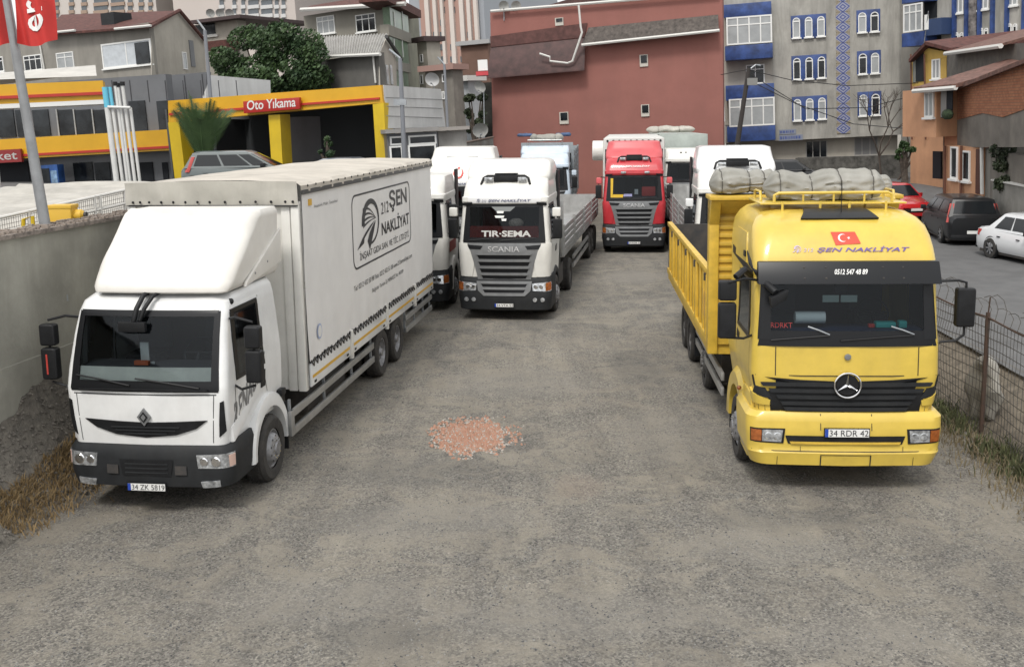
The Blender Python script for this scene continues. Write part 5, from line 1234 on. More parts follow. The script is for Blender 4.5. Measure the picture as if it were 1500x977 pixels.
        for yy in ((1.95,2.95) if kind!='van' else (1.6,)):
            MB().bx(min(sg*(w*.985),sg*(w+.012)),max(sg*(w*.985),sg*(w+.012)),yy,yy+.16,belt-.20,belt-.17).build('door_handle',paint if kind!='sedan' else BLK,p)
    MB().bx(-w*.62,w*.62,-.012,.05,.34,.50).build('front_grille',BLK,p,bevel=.02)
    MB().bx(-w*.86,w*.86,L-.04,L+.015,.24,.38).build('rear_bumper_trim',BLK,p,bevel=.02)
    for yy in (-.02,L+.012):
        MB().bx(-.26,.26,yy-.01,yy+.01,.42,.53).build('number_plate',PLATEW,p)
    MB().lathe([(0,.05),(.012,.04),(.014,.001)],(0,L-.02,belt-.08),'y',16).build('badge',CHROME,p)
    MB().bx(-w*.9,w*.9,.3,L-.3,.15,.24).build('underbody',CHAS,p)
    return p
GLASSC=mat('car_glass',(.012,.014,.016),.1,spec=.35)
CBLK=mat('black_car_paint',(.012,.0125,.014),.3,coat=.25,spec=.4); CWHT=mat('white_car_paint',(.74,.75,.76),.22,coat=.8); CRED=mat('red_car_paint',(.50,.02,.025),.22,coat=.8); CGRY=mat('grey_car_paint',(.17,.19,.22),.3,coat=.6)
# white saloon: rear wheel, front wheel contact
car('white_saloon','white saloon car cut by the right edge of the photo on the street','car',16.35,28.75,RZ,173.5+0,4.45,1.75,1.46,CWHT,'sedan')
car('black_people_carrier','black people carrier with tall red tail lights seen from behind','car',16.75,39.55,RZ,10,4.55,1.83,1.62,CBLK,'mpv',wb=2.73)
car('red_car','bright red hatchback facing the camera behind the black people carrier','car',17.3,43.6,RZ+.05,172,4.1,1.72,1.5,CRED,'hatch')
car('grey_van','grey van parked in front of the low orange house porch','van',27.9,68,SZ(68)-.5,195,4.9,1.95,2.2,CGRY,'van')
car('white_hatchback','small white car beyond the yellow headboard near the bare tree','car',16.6,49.5,SZ(49.5),180,4.0,1.68,1.5,CWHT,'hatch')
car('black_hatchback','black car parked in front of the ground floor of the grey flats','car',17.5,56.5,SZ(56.5)-.05,100,4.3,1.75,1.5,CBLK,'hatch')
# ================= wire fence along the street
RUST=mat('rusty_steel',(.05,.035,.028),.85,ns=12,amt=.3,col2=(.075,.042,.028)); WIRE=mat('dull_wire',(.07,.065,.06),.7)
fe=empty('wire_fence','rusty post and wire mesh fence with curled wires above its rail beside the yellow lorry','fence',(fx(16.15),16.15,0))
FT=2.02
def fp(y,z,o=0): return (fx(y)+o,y,z)
def ft(y): return FT-.04*math.sin((y-13.15)/3*math.pi)**2
posts=[10.15,13.15-.0,16.15,19.15,22.15,25.15,28.15,31.15,34.15,37.15,40.15]
def ploc(b,name,m,**k): return loc(b.build(name,m,**k),fe)
for y in posts:
    ploc(MB().tube([fp(y,-.2),fp(y,FT+.05)],.035,6),'fence_post',RUST)
    ploc(MB().tube([fp(y,FT),fp(y,FT+.30,.02)],.012,5),'post_tip',RUST)
for a,b_ in zip(posts,posts[1:]):
    ploc(MB().tube([fp(a+(b_-a)*k/8,FT-.03-.05*math.sin(math.pi*k/8)) for k in range(9)],.017,5),'top_rail',RUST)
t=MB(); random.seed(9)
for j in range(13):
    z=.08+j*.155; pts=[]; y=9.0
    while y<34: pts.append(fp(y,z+.035*math.sin(y*1.1+j*.3)+.03*noise.noise(Vector((y*.8,j*.35,0))),.05*noise.noise(Vector((y*.7,z,3)))*(2 if z<1.6 else .4))); y+=.3
    t.tube(pts,.007,3)
y=9.0
while y<34:
    pts=[fp(y+.03*noise.noise(Vector((y*3,k*.3,0))),.02+k*.24,.05*noise.noise(Vector((y*.7,.02+k*.24,3)))*(2 if k<7 else .4)) for k in range(9)]
    t.tube(pts,.0055,3); y+=.115
ploc(t,'wire_mesh',WIRE,recalc=False)
t=MB(); y=10
while y<30:
    a=random.uniform(-.25,.25); h=random.uniform(.22,.42)
    t.tube([fp(y,FT-.05),fp(y+.02,FT+h*.4,.05),fp(y+.10+a*.2,FT+h*.8,.03),fp(y+.16+a,FT+h,-.05),fp(y+.28+a,FT+h*.85,-.09)],.0065,3); y+=random.uniform(.22,.42)
ploc(t,'barbed_stays',WIRE,recalc=False)
# pale plastic sack and block leaning behind the fence
b=MB(); b.sphere((0,0,.45),.6,.34,.8,1.05,24,16); b.v=[(x+.14*noise.noise(Vector((x*3,y*3,z*3))),y+.16*noise.noise(Vector((x*3+9,y*3,z*3))),max(.0,z)) for x,y,z in b.v]
o=b.build('rubble_sack',mat('sack_plastic',(.30,.285,.25),.8,ns=3,amt=.15,bump=.5,bs=8)); o.location=(fx(16.9)+.35,16.9,.1); tag(o,'pale rubble sack slumped against the back of the wire fence','sack')
# ================= buildings. They lean by the small angle at which the yard itself is tilted against them
TILT=rad(2.4); RTL=Matrix.Rotation(-TILT,4,'Y')
class Fac:
    "a flat facade: frame with a along the wall, n into the wall, h up. pixels of the photograph are turned into points on it"
    def __init__(s,name,label,cat,u0,Y0,u1,Y1,vref=200,group=None,root=None,z0=0.0):
        P0=at(u0,vref,Y0); P1=at(u1,vref,Y1); d=Vector((P1.x-P0.x,P1.y-P0.y,0)); yaw=math.atan2(d.y,d.x)
        R=RTL@Matrix.Rotation(yaw,4,'Z'); U=R.to_3x3()@Vector((0,0,1))
        O=P0-U*((P0.z-z0)/U.z); s.M=Matrix.Translation(O)@R; s.I=s.M.inverted()
        s.root=root or empty(name,label,cat,group=group,mx=s.M); s.rel=(s.root.matrix_world if root is None else root.matrix_world).inverted()@s.M if root else Matrix.Identity(4)
        if root: s.rel=s.RM.inverted()@s.M if hasattr(s,'RM') else root['_x'] if False else None
        s.W=s.a(u1,vref)
    def q(s,u,v,n=0):
        o=s.I@Vector((0,0,CH)); d=s.I.to_3x3()@ray(u,v); t=(n-o.y)/d.y; p=o+d*t; return p.x,p.z
    def a(s,u,v=200,n=0): return s.q(u,v,n)[0]
    def h(s,u,v,n=0): return s.q(u,v,n)[1]
    def rect(s,u0,v0,u1,v1,n=0):
        um,vm=(u0+u1)/2,(v0+v1)/2; return s.a(u0,vm,n),s.a(u1,vm,n),s.h(um,v1,n),s.h(um,v0,n)
    def put(s,b,name,m,parent=None,**k):
        if parent is None or parent is s.root: return b.build(name,m,s.root,mx=s.rel.copy(),**k)
        return b.build(name,m,parent,**k)
    def box(s,name,m,a0,a1,n0,n1,h0,h1,parent=None,**k): return s.put(MB().bx(a0,a1,n0,n1,h0,h1),name,m,parent,**k)
    def pbox(s,name,m,u0,v0,u1,v1,n0,n1,parent=None,**k):
        a0,a1,h0,h1=s.rect(u0,v0,u1,v1,n0); return s.box(name,m,a0,a1,n0,n1,h0,h1,parent,**k)
    def win(s,u0,v0,u1,v1,cols=2,top=.0,n=0,frame=None,glass=None,arch=False,fw=.07,sill=True,name='window'):
        a0,a1,h0,h1=s.rect(u0,v0,u1,v1,n); return s.win2(a0,a1,h0,h1,cols,top,n,frame,glass,arch,fw,sill,name)
    def win2(s,a0,a1,h0,h1,cols=2,top=0,n=0,frame=None,glass=None,arch=False,fw=.07,sill=True,name='window'):
        frame=frame or FRW; glass=glass or WG2; b=MB(); w=a1-a0; hh=h1-(w/2 if arch else 0)
        f0,f1=n-.07,n-.005
        if arch:
            r=w/2; cx=(a0+a1)/2; N_=10; o=[(a0,h0)]+[(cx-r*math.cos(math.pi*k/N_),hh+r*math.sin(math.pi*k/N_)) for k in range(N_+1)]+[(a1,h0)]
            i_=[(a0+fw,h0+fw)]+[(cx-(r-fw)*math.cos(math.pi*k/N_),hh+(r-fw)*math.sin(math.pi*k/N_)) for k in range(N_+1)]+[(a1-fw,h0+fw)]
            L=len(o); vs=[(x,f0,z) for x,z in o]+[(x,f0,z) for x,z in i_]+[(x,f1,z) for x,z in o]+[(x,f1,z) for x,z in i_]
            b.add(vs,[(k,(k+1)%L,L+(k+1)%L,L+k) for k in range(L)]+[(k,(k+1)%L,2*L+(k+1)%L,2*L+k) for k in range(L)]+[(L+k,L+(k+1)%L,3*L+(k+1)%L,3*L+k) for k in range(L)])
            b.bx(a0+fw,a1-fw,f0,f1,hh-.04,hh+.04)
        else:
            b.bx(a0,a1,f0,f1,h0,h0+fw).bx(a0,a1,f0,f1,h1-fw,h1).bx(a0,a0+fw,f0,f1,h0+fw,h1-fw).bx(a1-fw,a1,f0,f1,h0+fw,h1-fw)
            for k in range(1,cols): x=a0+w*k/cols; b.bx(x-fw*.4,x+fw*.4,f0+.003,f1,h0+fw,h1-fw)
            if top: z=h1-(h1-h0)*top; b.bx(a0+fw,a1-fw,f0+.006,f1,z-fw*.4,z+fw*.4)
        W_=s.put(b,name,frame)
        if arch: s.put(MB().prism([(x,z) for x,z in i_],n-.035,n-.004,'y'),'pane',glass,W_,smooth=False)
        else:
            for k in range(cols): x0=a0+w*k/cols; x1=a0+w*(k+1)/cols; s.put(MB().bx(x0+fw*.4,x1-fw*.4,n-.035,n-.004,h0+fw*.5,h1-fw*.5),'pane',glass if k%2==0 or glass in (WG,WG3) else (WG2 if glass is WG2 else glass),W_)
        if sill: s.put(MB().bx(a0-.08,a1+.08,n-.14,n,h0-.09,h0-.002),'sill',frame,W_)
        return W_
def sub(fac,u0,Y0,u1,Y1,vref=200):
    f=Fac.__new__(Fac); P0=at(u0,vref,Y0); P1=at(u1,vref,Y1); d=Vector((P1.x-P0.x,P1.y-P0.y,0)); yaw=math.atan2(d.y,d.x)
    R=RTL@Matrix.Rotation(yaw,4,'Z'); U=R.to_3x3()@Vector((0,0,1)); O=P0-U*(P0.z/U.z)
    f.M=Matrix.Translation(O)@R; f.I=f.M.inverted(); f.root=fac.root; f.rel=fac.M.inverted()@f.M; f.W=f.a(u1,vref); return f
REDW=mat('rose_render',(.285,.118,.098),.9,ns=.35,amt=.08,streak=.22,dirt=(.20,.095,.08),bump=.15,bs=5)
BROWNR=mat('brown_sheet_roof',(.075,.035,.032),.6,ns=2,amt=.25)
TILEG=mat('grey_brown_tiles',(.10,.085,.075),.85,ns=4,amt=.3)
GREYW=mat('grey_render',(.40,.385,.35),.92,ns=.5,amt=.13,streak=.7,dirt=(.17,.165,.15),bump=.15,bs=5)
GREYW2=mat('grey_render_smooth',(.27,.255,.225),.92,ns=.4,amt=.10,streak=.35,dirt=(.11,.10,.09))
CREAMW=mat('cream_render',(.43,.40,.345),.9,ns=.5,amt=.1,streak=.3,dirt=(.22,.2,.17))
BLUT=mat('blue_tile_facing',(.035,.075,.24),.45,ns=1.5,amt=.3,streak=.2,dirt=(.03,.04,.10))
STY=mat('station_yellow',(.62,.34,.015),.4,ns=1,amt=.05); STY2=mat('station_yellow_post',(.62,.43,.01),.45,ns=1,amt=.08,streak=.2,dirt=(.3,.22,.05)); STR=mat('station_red',(.42,.03,.02),.4)
CLAD=mat('grey_cladding',(.15,.155,.165),.5,metal=.2,ns=.6,amt=.1)
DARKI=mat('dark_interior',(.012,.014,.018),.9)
WHW=mat('white_render',(.56,.56,.55),.9,ns=.7,amt=.08,streak=.5,dirt=(.33,.33,.32))
REDROOF=mat('red_roof_tiles',(.11,.04,.032),.85,ns=4,amt=.3)
REDROOF2=mat('red_roof_tiles_light',(.17,.085,.065),.85,ns=4,amt=.3)
WHT=mat('white_gutter',(.58,.57,.54),.6)
# ---- rose coloured block at the end of the yard
f=Fac('rose_building','dull rose rendered building with three tiny windows at the end of the yard','building',712,72,1059,66)
A0,A1=f.a(718,200),f.a(1058,200); top=f.h(880,-40)
f.put(MB().prism([(A0,-.5),f.q(718,17),f.q(1058,-11),(A1,-.5)],0,.5,'y'),'wall',REDW)
f.put(MB().prism([f.q(790,10),f.q(850,-8),f.q(930,-8),f.q(960,-3)],.51,2.4,'y'),'roof',BROWNR)
def slope(f,name,m,pts,n0,n1,parent=None,th=.12):
    "pts: TL,TR,BR,BL pixels; the upper edge meets the wall at n0, the lower edge stands out to n1"
    P=[f.q(*pts[0],n0),f.q(*pts[1],n0),f.q(*pts[2],n1),f.q(*pts[3],n1)]; nn=[n0,n0,n1,n1]
    b=MB(); b.hexa([(p[0],n,p[1]-th) for p,n in zip(P,nn)]+[(p[0],n,p[1]) for p,n in zip(P,nn)]); return f.put(b,name,m,parent)
slope(f,'lower_roof',BROWNR,[(719,70),(857,56),(856,101),(713,113)],-.05,-.9)
f.put(MB().hexa([(f.a(719,60),-.1,f.h(719,70)),(f.a(857,60),-.1,f.h(857,55)),(f.a(857,60),-.05,f.h(857,55)),(f.a(719,60),-.05,f.h(719,70)),(f.a(719,60),-.1,f.h(719,54)),(f.a(862,60),-.1,f.h(862,34)),(f.a(862,60),-.05,f.h(862,34)),(f.a(719,60),-.05,f.h(719,54))]),'brown_band',mat('brown_panel',(.11,.048,.042),.8,ns=3,amt=.2))
slope(f,'tile_skirt',TILEG,[(862,41),(1052,22),(1053,44),(852,66)],-.05,-.8)
for (a,b_,n,t) in (((852,66.5),(1054,45),-.85,1),((719,17),(1053,-10),-.3,0)):
    P=f.q(*a,n); Q=f.q(*b_,n); f.put(MB().tube([(P[0],n,P[1]),(Q[0],n,Q[1])],.10,6),'gutter',WHT)
pp=[f.q(u,v,-.95) for u,v in ((848,8),(851,40),(853,48),(847,66),(839,90),(832,93),(806,90),(806,84),(791,79))]
f.put(MB().tube([(x,-1.0,z) for x,z in pp],.07,6),'pipe',WHT)
for u,v,w,h in ((943,89,9,15),(945,162,9,15),(826,173,10,15),(819,32,9,9)):
    s_=f.pbox('window_surround',mat('stone_sill',(.5,.47,.42),.8),u-w/2-1.5,v-h/2-1,u+w/2+1.5,v+h/2+1.5,-.08,-.01); f.pbox('pane',WG,u-w/2,v-h/2,u+w/2,v+h/2-4,-.12,-.082)
roofe=MB(); P=f.q(719,17); Q=f.q(1053,-10)
def dish(name,label,u,v,Y,r,yaw=0,col=None,el=35,par=None,stand=1.2,group=None):
    P=at(u,v,Y); e=empty(name,label,'satellite dish',(P.x,P.y,P.z),rad(yaw),group)
    b=MB(); prof=[(0.0,.001),(.02,r*.3),(.07*r/.4,r*.65),(.17*r/.4,r)]; b.lathe([(-a,rr) for a,rr in prof],(0,0,0),'y',28); o=b.build('dish_bowl',col or mat('dish_grey',(.42,.42,.40),.6,ns=3,amt=.15),e); o.rotation_euler=(rad(el-10),0,0)
    t=MB(); t.tube([(0,-.1,-r),(0,-r*1.1,-r*.3)],.02,5); t.bx(-.05,.05,-r*1.2,-r*1.05,-r*.35,-r*.2); t.build('receiver_arm',GALV,o)
    MB().tube([(0,.05,0),(0,.25,-.1),(0,.25,-stand)],.035,6).build('stand',GALV,e); return e
for i,(u,lab) in enumerate(((738,'first'),(756,'second'))): dish('satellite_dish','grey satellite dish on the rose building roof edge, '+('nearer its left corner' if i==0 else 'next to the corner one'),u,8,71,.34,stand=1.0,group='satellite dishes on the rose roof')
# ---- blue trimmed flats
f=Fac('blue_trimmed_flats','grey rendered flats with blue tiled balconies and an ornamental blue column','building',1057,74,1325,71)
bl,br=f.a(1060,100),f.a(1327,100); hb=f.h(1230,202); ht=f.h(1230,-40)
f.box('wall',GREYW,bl,br,0,12,hb,ht)
f.box('ground_floor_wall',CREAMW,bl,f.a(1317,200),.9,12,-.5,hb-.003)
f.win(1180,206,1212,232,3,0,n=.9,glass=WG,frame=mat('dull_frame',(.30,.29,.27),.6)); f.win(1251,201,1286,228,3,0,n=.9,frame=mat('dull_frame',(.30,.29,.27),.6),glass=mat('dim_curtain',(.16,.16,.16),.4))
f.box('render_panel',CREAMW,f.a(1060,90),f.a(1131,90),-.05,-.003,f.h(1095,182),f.h(1095,22))
def bay(v0,v1,u0=1061,u1=1132): return f.pbox('balcony_parapet',BLUT,u0,v0,u1,v1,-1.3,0,bevel=.02)
bay(66,87,1062,1132); bay(5,24,1060,1130); bay(124,146,1063,1134); bay(184,207,1065,1136)
for (u0,v0,u1,v1) in ((1064,24,1131,65),(1068,144,1135,185)):
    f.win(u0,v0,u1,v1,4,.30,n=-1.25,sill=False,fw=.10); a0,a1,h0,h1=f.rect(u0,v0,u1,v1,-1.25); f.box('bay_side',FRW,a0,a1,-1.2,0,h0+.05,h1-.05)
f.win(1093,95,1120,123,2,.25,n=-.06,glass=WG); 
for rr,(v0,v1) in enumerate(((27,56),(86,117),(146,177))):
    u0=1160+rr*.8; du=f
    fr=f.pbox('blue_surround',BLUT,u0-1.5,v0-5,u0+50,v1+1.0,-.05,-.003,bevel=.04)
    for k in range(3): f.win(u0+1+k*18,v0-.4-k*1.1,u0+12+k*18,v1-k*1.2,1,0,n=-.05,arch=True,glass=WG2 if rr!=1 else WG,fw=.06)
for rr,(v0,v1) in enumerate(((20,48),(80,109),(140,170))):
    u0=1256+rr*.8; fr=f.pbox('blue_surround',BLUT,u0-1.5,v0-5.5,u0+33.5,v1+.6,-.05,-.003,bevel=.04)
    for k in range(2): f.win(u0+1+k*18,v0-1-k*1.1,u0+13+k*18,v1-k*1.2,1,0,n=-.05,arch=True,glass=(WG if (rr+k)%2 else WG2),fw=.06)
ORN=bpy.data.materials.new('ornament_tiles'); ORN.use_nodes=True
def ornmat():
    N=ORN.node_tree.nodes; L=ORN.node_tree.links; b=N['Principled BSDF']; tc=N.new('ShaderNodeTexCoord'); sp=N.new('ShaderNodeSeparateXYZ'); L.new(tc.outputs['Object'],sp.inputs[0])
    def mth(op,a,b_=None):
        m=N.new('ShaderNodeMath'); m.operation=op
        for i,q in enumerate((a,b_)):
            if q is None: continue
            if isinstance(q,(int,float)): m.inputs[i].default_value=q
            else: L.new(q,m.inputs[i])
        return m.outputs[0]
    ax=mth('ABSOLUTE',sp.outputs[0]); az=mth('ABSOLUTE',sp.outputs[2]); s_=mth('ADD',mth('MULTIPLY',ax,1.0),mth('MULTIPLY',az,1.25))
    w=mth('SINE',mth('MULTIPLY',s_,26.0)); r=N.new('ShaderNodeValToRGB'); L.new(mth('ADD',mth('MULTIPLY',w,.5),.5),r.inputs[0]); r.color_ramp.elements[0].color=(.03,.05,.2,1); r.color_ramp.elements[1].color=(.30,.31,.38,1)
    r2=N.new('ShaderNodeValToRGB'); L.new(s_,r2.inputs[0]); r2.color_ramp.elements[0].position=.55; r2.color_ramp.elements[1].position=.58; r2.color_ramp.elements[0].color=(0,0,0,1); r2.color_ramp.elements[1].color=(1,1,1,1)
    x=N.new('ShaderNodeMix'); x.data_type='RGBA'; L.new(r2.outputs[0],x.inputs[0]); L.new(r.outputs[0],x.inputs[6])
    w2=mth('SINE',mth('MULTIPLY',s_,60.0)); r3=N.new('ShaderNodeValToRGB'); L.new(mth('ADD',mth('MULTIPLY',w2,.5),.5),r3.inputs[0]); r3.color_ramp.elements[0].color=(.08,.07,.08,1); r3.color_ramp.elements[1].color=(.42,.36,.24,1); L.new(r3.outputs[0],x.inputs[7]); L.new(x.outputs[2],b.inputs['Base Color'])
ornmat()
z0,z1=f.h(1236,196),f.h(1232,-12); a0,a1=f.a(1225,100),f.a(1245,100); n_=14; dz=(z1-z0)/n_; me=MB().bx(-(a1-a0)/2,(a1-a0)/2,-.06,-.004,-dz/2+.01,dz/2-.01).mesh('ornament_tile',ORN)
for k in range(n_):
    o=bpy.data.objects.new('ornament_tile',me); COL.objects.link(o); o.parent=f.root; o.matrix_basis=Matrix.Translation(((a0+a1)/2,0,z0+dz*(k+.5)))
for (u0,v0,u1,v1) in ((1141,190,1166,197),(1141,198,1176,206)):
    pl=f.pbox('name_board',mat('name_board',(.20,.22,.28),.7),u0,v0,u1,v1,-.04,-.003); 
    b=MB(); a0,a1,h0,h1=f.rect(u0,v0,u1,v1)
    random.seed(int(u1)); x=a0+.08
    while x<a1-.12: w=random.uniform(.05,.16); b.bx(x,x+w,-.05,-.041,h0+.1,h1-.08); x+=w+.06
    tag(f.put(b,'faded_letters',mat('faded_blue',(.06,.09,.25),.7)),kind='stuff')
# ---- second blue trimmed block further right
f=Fac('blue_pilaster_flats','grey flats with tall blue pilasters behind the yellow house','building',1322,68,1500,60,vref=60)
f.box('wall',GREYW,f.a(1352,30),f.a(1530,30),0,12,-.5,f.h(1420,-60))
f.box('recess_wall',GREYW2,f.a(1296,30),f.a(1352,30)-.003,1.5,12,-.5,f.h(1340,-60))
f.pbox('balcony_parapet',BLUT,1321,48,1353,68,-1.2,.5); f.pbox('balcony_parapet',BLUT,1321,-10,1353,4,-1.2,.5)
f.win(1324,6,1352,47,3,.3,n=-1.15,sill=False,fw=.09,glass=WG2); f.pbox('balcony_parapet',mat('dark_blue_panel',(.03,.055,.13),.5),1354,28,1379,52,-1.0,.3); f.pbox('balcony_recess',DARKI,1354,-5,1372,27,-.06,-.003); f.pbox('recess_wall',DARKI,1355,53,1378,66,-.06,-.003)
for u in (1396,1414,1433,1452,1473,1498): f.pbox('pilaster',BLUT,u-2,-30,u+2,66,-.22,-.003)
for i,(u0,u1) in enumerate(((1398,1412),(1434,1449),(1476,1492))):
    f.win(u0,-20,u1,20-i*5.5,2,0,n=0,glass=WG2,fw=.09)
    for k in range(2): f.win(u0+k*8,48-i*6.5,u0+6.5+k*8,66-i*6,1,0,n=0,arch=True,glass=WG,fw=.07,sill=False)
f.pbox('ornament_strip',mat('ornament_strip',(.22,.20,.19),.8,ns=3,amt=.4),1417,-30,1430,66,-.06,-.003)
f.put(MB().tube([(f.a(1353,40,-1.4),-1.4,f.h(1353,70,-1.4)),(f.a(1360,20,-1.8),-1.8,f.h(1360,17,-1.8))],.03,5),'flag_pole',GALV); f.pbox('white_flag',FRW,1354,22,1360,44,-1.7,-1.68)
# ---- yellow and orange houses, brick flank
ORG=mat('orange_render',(.56,.30,.17),.85,ns=.8,amt=.1,streak=.3,dirt=(.3,.15,.09)); YLW=mat('yellow_render',(.52,.34,.08),.85,ns=.8,amt=.1,streak=.3,dirt=(.3,.2,.08))
f=Fac('yellow_house','narrow yellow and orange house with a gabled top under the blue trimmed flats','house',1331,58,1386,55,vref=100)
f.box('lower_wall',ORG,f.a(1334,150),f.a(1390,150),0,8,-.5,f.h(1360,125)-.01)
f.box('upper_wall',YLW,f.a(1336,100),f.a(1386,100),0,8,f.h(1360,125),f.h(1380,78))
b=MB(); P=[f.q(1334,88),f.q(1354,70),f.q(1388,77),f.q(1388,84),f.q(1334,96)]; b.prism([(x,z) for x,z in P],-.02,8,'y'); f.put(b,'gable_wall',YLW)
for (a,b_) in (((1331,92),(1355,67)),((1354,66),(1392,76))):
    P,Q=f.q(*a,-.4),f.q(*b_,-.4); f.put(MB().hexa([(P[0],-.4,P[1]),(Q[0],-.4,Q[1]),(Q[0],9,Q[1]+.6),(P[0],9,P[1]+.6),(P[0],-.4,P[1]+.18),(Q[0],-.4,Q[1]+.18),(Q[0],9,Q[1]+.78),(P[0],9,P[1]+.78)]),'roof',REDROOF)
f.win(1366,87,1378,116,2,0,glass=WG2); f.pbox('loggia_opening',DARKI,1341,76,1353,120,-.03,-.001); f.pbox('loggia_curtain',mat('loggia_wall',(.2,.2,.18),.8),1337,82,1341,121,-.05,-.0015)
f.win(1342,140,1347,185,1,.3,glass=WG2); f.win(1347,150,1353,185,1,.3,glass=WG2); f.pbox('yellow_band',YLW,1335,140,1340,190,-.06,-.003)
for u in (1334,1354): f.put(MB().tube([(f.a(u,100,-.15),-.15,f.h(u,80,-.15)),(f.a(u+2,180,-.15),-.15,f.h(u+2,205,-.15))],.05,6),'pipe',mat('brown_pipe',(.12,.05,.03),.6))
g=sub(f,1386,55,1520,40,vref=100)
g.put(MB().prism([g.q(1387,215),g.q(1387,78),g.q(1462,66),g.q(1520,62),g.q(1520,215)],0.0,.3,'y'),'rough_flank_wall',mat('rough_grey_render',(.16,.145,.125),.95,ns=2,amt=.3,col2=(.09,.085,.08),bump=.5,bs=5))
P,Q=g.q(1386,76,-.5),g.q(1468,64,-.5); g.put(MB().hexa([(P[0],-.5,P[1]-.1),(Q[0],-.5,Q[1]-.1),(Q[0],5,Q[1]+1.2),(P[0],5,P[1]+1.2),(P[0],-.5,P[1]),(Q[0],-.5,Q[1]),(Q[0],5,Q[1]+1.3),(P[0],5,P[1]+1.3)]),'roof',REDROOF2); g.put(MB().tube([(P[0],-.55,P[1]-.1),(Q[0],-.55,Q[1]-.1)],.11,6),'gutter',WHT)
f=Fac('orange_house','orange house with an overhanging upper floor and a bare brick side wall','house',1340,46,1402,42.5,vref=180)
ha,hb=f.h(1370,199),f.h(1370,134)
f.box('upper_wall',ORG,f.a(1351,170),f.a(1402,170),-.9,.5,ha,f.h(1380,130)); 
f.box('lower_wall',ORG,f.a(1380,240),f.a(1402,240)+.001,0.1,5,-.5,ha-.003)
f.box('porch_wall',mat('rough_porch',(.16,.13,.10),.95,ns=3,amt=.3),f.a(1362,240),f.a(1380,240)-.003,.6,5,-.5,ha-.003)
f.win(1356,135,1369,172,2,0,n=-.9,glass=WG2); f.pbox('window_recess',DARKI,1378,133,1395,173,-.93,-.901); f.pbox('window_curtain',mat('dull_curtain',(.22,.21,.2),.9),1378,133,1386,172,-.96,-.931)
f.put(MB().sphere((f.a(1388,168,-1.1),-1.1,f.h(1388,168,-1.1)),.28,1.3,.6,.8,10,6),'window_plant',mat('dark_plant',(.03,.05,.02),.9,ns=9,amt=.4))
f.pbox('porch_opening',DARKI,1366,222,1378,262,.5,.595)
g=sub(f,1402,42.5,1530,31,vref=180)
BRK=bpy.data.materials.new('bare_brick'); BRK.use_nodes=True
def brk():
    N=BRK.node_tree.nodes; L=BRK.node_tree.links; b=N['Principled BSDF']; b.inputs['Roughness'].default_value=.95; tc=N.new('ShaderNodeTexCoord'); mp=N.new('ShaderNodeMapping'); mp.inputs['Rotation'].default_value=(rad(90),0,0); L.new(tc.outputs['Object'],mp.inputs[0])
    t=N.new('ShaderNodeTexBrick'); t.inputs['Scale'].default_value=2.6; t.inputs['Color1'].default_value=(.29,.105,.05,1); t.inputs['Color2'].default_value=(.38,.16,.08,1); t.inputs['Mortar'].default_value=(.15,.09,.06,1); t.inputs['Mortar Size'].default_value=.02; L.new(mp.outputs[0],t.inputs['Vector'])
    n=N.new('ShaderNodeTexNoise'); n.inputs['Scale'].default_value=.55; n.inputs['Detail'].default_value=8; n.inputs['Roughness'].default_value=.7; L.new(tc.outputs['Object'],n.inputs['Vector']); r=N.new('ShaderNodeValToRGB'); r.color_ramp.elements[0].position=.60; r.color_ramp.elements[1].position=.68; L.new(n.outputs['Fac'],r.inputs[0])
    x=N.new('ShaderNodeMix'); x.data_type='RGBA'; L.new(r.outputs[0],x.inputs[0]); L.new(t.outputs['Color'],x.inputs[6]); x.inputs[7].default_value=(.20,.14,.10,1); L.new(x.outputs[2],b.inputs['Base Color']); bp=N.new('ShaderNodeBump'); bp.inputs['Distance'].default_value=.02; L.new(t.outputs['Fac'],bp.inputs['Height']); bp.inputs['Strength'].default_value=.5; bp.invert=True; L.new(bp.outputs[0],b.inputs['Normal'])
brk()
g.put(MB().prism([g.q(1402,216),g.q(1402,128),g.q(1530,78),g.q(1530,216)],.002,.3,'y'),'render_flank',mat('flank_render',(.20,.18,.155),.95,ns=1,amt=.2,streak=.3,bump=.4,bs=6))
g.put(MB().prism([g.q(1403,176),g.q(1403,129),g.q(1530,79),g.q(1530,150),g.q(1470,172),g.q(1440,166)],-.03,.001,'y'),'brick_flank',BRK)
g.box('lower_flank',mat('flank_render',(.2,.18,.155),.95),g.a(1402,250),g.a(1530,250),.302,.6,-.5,g.h(1402,216))
P,Q=g.q(1398,131,-.25),g.q(1530,76,-.25)
g.put(MB().hexa([(P[0]-.9,-.3,P[1]-.12),(Q[0],-.3,Q[1]-.12),(Q[0],7,Q[1]+1.4),(P[0]-.9,7,P[1]+1.4),(P[0]-.9,-.3,P[1]+.02),(Q[0],-.3,Q[1]+.02),(Q[0],7,Q[1]+1.55),(P[0]-.9,7,P[1]+1.55)]),'roof',REDROOF2)
P,Q=f.q(1338,134,-1.3),f.q(1400,129,-1.3); f.put(MB().tube([(P[0],-1.3,P[1]),(Q[0],-1.3,Q[1])],.10,6),'gutter',WHT)
f.put(MB().hexa([(P[0],-1.3,P[1]),(Q[0],-1.3,Q[1]),(Q[0],3,Q[1]+.9),(P[0],3,P[1]+1.0),(P[0],-1.3,P[1]+.15),(Q[0],-1.3,Q[1]+.15),(Q[0],3,Q[1]+1.05),(P[0],3,P[1]+1.15)]),'roof',REDROOF2)
f2_=Fac('orange_ground_floor','orange shop front with two barred windows and a brown door below the brick flank','house',1384,42.6,1446,38.5,vref=250)
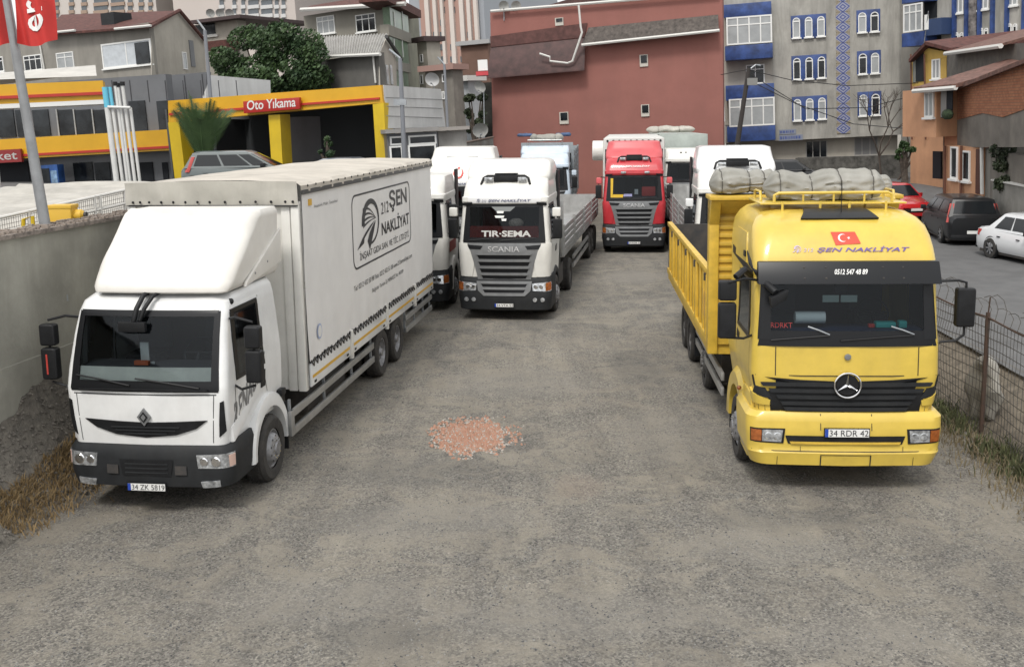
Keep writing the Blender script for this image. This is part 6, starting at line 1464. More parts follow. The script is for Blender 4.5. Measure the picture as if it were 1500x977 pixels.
f2_.box('wall',ORG,f2_.a(1386,250),f2_.a(1441,250),0,3,-.5,f2_.h(1410,215)); f2_.box('corner_pier',GREYW2,f2_.a(1441,250)+.003,f2_.a(1470,250),0.05,3,-.5,f2_.h(1410,215))
f2_.win(1394,215,1404,262,1,0,n=0,glass=WG); f2_.win(1411,221,1422,265,1,0,n=0,glass=WG); f2_.pbox('door',mat('brown_door',(.08,.03,.02),.5),1429,219,1436,284,-.05,-.003)
for u in (1384,1408): f2_.put(MB().tube([(f2_.a(u,250,-.1),-.1,f2_.h(u,285,-.1)),(f2_.a(u,215,-.1),-.1,f2_.h(u,214,-.1))],.06,6),'pipe',mat('brown_pipe',(.12,.05,.03),.6))
f2_.put(MB().tube([(f2_.a(1439,250,-.1),-.1,f2_.h(1439,285,-.1)),(f2_.a(1438,215,-.1),-.1,f2_.h(1438,214,-.1))],.07,6),'white_post',WHT)
f=Fac('low_wall','low rendered garden wall in front of the dark shrubs at the right edge','wall',1452,37,1530,32,vref=280)
f.box('wall_body',CONC,f.a(1454,280),f.a(1530,280),0,.25,.3,f.h(1470,268)); f.box('wall_coping',WHT,f.a(1453,280),f.a(1530,280),-.05,.3,f.h(1470,268)+.003,f.h(1470,266))
f=Fac('stone_wall','dark stone retaining wall below the bare tree on the street','wall',1160,66,1325,62,vref=230)
f.box('wall_body',mat('dark_stone_wall',(.10,.095,.085),.95,ns=2.5,amt=.35,bump=.6,bs=4),f.a(1165,230),f.a(1326,230),0,.6,-.5,f.h(1300,228))
# ================= left side: petrol station
f=Fac('station_canopy','petrol station canopy with a yellow fascia and red stripe at the left edge','canopy',-60,38,153,39.5,vref=140)
f.pbox('fascia',STY,-60,122.5,152,143.5,0,1.2); f.pbox('fascia_base',mat('canopy_white',(.7,.7,.68),.5),-60,151,152,157.5,-.03,1.2); f.pbox('fascia',STY,-60,143.6,152,150.8,0,1.2); f.pbox('red_stripe',STR,-60,139,153,143.5,-.10,-.003)
for u in (-20,): f.put(MB().tube([(f.a(u,200,4),4,-.2),(f.a(u,150,4),4,f.h(u,150,4))],.22,12),'canopy_column',mat('canopy_white',(.7,.7,.68),.5))
def aw(u,v): 
    n=2+6*v; a=f.a(-60,115,n)+ (f.a(142,115,n)-f.a(-60,115,n))*u; h=f.h(60,123,2)+.05+.55*math.sin(math.pi*(.1+.8*v))+.5*u*v
    return (a,n,h)
f.put(MB().grid(aw,300,8),'curved_roof_sheet',mat('pale_roof_sheet',(.50,.48,.44),.6,ns=1,amt=.12),recalc=False)
f=Fac('station_shop','two storey petrol station shop with yellow band, dark glazing and grey cladding','shop',-60,52,248,50,vref=220)
LW=f.a(248,220)
f.box('wall',CLAD,f.a(-60,220),LW,.4,1.0,-.5,f.h(100,118)); 
f.pbox('fascia_band',STY,-60,199,248,229,-.5,.39); b=MB()
f.pbox('red_stripe',STR,-60,222.5,248,226,-.56,-.503)
sg_=f.pbox('shop_sign',mat('sign_dull_red',(.22,.02,.02),.5),-30,220,31,239,-.72,-.565)
a0,a1,h0,h1=f.rect(-44,223,25,235.5,-.73); text('sign_lettering','Market',rectfn(a0,a1,h0,h1,-.725),mat('sign_white_dim',(.4,.4,.38),.5),sg_,bold=.01)
for (u0,u1) in ((-40,-5),(-3,21),(24,46),(49,72),(86,108),(111,135),(138,160),(190,214),(231,247)): f.pbox('upper_glazing',WG,u0,161 if u1<170 else 148,u1,203-(u0+40)*.04,.33,.397)
for u in (84.5,109.5,136.5): f.pbox('mullion',ALU,u-.9,160,u+.9,203,.28,.395)
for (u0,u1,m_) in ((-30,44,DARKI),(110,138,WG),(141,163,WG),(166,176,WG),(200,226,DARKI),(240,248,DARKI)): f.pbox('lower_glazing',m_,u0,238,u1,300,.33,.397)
for k in range(8): 
    u=165+k*26; f.put(MB().bx(f.a(u,130,.4)-.02,f.a(u,130,.4)+.02,.38,.397,f.h(u,150,.4),f.h(u,118,.4)),'cladding_joint',mat('joint_dark',(.04,.04,.045),.7))
g=sub(f,248,50,396,58,vref=130)
b=MB(); P=[g.q(170 if 0 else 249,160),g.q(249,105),g.q(303,105),g.q(303,160)]; 
f3_=Fac('station_parapet_block','grey clad parapet with a long white side wall behind the palm','building',158,54,302,52,vref=130)
f3_.put(MB().prism([f3_.q(158,152),f3_.q(158,118),f3_.q(302,106),f3_.q(302,152)],0,.4,'y'),'clad_parapet',CLAD)
for u in (186,204,222,247,272,298): f3_.put(MB().bx(f3_.a(u,130)-.025,f3_.a(u,130)+.025,-.02,-.003,f3_.h(u,150),f3_.h(u,120-(u-158)*.08)),'cladding_joint',mat('joint_dark',(.04,.04,.045),.7))
g=sub(f3_,302,52,400,56,vref=130)
g.put(MB().prism([g.q(302,175),g.q(302,110),g.q(396,118),g.q(397,175)],0,.4,'y'),'white_side_wall',WHW)
f=Fac('market_fridge','blue drinks fridge beside the shop entrance','fridge',60,50.3,88,50.2,vref=260)
f.pbox('fridge_body',mat('fridge_blue',(.03,.10,.32),.4,ns=2,amt=.3),61,242,87,300,-.1,.5); f.pbox('fridge_door',WG,62,247,74,290,-.14,-.103); f.pbox('print_panel',mat('fridge_print',(.25,.4,.6),.4,ns=3,amt=.4),76,250,85,290,-.13,-.103)
f=Fac('car_wash','car wash hall with a yellow portal and two dark wash bays','car wash',245,47,563,44,vref=200)
def pr(name,m,P,n0,n1): return f.put(MB().prism([f.q(u,v,n0) for u,v in P],n0,n1,'y'),name,m)
pr('fascia',STY,[(246,148),(558,125),(561,151),(247,180)],0,.8)
f.put(MB().prism([f.q(247,166,-.1),f.q(555,143,-.1),f.q(555,146,-.1),f.q(247,169.5,-.1)],-.08,-.003,'y'),'red_stripe',STR)
for P in ([(246,180),(262,179),(272,262),(256,262)],[(393,169),(410,168),(415,262),(399,262)],[(546,153),(562,151),(568,262),(553,262)]): pr('portal_post',STY2,P,-.002,.9)
pr('inner_post',CLAD,[(412,172),(423,172),(428,262),(417,262)],.95,4)
sg_=f.put(MB().prism([f.q(356,149,-.3),f.q(438,143,-.3),f.q(439,160,-.3),f.q(357,166.5,-.3)],-.3,-.1,'y'),'car_wash_sign',mat('sign_red',(.36,.02,.015),.4),bevel=.01)
def cs(a,b_):
    u=361.5+(433-361.5)*a; v=162-(14.2)*b_-(5.4)*a; x,z=f.q(u,v,-.31); return (x,-.305,z)
text('sign_lettering','Oto Yıkama',cs,mat('sign_white',(.62,.62,.6),.5),sg_,bold=.015)
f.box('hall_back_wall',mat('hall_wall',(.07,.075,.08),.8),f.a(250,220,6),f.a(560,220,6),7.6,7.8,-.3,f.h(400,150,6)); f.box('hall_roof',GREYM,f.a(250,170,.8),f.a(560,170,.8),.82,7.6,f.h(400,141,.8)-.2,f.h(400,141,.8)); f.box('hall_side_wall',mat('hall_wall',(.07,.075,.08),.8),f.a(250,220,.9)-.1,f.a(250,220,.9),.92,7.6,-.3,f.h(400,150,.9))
g=sub(f,564,44,660,50,vref=200)
g.put(MB().prism([g.q(564,189),g.q(562,125),g.q(646,131),g.q(653,186)],0,.4,'y'),'white_side_wall',WHW)
for v in (143,156,170): P=[g.q(565,v,-.02),g.q(648,v+3,-.02)]; g.put(MB().tube([(P[0][0],-.01,P[0][1]),(P[1][0],-.01,P[1][1])],.018,4),'wall_joint',mat('joint_grey',(.25,.25,.25),.8))
f=Fac('site_cabin','white framed cabin with dark windows under the white wall','cabin',566,43,705,44,vref=205)
f.pbox('cabin_roof',mat('flat_roof_edge',(.25,.24,.23),.8),564,188,643,194,-.4,3); f.pbox('cabin_wall',CLAD,568,195,642,240,0,3)
f.win(571,200,590,213,1,0,glass=WG,sill=False); f.win(598,198,639,212,1,0,glass=WG,sill=False); f.win(571,214,590,240,1,0,glass=WG,sill=False); f.win(598,212,639,240,1,0,glass=WG,sill=False)
f.pbox('shed_wall',mat('shed_wall',(.36,.35,.33),.8,ns=1,amt=.15,streak=.4),643,192,684,240,.3,3); f.pbox('shed_roof',mat('shed_roof',(.28,.26,.24),.8),642,186,688,191,-.1,3)
# street lamps
def lamp(label,u0,v0,u1,v1,Y,r,arm=None,brace=None):
    A=at(u0,v0,Y); B=at(u1,v1,Y); d=(A-B); B=B-d*((B.z)/d.z); p=empty('street_lamp',label,'street lamp',(B.x,B.y,0)); 
    def L_(q): return q-p.location
    MB().tube([L_(B),L_(A)],r,10,radii=[r*1.15,r*.8]).build('lamp_post',mat('lamp_post_grey',(.20,.21,.23),.5,metal=.3),p)
    if arm: MB().tube([L_(A),L_(at(*arm,Y))],r*.5,8).build('lamp_arm',GALV,p)
    if brace:
        MB().bx(-.25,.25,-.1,.1,-.12,.12).build('lamp_head',GALV,p).location=L_(at(*brace,Y))
    return p
lamp('grey street lamp in front of the white wall by the car wash',586,86,592,225,41,.10,arm=(570,73),brace=(586,150))
lamp('slim grey street lamp rising behind the palm on the car wash',300,45,309,150,50,.10,arm=(289,75-45))
lamp('thin lamp pole with a round sign beside the narrow white house',651,95,657,213,46,.07,arm=(641,84))
dish('satellite_dish','large pale satellite dish above the sheet fence left of the rose building',703,189,52,.36*1.1,yaw=-10,stand=2.5)
dish('satellite_dish','grey satellite dish facing away near the top of the alley',705,126,60,.36,yaw=30,stand=3)
dish('satellite_dish','round white satellite dish on the grey alley house',634,115,62,.36*1.2,yaw=10,col=mat('dish_white',(.6,.6,.6),.6),stand=2)
for i,(u,l) in enumerate(((309,'leftmost'),(323,'middle'),(337,'rightmost'))): dish('satellite_dish','%s of the three round dishes on the dark roof below the pale tower'%l,u,19,84,.36,yaw=0,stand=1.5,group='three dishes on the dark roof')
f=Fac('sheet_fence','rusty corrugated sheet fence running up to the rose building','fence',640,44,722,54,vref=215)
g_=MB(); a0,a1=f.a(640,215),f.a(722,215)
P=f.q(640,217),f.q(722,201)
g_.grid(lambda u,v:(a0+(a1-a0)*u,.04*math.sin(u*300),(-.2)*(1-v)+(P[0][1]+(P[1][1]-P[0][1])*u)*v),400,1); f.put(g_,'corrugated_sheet',mat('old_sheet',(.26,.25,.23),.7,ns=1,amt=.2,streak=.5,dirt=(.15,.10,.08)),recalc=False)
f.put(MB().tube([(a0,-.05,P[0][1]),(a1,-.05,P[1][1])],.05,6),'fence_rail',mat('rust_rail',(.14,.10,.08),.8))
# ================= houses behind the station
f=Fac('brown_house','brown rendered house with a red tiled roof above the petrol station','house',62,72,222,67,vref=70)
f.box('wall',GREYW2,f.a(-40,80),f.a(222,80),0,.4,-.5,f.h(150,38)-.2)
f.win(150,61,223,98,2,0,glass=mat('bright_blind',(.50,.53,.56),.5,ns=3,amt=.08),fw=.1); f.pbox('open_sash',WG,198,62,218,94,-.12,-.072)
f.win(84,77,109,103,2,.28); f.win(36,81,62,104,3,.28,glass=WG); f.win(-10,84,6,106,2,.28,glass=WG)
def hh(pts,n0,n1,name,m,th=.15):
    P=[f.q(*pts[0],n1),f.q(*pts[1],n1),f.q(*pts[2],n0),f.q(*pts[3],n0)]; nn=[n1,n1,n0,n0]
    f.put(MB().hexa([(p[0],n,p[1]-th) for p,n in zip(P,nn)]+[(p[0],n,p[1]) for p,n in zip(P,nn)]),name,m)
hh([(90,22),(262,16),(222,38),(60,50)],-.6,5,'roof',REDROOF)
P,Q=f.q(168,43,-.65),f.q(221,38,-.65); f.put(MB().tube([(P[0],-.65,P[1]),(Q[0],-.65,Q[1])],.09,6),'gutter',WHT); P,Q=f.q(80,48,-.65),f.q(110,45,-.65); f.put(MB().tube([(P[0],-.65,P[1]),(Q[0],-.65,Q[1])],.09,6),'gutter',WHT)
f.pbox('chimney_box',DKG,148,19,167,41,.5,2)
f.put(MB().tube([(f.a(60,80,-.1),-.1,f.h(60,64,-.1)),(f.a(65,100,-.1),-.1,f.h(65,108,-.1))],.06,6),'pipe',WHT)
g=sub(f,222,67,300,76,vref=70)
g.put(MB().prism([g.q(222,110),g.q(222,38),g.q(262,18),g.q(299,60),g.q(302,115)],0,.04,'y'),'gable_wall',CREAMW)
for a,b_ in (((220,37),(262,16)),((262,16),(301,62))):
    P,Q=g.q(*a,-.15),g.q(*b_,-.15); g.put(MB().tube([(P[0],-.2,P[1]),(Q[0],-.2,Q[1])],.13,6),'verge_tiles',REDROOF)
g.win(267,77,273,102,1,0,glass=WG2,sill=False); g.pbox('recess_slot',CLAD,279,60,285,98,-.05,-.003)
# house between, under the dishes
f=Fac('dark_window_house','small house with a wide dark window and red roofs left of the tree','house',278,82,345,80,vref=60)
f.box('wall',CREAMW,f.a(280,60),f.a(350,60),0,1,-.5,f.h(320,33)); f.pbox('dark_window',WG,283,36,315,52,-.05,-.003); f.pbox('window_sill',WHT,280,52,318,56,-.15,-.003); f.pbox('flat_roof',mat('dark_flat_roof',(.06,.04,.04),.8),278,26,352,31,-1,8); f.pbox('awning_roof',REDROOF,300,60,332,74,-1.5,-.003)
# olive house with corrugated shed
OLV=mat('olive_render',(.25,.235,.20),.92,ns=.4,amt=.1,streak=.25,dirt=(.12,.11,.095))
f=Fac('olive_house','olive grey house with two white windows and a red hipped roof behind the shed','house',446,78,570,73,vref=40)
f.box('wall',OLV,f.a(446,40),f.a(572,40),0,.4,-.5,f.h(510,14))
f.win(465,24,491,50,3,.28); f.win(522,21,551,47,3,.28,glass=WG)
hh([(455,9),(590,-14),(596,6),(440,15)],-.8,5,'roof',REDROOF,.12)
P,Q=f.q(441,15,-.85),f.q(594,6,-.85); f.put(MB().tube([(P[0],-.85,P[1]),(Q[0],-.85,Q[1])],.16,6),'gutter',WHT); f.put(MB().tube([(f.a(567,30,-.1),-.1,f.h(566,8,-.1)),(f.a(569,50,-.1),-.1,f.h(570,52,-.1))],.09,6),'pipe',WHT)
g=sub(f,571,73,614,84,vref=40)
g.box('side_wall',mat('side_wall_olive',(.25,.25,.19),.9,ns=.6,amt=.15,streak=.4),0,g.W,0,.04,-.5,g.h(590,12))
GRNG=mat('green_glazing',(.12,.19,.11),.3,ns=1.5,amt=.3)
for v0,v1 in ((18,44),(58,92),(104,128)):
    g.pbox('balcony_glazing',GRNG,572,v0,598,v1,-.5,-.003)
for v0,v1 in ((43,58),(91,104)): g.pbox('balcony_slab',OLV,570,v0,602,v1,-.6,-.003)
for v in (18,58,104):
    for u in (578,590): g.put(MB().bx(g.a(u,v+10,-.55)-.05,g.a(u,v+10,-.55)+.05,-.56,-.51,g.h(u,v+26,-.55),g.h(u,v,-.55)),'glazing_bar',FRW)
g.pbox('roof_edge',REDROOF,568,2,616,14,-.9,1)
f.win(575,66,590,88,2,.3,n=-1.4,fw=.1) if 0 else None
f=Fac('corrugated_shed','grey shed with a pale corrugated asbestos roof beside the tree','shed',468,62,556,58,vref=100)
f.box('wall',mat('shed_grey_wall',(.13,.125,.115),.95,ns=.5,amt=.15,streak=.2),f.a(440,100),f.a(556,100),0,.4,-.5,f.h(520,82))
P=[f.q(474,82,-.4),f.q(556,79,-.4),f.q(569,50,4),f.q(470,54,4)]
def sr(u,v):
    A=Vector((P[0][0],-.4,P[0][1])).lerp(Vector((P[1][0],-.4,P[1][1])),u); B=Vector((P[3][0],4,P[3][1])).lerp(Vector((P[2][0],4,P[2][1])),u); q=A.lerp(B,v); q.z+=.05*math.sin(u*2*math.pi*24); return q
f.put(MB().grid(sr,240,3),'corrugated_roof',mat('asbestos_sheet',(.36,.35,.33),.8,ns=2,amt=.15,streak=.3),recalc=False)
P1,Q1=f.q(474,83.5,-.45),f.q(557,80,-.45); f.put(MB().tube([(P1[0],-.45,P1[1]),(Q1[0],-.45,Q1[1])],.1,6),'gutter',WHT); f.put(MB().tube([(f.a(547,90,-.1),-.1,f.h(547,82,-.1)),(f.a(550,118,-.1),-.1,f.h(550,122,-.1))],.06,6),'pipe',WHT)
g=sub(f,556,58,582,64,vref=100)
g.put(MB().prism([g.q(556,140),g.q(556,80),g.q(566,56),g.q(580,86),g.q(582,140)],0,.04,'y'),'gable_wall',CREAMW)
for u in (562,568,574): g.pbox('slit_window',WG2,u-1.5,96,u+1.5,124,-.05,-.003)
P,Q=g.q(566,54,-.2),g.q(588,88,-.2); g.put(MB().tube([(P[0],-.2,P[1]),(Q[0],-.2,Q[1])],.12,6),'verge_tiles',mat('dark_verge',(.05,.05,.05),.8))
# narrow houses of the alley
def simple(name,label,u0,v0,u1,Y,m,wins,roof=None,cat='house',Y1=None,dep=1.2,wm=WG):
    f=Fac(name,label,cat,u0,Y,u1,Y1 or Y-1,vref=v0+20); f.box('wall',m,0,f.W,0,dep,-.5,f.h((u0+u1)/2,v0))
    for w in wins: f.win(*w[:4],w[4] if len(w)>4 else 2,0,glass=wm,fw=.07,sill=False)
    if roof: f.box('roof',roof,-.3,f.W+.3,-.4,dep+.3,f.h((u0+u1)/2,v0)+.003,f.h((u0+u1)/2,v0)+.35)
    return f
simple('alley_house','tall cream stair block with laundry and ivy beside the olive house',612,62,626,78,CREAMW,[(616,80,620,92,1),(616,110,620,124,1)],mat('dark_flat_roof',(.06,.04,.04),.8))
simple('alley_house','grey alley house with a striped terrace awning above the white wall',624,104,664,66,mat('alley_grey',(.25,.23,.20),.9,ns=.6,amt=.2,streak=.5),[(648,109,653,121,1),(648,134,652,146,1)],mat('terrace_pink',(.32,.20,.17),.8))
simple('alley_house','narrow pale blue white house with one barred window at the end of the alley',663,120,687,70,mat('pale_bluewhite',(.45,.48,.50),.8,ns=.5,amt=.1,streak=.4),[(670,144,680,156,3)],WHT)
simple('alley_house','dark slab painted as the shaded gap between walls with hanging cloths left of the rose building',686,122,722,74,mat('alley_gap_shade',(.035,.035,.03),.95,ns=1,amt=.4),[])  # no house: a plain slab whose dark colour paints the shade of the gap
simple('gabled_house','plain brown gabled house between the pink tower and the rose building',676,66,716,90,mat('brown_plain',(.17,.10,.075),.9,ns=.4,amt=.1),[],mat('pale_parapet',(.35,.35,.35),.8))
f=Fac('terrace_awning','small white and red terrace awning at the rose building corner','awning',700,60,716,60,vref=95); f.pbox('awning_cloth',FRW,700,88,714,104,0,1); f.pbox('awning_edge',REDP,697,105,715,111,-.1,1)
# ================= towers
def tower(name,label,u0,u1,Y0,Y1,m,cols,row0,drow,rows,band=None,side=None,wm=None,vref=30,htop=-260,wh=.55,shared=None):
    f=Fac(name,label,'tower block',u0,Y0,u1,Y1,vref=vref); f.box('wall',m,0,f.W,0,25,-1,f.h(u0,htop))
    for (ua,ub) in (band or []): f.pbox('pier',mat('pale_pier',(.55,.50,.46),.8,ns=.1,amt=.05),ua,htop,ub,150,-.5,-.003)
    meshes={}
    for (ua,ub,mm) in cols:
        for r in range(rows):
            v=row0+r*drow
            a0,a1,h0,h1=f.rect(ua,v,ub,v+drow*wh)
            k=(round(a1-a0,1),round(h1-h0,1),mm.name)
            if k not in meshes:
                W,H=a1-a0,h1-h0; meshes[k]=(MB().bx(-W/2,W/2,-.12,-.003,-H/2,H/2).mesh('pane',mm),MB().bx(-W/2-.1,W/2+.1,-.25,-.003,-H/2-.5,-H/2-.0).mesh('spandrel',mat('spandrel_brown',(.30,.22,.17),.8) if side!='w' else mat('balcony_rail_white',(.5,.5,.5),.7)))
            o=bpy.data.objects.new('window',meshes[k][0]); COL.objects.link(o); o.parent=f.root; o.matrix_basis=Matrix.Translation(((a0+a1)/2,0,(h0+h1)/2))
            if side: o2=bpy.data.objects.new('spandrel',meshes[k][1]); COL.objects.link(o2); o2.parent=f.root; o2.matrix_basis=Matrix.Translation(((a0+a1)/2,0,(h0+h1)/2))
    return f
TW=mat('tower_render',(.50,.46,.43),.8,ns=.05,amt=.04); TWG=mat('tower_grey',(.30,.32,.35),.8,ns=.05,amt=.04)
tower('tower_block','cream tower block with brown balconies above the red roof on the left','%s'%'' and 0 or 60,231,165,160,TW,[(102,108,WG3),(120,127,WG3),(138,158,WG3),(163,182,WG3),(188,194,WG3),(204,210,WG3),(218,223,WG3),(80,86,WG3)],-25,11.5,5,side='b')
tower('tower_block','pale tower block with grey balconies above the tree',256,434,155,150,mat('tower_pale',(.48,.43,.40),.8,ns=.05,amt=.05),[(322,328,WG3),(341,346,WG3),(354,359,WG3),(364,379,WG3),(383,399,WG3),(403,408,WG3),(413,418,WG3)],-38,13,6,side='w')
f=tower('tower_block','tall pink striped tower block with narrow window columns above the alley',616,694,150,146,mat('tower_pink',(.38,.24,.20),.8,ns=.05,amt=.05),[(624,628,WG3),(635,639,WG3),(645,652,WG3),(660,667,WG3),(675,678,WG3),(685,688,WG3)],-25,18,11,band=[(617,623),(629,634),(640,644),(653,659),(668,674),(679,684),(689,694)],htop=-260,wh=.5)
f.box('grey_side',TWG,f.a(600,50),-.003,.4,25,-1,f.h(616,-260)); f.box('grey_side',TWG,f.W+.003,f.a(709,50),.4,25,-1,f.h(616,-260))
f=Fac('tower_stripe','dark recessed strip of the pale tower block','tower block',279,154.5,291,154.4,vref=20) if 0 else None
# ================= raised forecourt behind the retaining wall
b=MB(); Ys=[8,14,20,28,36,44,52,60,90]
b.add([(wx(y)-.30,y,2.6) for y in Ys]+[(-70,y,2.6) for y in Ys],[(i,i+1,len(Ys)+i+1,len(Ys)+i) for i in range(len(Ys)-1)]); tag(b.build('forecourt',ASPH,recalc=False),kind='structure')
# ---- flagpole and flags
B_=at(64,318,15.4); T_=at(10,0,15.4); d=T_-B_; T2=B_+d*1.5; B2=B_-d*((B_.z-2.6)/d.z)
p=empty('flagpole','tall leaning grey flagpole behind the concrete wall at the left','flagpole',tuple(B2)); L_=lambda q:q-B2
MB().tube([L_(B2),L_(T2)],.09,16,radii=[.088,.05]).build('pole',mat('pole_steel',(.33,.34,.35),.4,metal=.5,ns=3,amt=.15,streak=.3),p); MB().tube([L_(B2),L_(B2+Vector((0,0,.1)))],.16,12).build('base_flange',GALV,p)
FLAG=mat('flag_cloth_red',(.52,.03,.025),.75,ns=2,amt=.1)
def flag(label,u0,u1,vb,Y,txt):
    f0=at(u0,vb,Y); f1=at(u1,vb,Y); w=f1.x-f0.x; r=empty('hanging_flag',label,'flag',tuple(f0)); H=1.9
    def q(a,v,o=0):
        x=a*w; z=v*H; sl=-(d.x/d.z); return Vector((x+z*(d.x/d.z)*.35,.07*math.sin(a*7+v*2)+.05*math.sin(a*13+v*5)-o,z+.07*(1-v)*math.sin(a*math.pi*1.0)*-1+.05*a*(1-v)))
    MB().grid(lambda a,v:q(a,v),40,40).build('cloth',FLAG,r,recalc=False)
    if txt:
        vs,fs,_=text2d('er',0,.015); b=MB()
        a0,a1=txt; hh=(a1-a0)*w*1.75
        z0=.20
        # letters turned so that they read upwards
        b.add([q(a1-(a1-a0)*y,(z0+hh*x)/H,.012) for x,y in vs],fs); b.build('flag_lettering',INKW,r,recalc=False,smooth=False)
        b=MB(); b.add([q(a1-(a1-a0)*y,(z0+hh*1.08+hh*x)/H,.012) for x,y in vs if 0],[]) 
    return r
flag('red flag with white letters hanging to the right of the flagpole',25,82,64,15.3,(.36,.80))
flag('second red flag peeping out to the left of the flagpole',-30,14,68,15.6,None)
# ---- tarpaulin roof, railing and yellow crates above the wall
def tr(u,v):
    y=18.2+9*v; x=-13+(wx(y)-.7+13+ (0))*u
    z=3.42+.30*v+.09*abs(math.sin(v*26+noise.noise(Vector((x*.5,v*3,0)))*1.5))+.06*noise.noise(Vector((x*.6,y,0)))-.25*max(0,.06-v)/.06
    return (x,y,z)
o=MB().grid(tr,60,150).build('ridged_sheet',mat('awning_sheet',(.44,.42,.38),.8,ns=1.3,amt=.15,streak=.2,dirt=(.3,.27,.22),bump=.3,bs=6),recalc=False)
r=empty('tarpaulin_shelter','long ridged off white tarpaulin shelter roof behind the concrete wall','shelter',(-10,22,2.6)); o.parent=r; o.matrix_basis=Matrix.Translation((10,-22,-2.6))
t=MB()
for y in (18.6,22.5,26.5):
    for x in (-12.5,wx(y)-1.0): t.tube([(x,y,2.6),(x,y,3.4)],.04,6)
SPLIT.add('shelter_post'); o=t.build('shelter_post',GALV,r); 
for ch in r.children:
    if ch.name.startswith('shelter_post'): ch.matrix_basis=Matrix.Translation((10,-22,-2.6))
RA=at(76,311,17.4); RB=at(178,288,18.6); base=Vector((RA.x,RA.y,2.6))
r=empty('white_railing','white metal railing standing on the concrete wall between flagpole and box truck','railing',tuple(base)); q=lambda P:P-base
def on(t,dz): return RA.lerp(RB,t)+Vector((0,0,dz))
for dz in (.10,-.14): MB().tube([q(on(-.75,dz)),q(on(1.1,dz))],.028,8).build('rail',WHT,r)
for t_ in (-.7,-.3,.0,.60,.68,1.05): MB().tube([q(on(t_,.12)),q(Vector((on(t_,0).x,on(t_,0).y,3.0)))],.03,8).build('railing_post',WHT,r)
t=MB()
for k in range(60):
    u=-.7+1.75*k/60; t.tube([q(on(u,.1)),q(on(u,-.30))],.004,3)
for dz in (.05,-.03,-.1,-.2): t.tube([q(on(-.7,dz)),q(on(1.05,dz))],.004,3)
t.build('wire_mesh',WIRE,r,recalc=False)
P=at(92,314,17.0); e=empty('yellow_crate','yellow plastic crate behind the white railing next to the flagpole','crate',(P.x,P.y,3.3)); MB().bx(-.2,.2,-.15,.15,0,P.z-3.3+.15).build('crate_body',mat('crate_yellow',(.62,.38,.04),.5),e,bevel=.03); MB().bx(-.21,.21,-.16,.16,P.z-3.3+.10,P.z-3.3+.16).build('crate_rim',mat('crate_yellow',(.62,.38,.04),.5),e,bevel=.01)
P=at(113,315,17.0); e=empty('yellow_canister','small yellow canister with a dark cap beside the yellow crate','canister',(P.x,P.y,3.3)); MB().lathe([(-.13,.001),(-.13,.07),(-.1,.09),(.08,.09),(.12,.05),(.12,.001)],(0,0,P.z-3.3),'x',18).build('canister_body',mat('crate_yellow',(.62,.38,.04),.5),e); MB().lathe([(.12,.001),(.12,.05),(.16,.05),(.16,.001)],(0,0,P.z-3.3),'x',14).build('cap',CHAS,e)
P=at(45,322,16.2); e=empty('blue_bucket','blue white bucket left of the flagpole on the wall','bucket',(P.x,P.y,3.45)); MB().lathe([(0,.001),(0,.07),(.16,.10),(.165,.09),(.02,.065)],(0,0,0),'z',18).build('bucket_body',mat('bucket_blue',(.15,.28,.42),.4),e)
P=at(38,312,16.6); e=empty('tube_stand','yellow metal stand standing left of the flagpole behind the wall','stand',(P.x,P.y,3.0)); MB().tube([(-.12,0,0),(-.05,0,.75),(.1,0,.8),(.1,0,0)],.03,6).build('stand_tube',STY2,e)
# ---- vent pipes of the station
for i,(u0,u1,v0,vb,c) in enumerate(((153,171,128,268,1),(161,178,128,268,1),(170,186,128,268,0),(175,191,129,268,0),(180,198,127,268,0),(190,206,158,268,0))):
    pass
vp=empty('vent_pipes','rack of white fuel vent pipes with blue tops beside the station canopy','pipe rack',(at(185,268,37).x,37,2.6)); o_=vp.location.copy()
for i,(u0,u1,v0,c,r_) in enumerate(((153.5,172,128,1,.10),(161,181,128,1,.06),(169,188,126,0,.055),(173,192,128,0,.045),(179.5,199,126,0,.06),(191,206,158,0,.055))):
    A=at(u0,v0,37+.02*i); B=at(u1,275,37+.02*i); C_=A.lerp(B,(0.20 if c else 0))
    if c: MB().tube([A-o_,C_-o_],r_*1.02,12).build('pipe',mat('pipe_blue',(.12,.45,.60),.4),vp)
    MB().tube([C_-o_,B+(B-A)*.15-o_],r_,12).build('pipe',mat('pipe_white',(.60,.60,.58),.4,ns=2,amt=.08),vp)
    if not c and i<5: MB().tube([A-o_,A-o_+Vector((0,0,.14))],r_*1.4,10).build('vent_cap',BLK,vp)
A=at(158,157,36.9); B=at(191,158,36.9); MB().tube([A-o_,B-o_],.05,8).build('cross_pipe',mat('pipe_white',(.60,.60,.58),.4,ns=2,amt=.08),vp)
# ---- vehicles by the car wash
SILV=mat('silver_car_paint',(.09,.108,.108),.3,coat=.5)
P=at(432,235,36); car('estate_car','grey green estate car parked by the palm in front of the car wash','car',P.x,36.5,2.85,88,3.9,1.85,1.50,SILV,'mpv')
P=at(540,232,40); car('dark_car','dark car roof just showing inside the second wash bay','car',P.x-.6,41.5,2.55,5,4.2,1.75,1.42,CGRY,'hatch')
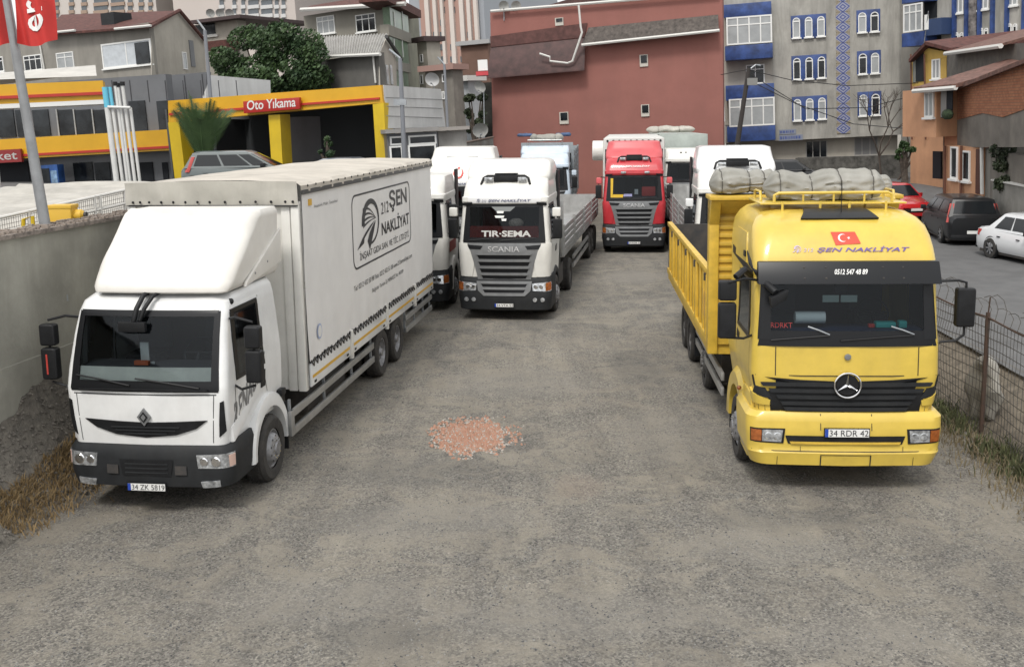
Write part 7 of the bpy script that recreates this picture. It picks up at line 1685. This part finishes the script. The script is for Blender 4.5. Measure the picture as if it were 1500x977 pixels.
# ---- vegetation
LEAF=bpy.data.materials.new('leaves'); LEAF.use_nodes=True
def leafm(m,c0,c1):
    N=m.node_tree.nodes; L=m.node_tree.links; b=N['Principled BSDF']; b.inputs['Roughness'].default_value=.6; tc=N.new('ShaderNodeTexCoord'); n=N.new('ShaderNodeTexNoise'); n.inputs['Scale'].default_value=.9; n.inputs['Detail'].default_value=5; L.new(tc.outputs['Object'],n.inputs['Vector']); r=N.new('ShaderNodeValToRGB'); r.color_ramp.elements[0].position=.35; r.color_ramp.elements[1].position=.7; r.color_ramp.elements[0].color=(*c0,1); r.color_ramp.elements[1].color=(*c1,1); L.new(n.outputs['Fac'],r.inputs[0]); L.new(r.outputs[0],b.inputs['Base Color']); return m
leafm(LEAF,(.022,.05,.018),(.06,.105,.03))
LEAF2=leafm(bpy.data.materials.new('dark_shrub_leaves'),(.02,.032,.014),(.05,.065,.025)) if 0 else None
m2=bpy.data.materials.new('dark_shrub_leaves'); m2.use_nodes=True; LEAF2=leafm(m2,(.02,.03,.015),(.045,.06,.025))
def leaves(blobs,n,size,m,name,parent):
    vs=[];fs=[]; tot=sum(b[3] for b in blobs)
    for b_ in blobs:
        for i in range(int(n*b_[3]/tot)):
            while 1:
                d=Vector((random.uniform(-1,1),random.uniform(-1,1),random.uniform(-1,1)))
                if .05<d.length<1: break
            rr=d.length**.35; d.normalize(); c=Vector(b_[0])+Vector((d.x*b_[1],d.y*b_[1],d.z*b_[2]))*rr*(1+.25*noise.noise(d*2.3+Vector(b_[0])))
            s=random.uniform(*size); a=Vector((random.gauss(0,1),random.gauss(0,1),random.gauss(0,1))).normalized(); e_=a.orthogonal().normalized(); f_=a.cross(e_)
            k=len(vs); vs+=[c+e_*s,c+f_*s*.5,c-e_*s,c-f_*s*.5]; fs.append((k,k+1,k+2,k+3))
    b=MB(); b.add(vs,fs); return b.build(name,m,parent,recalc=False,smooth=False)
random.seed(11)
def tree(label,u,v,Y,rx,rz,zg,m=LEAF,n=16000,size=(.08,.2),nb=26,name='leafy_tree',h=None):
    C=at(u,v,Y); p=empty(name,label,'tree',(C.x,Y,zg)); hz_=C.z-zg; bl=[]
    for i in range(nb):
        a=random.uniform(0,6.28); q=random.random()**.5; zz=random.uniform(-.75,.95); w=math.sqrt(max(0,1-zz*zz*.8))
        r_=random.uniform(.16,.36)*rx; bl.append(((math.cos(a)*q*rx*.78*w,math.sin(a)*q*rx*.7*w,hz_+zz*rz*.8),r_,r_*.7,r_))
    t=MB(); t.tube([(0,0,-.2),(.1,0,hz_*.4),(0,.1,hz_*.75)],.2,8,radii=[.28,.2,.15])
    t.build('trunk',mat('bark',(.09,.07,.055),.95,ns=6,amt=.3,bump=.6,bs=20),p)
    for b_ in bl[:10]: MB().tube([(0,.05,hz_*.5),(b_[0][0]*.5,b_[0][1]*.5,hz_*.5+(b_[0][2]-hz_*.5)*.6),b_[0]],.06,5,radii=[.12,.07,.03]).build('limb',mat('bark',(.09,.07,.055),.95),p)
    leaves(bl,n,size,m,'crown',p)['kind']='stuff'
    return p
tree('dense dark green tree between the brown house and the corrugated shed',392,99,60,3.6,2.5,0,n=22000,nb=40,size=(.07,.16))
tree('dark shrub hanging over the low wall at the right edge',1500,238,36,1.4,1.3,1.0,LEAF2,5000,(.05,.11),16,'dark_shrub')
tree('green bush in the gap between the grey flats and the orange house',1325,222,56,.55,.6,.8,LEAF,1500,(.06,.14),8,'green_bush')
tree('small light leaved shrub standing in the second wash bay',480,222,39,.45,.7,2.6,LEAF,500,(.05,.1),6,'small_shrub')
tree('ivy and shrubs filling the alley left of the rose building',697,170,62,.8,1.8,0,LEAF2,3000,(.08,.16),10,'alley_shrub')
# palm
C=at(300,262,39); p=empty('palm_tree','young palm with upright fronds in front of the car wash','tree',(C.x,39,2.6)); 
MB().lathe([(-.1,.20),(.4,.22),(1.0,.19),(1.25,.12)],(0,0,0),'z',14).build('trunk',mat('palm_bark',(.14,.10,.06),.95,ns=8,amt=.3,bump=.8,bs=20),p)
PG=mat('palm_leaf',(.075,.13,.045),.6,ns=1.5,amt=.25,col2=(.04,.08,.028)); random.seed(4)
for k in range(19):
    a=2*math.pi*k/19+random.uniform(-.2,.2); sp=random.uniform(.15,1.0); L=random.uniform(2.5,3.1); pts=[]; 
    for i in range(9):
        t=i/8; out=sp*(t**1.15)*1.8; pts.append(Vector((math.cos(a)*out,math.sin(a)*out*.7,1.1+L*t*(1-.25*sp*t)-.25*sp*max(0,t-.6)**2*6)))
    b=MB(); b.tube(pts,.02,4,radii=[.035-.003*i for i in range(9)])
    for i in range(30):
        t=.14+.85*i/30; j=min(7,int(t*8)); q=pts[j].lerp(pts[j+1],t*8-j); dr=(pts[j+1]-pts[j]).normalized(); sd=dr.cross(Vector((math.cos(a),math.sin(a),.2))).normalized(); ll=.78*math.sin(math.pi*min(1,t*.9+.12))+.12
        for sg in (-1,1):
            e1=q+(sd*sg*.65+dr*.85+Vector((0,0,-.10))).normalized()*ll; w=dr*.028
            b.add([q-w,q+w,e1],[(0,1,2)])
    b.build('frond',PG,p,recalc=False,smooth=False)
# bare tree and utility pole with cables
P=at(1284,245,61); p=empty('bare_tree','bare leafless tree in front of the grey flats','tree',(P.x,61,.5)); random.seed(2)
def br(b,o,d,l,r,dep):
    e=o+d*l; b.tube([o,o.lerp(e,.5)+Vector((random.uniform(-.1,.1)*l,0,random.uniform(-.05,.05))),e],r,5,radii=[r,r*.8,r*.6])
    if dep>0:
        for k in range(3): br(b,e,(d+Vector((random.uniform(-.9,.9),random.uniform(-.5,.5),random.uniform(-.1,.6)))).normalized(),l*random.uniform(.55,.8),r*.6,dep-1)
b=MB(); br(b,Vector((0,0,0)),Vector((.05,0,1)),2.4,.09,4); b.build('trunk',mat('bark_dark',(.07,.055,.045),.95),p)
b=MB(); br(b,Vector((.6,0,0)),Vector((.55,0,.8)).normalized(),2.6,.10,1); b.build('limb',mat('bark_dark',(.07,.055,.045),.95),p)
A=at(1078,225,52); B=at(1097,100,52); base=A+(A-B)*((A.z)/(B.z-A.z)); p=empty('utility_pole','dark leaning utility pole in front of the blue balconies','utility pole',tuple(base)); 
MB().tube([(0,0,0),B-base],.13,10,radii=[.16,.10]).build('pole',mat('pole_wood',(.035,.03,.028),.9),p)
MB().bx(-.25,.25,-.2,.2,-.35,.0).build('junction_box',mat('box_grey',(.2,.2,.19),.6),p).location=B-base+Vector((.15,0,-.5))
MB().tube([B-base+Vector((0,0,-.1)),B-base+Vector((.35,0,.15)),B-base+Vector((.5,-.3,.1))],.04,6).build('lamp_arm',GALV,p)
for i,(lab,pts) in enumerate((('upper cable running right from the utility pole across the flats',[(1097,103,52),(1160,118,54),(1240,126,56),(1345,122,57)]),('lower cable sagging from the utility pole to the brick flanked house',[(1097,118,52),(1165,152,53),(1250,182,54),(1340,190,50),(1430,180,44),(1510,160,38)]),('middle cable from the utility pole to the yellow house',[(1097,108,52),(1180,160,54),(1270,158,56),(1340,140,57)]),('cable from the utility pole to the rose building',[(1097,102,52),(1075,106,56),(1056,110,62)]))):
    P=[at(*q) for q in pts]; 
    o=MB().tube([P[0].lerp(P[0],0)]+P[1:],.022,5).build('overhead_cable',mat('cable_black',(.02,.02,.02),.7)); tag(o,lab,'cable')

for o in bpy.data.objects:
    if o.parent is None and o.get('category') and not o.get('group'):
        g={'truck':'trucks parked in the yard','car':'cars standing outside the yard','street lamp':'street lamps behind the yard','tarpaulin':'tarpaulin rolls on the trucks','cable':'overhead cables from the utility pole','tower block':'tower blocks on the skyline','flag':'red flags on the flagpole'}.get(o['category'])
        if g: o['group']=g
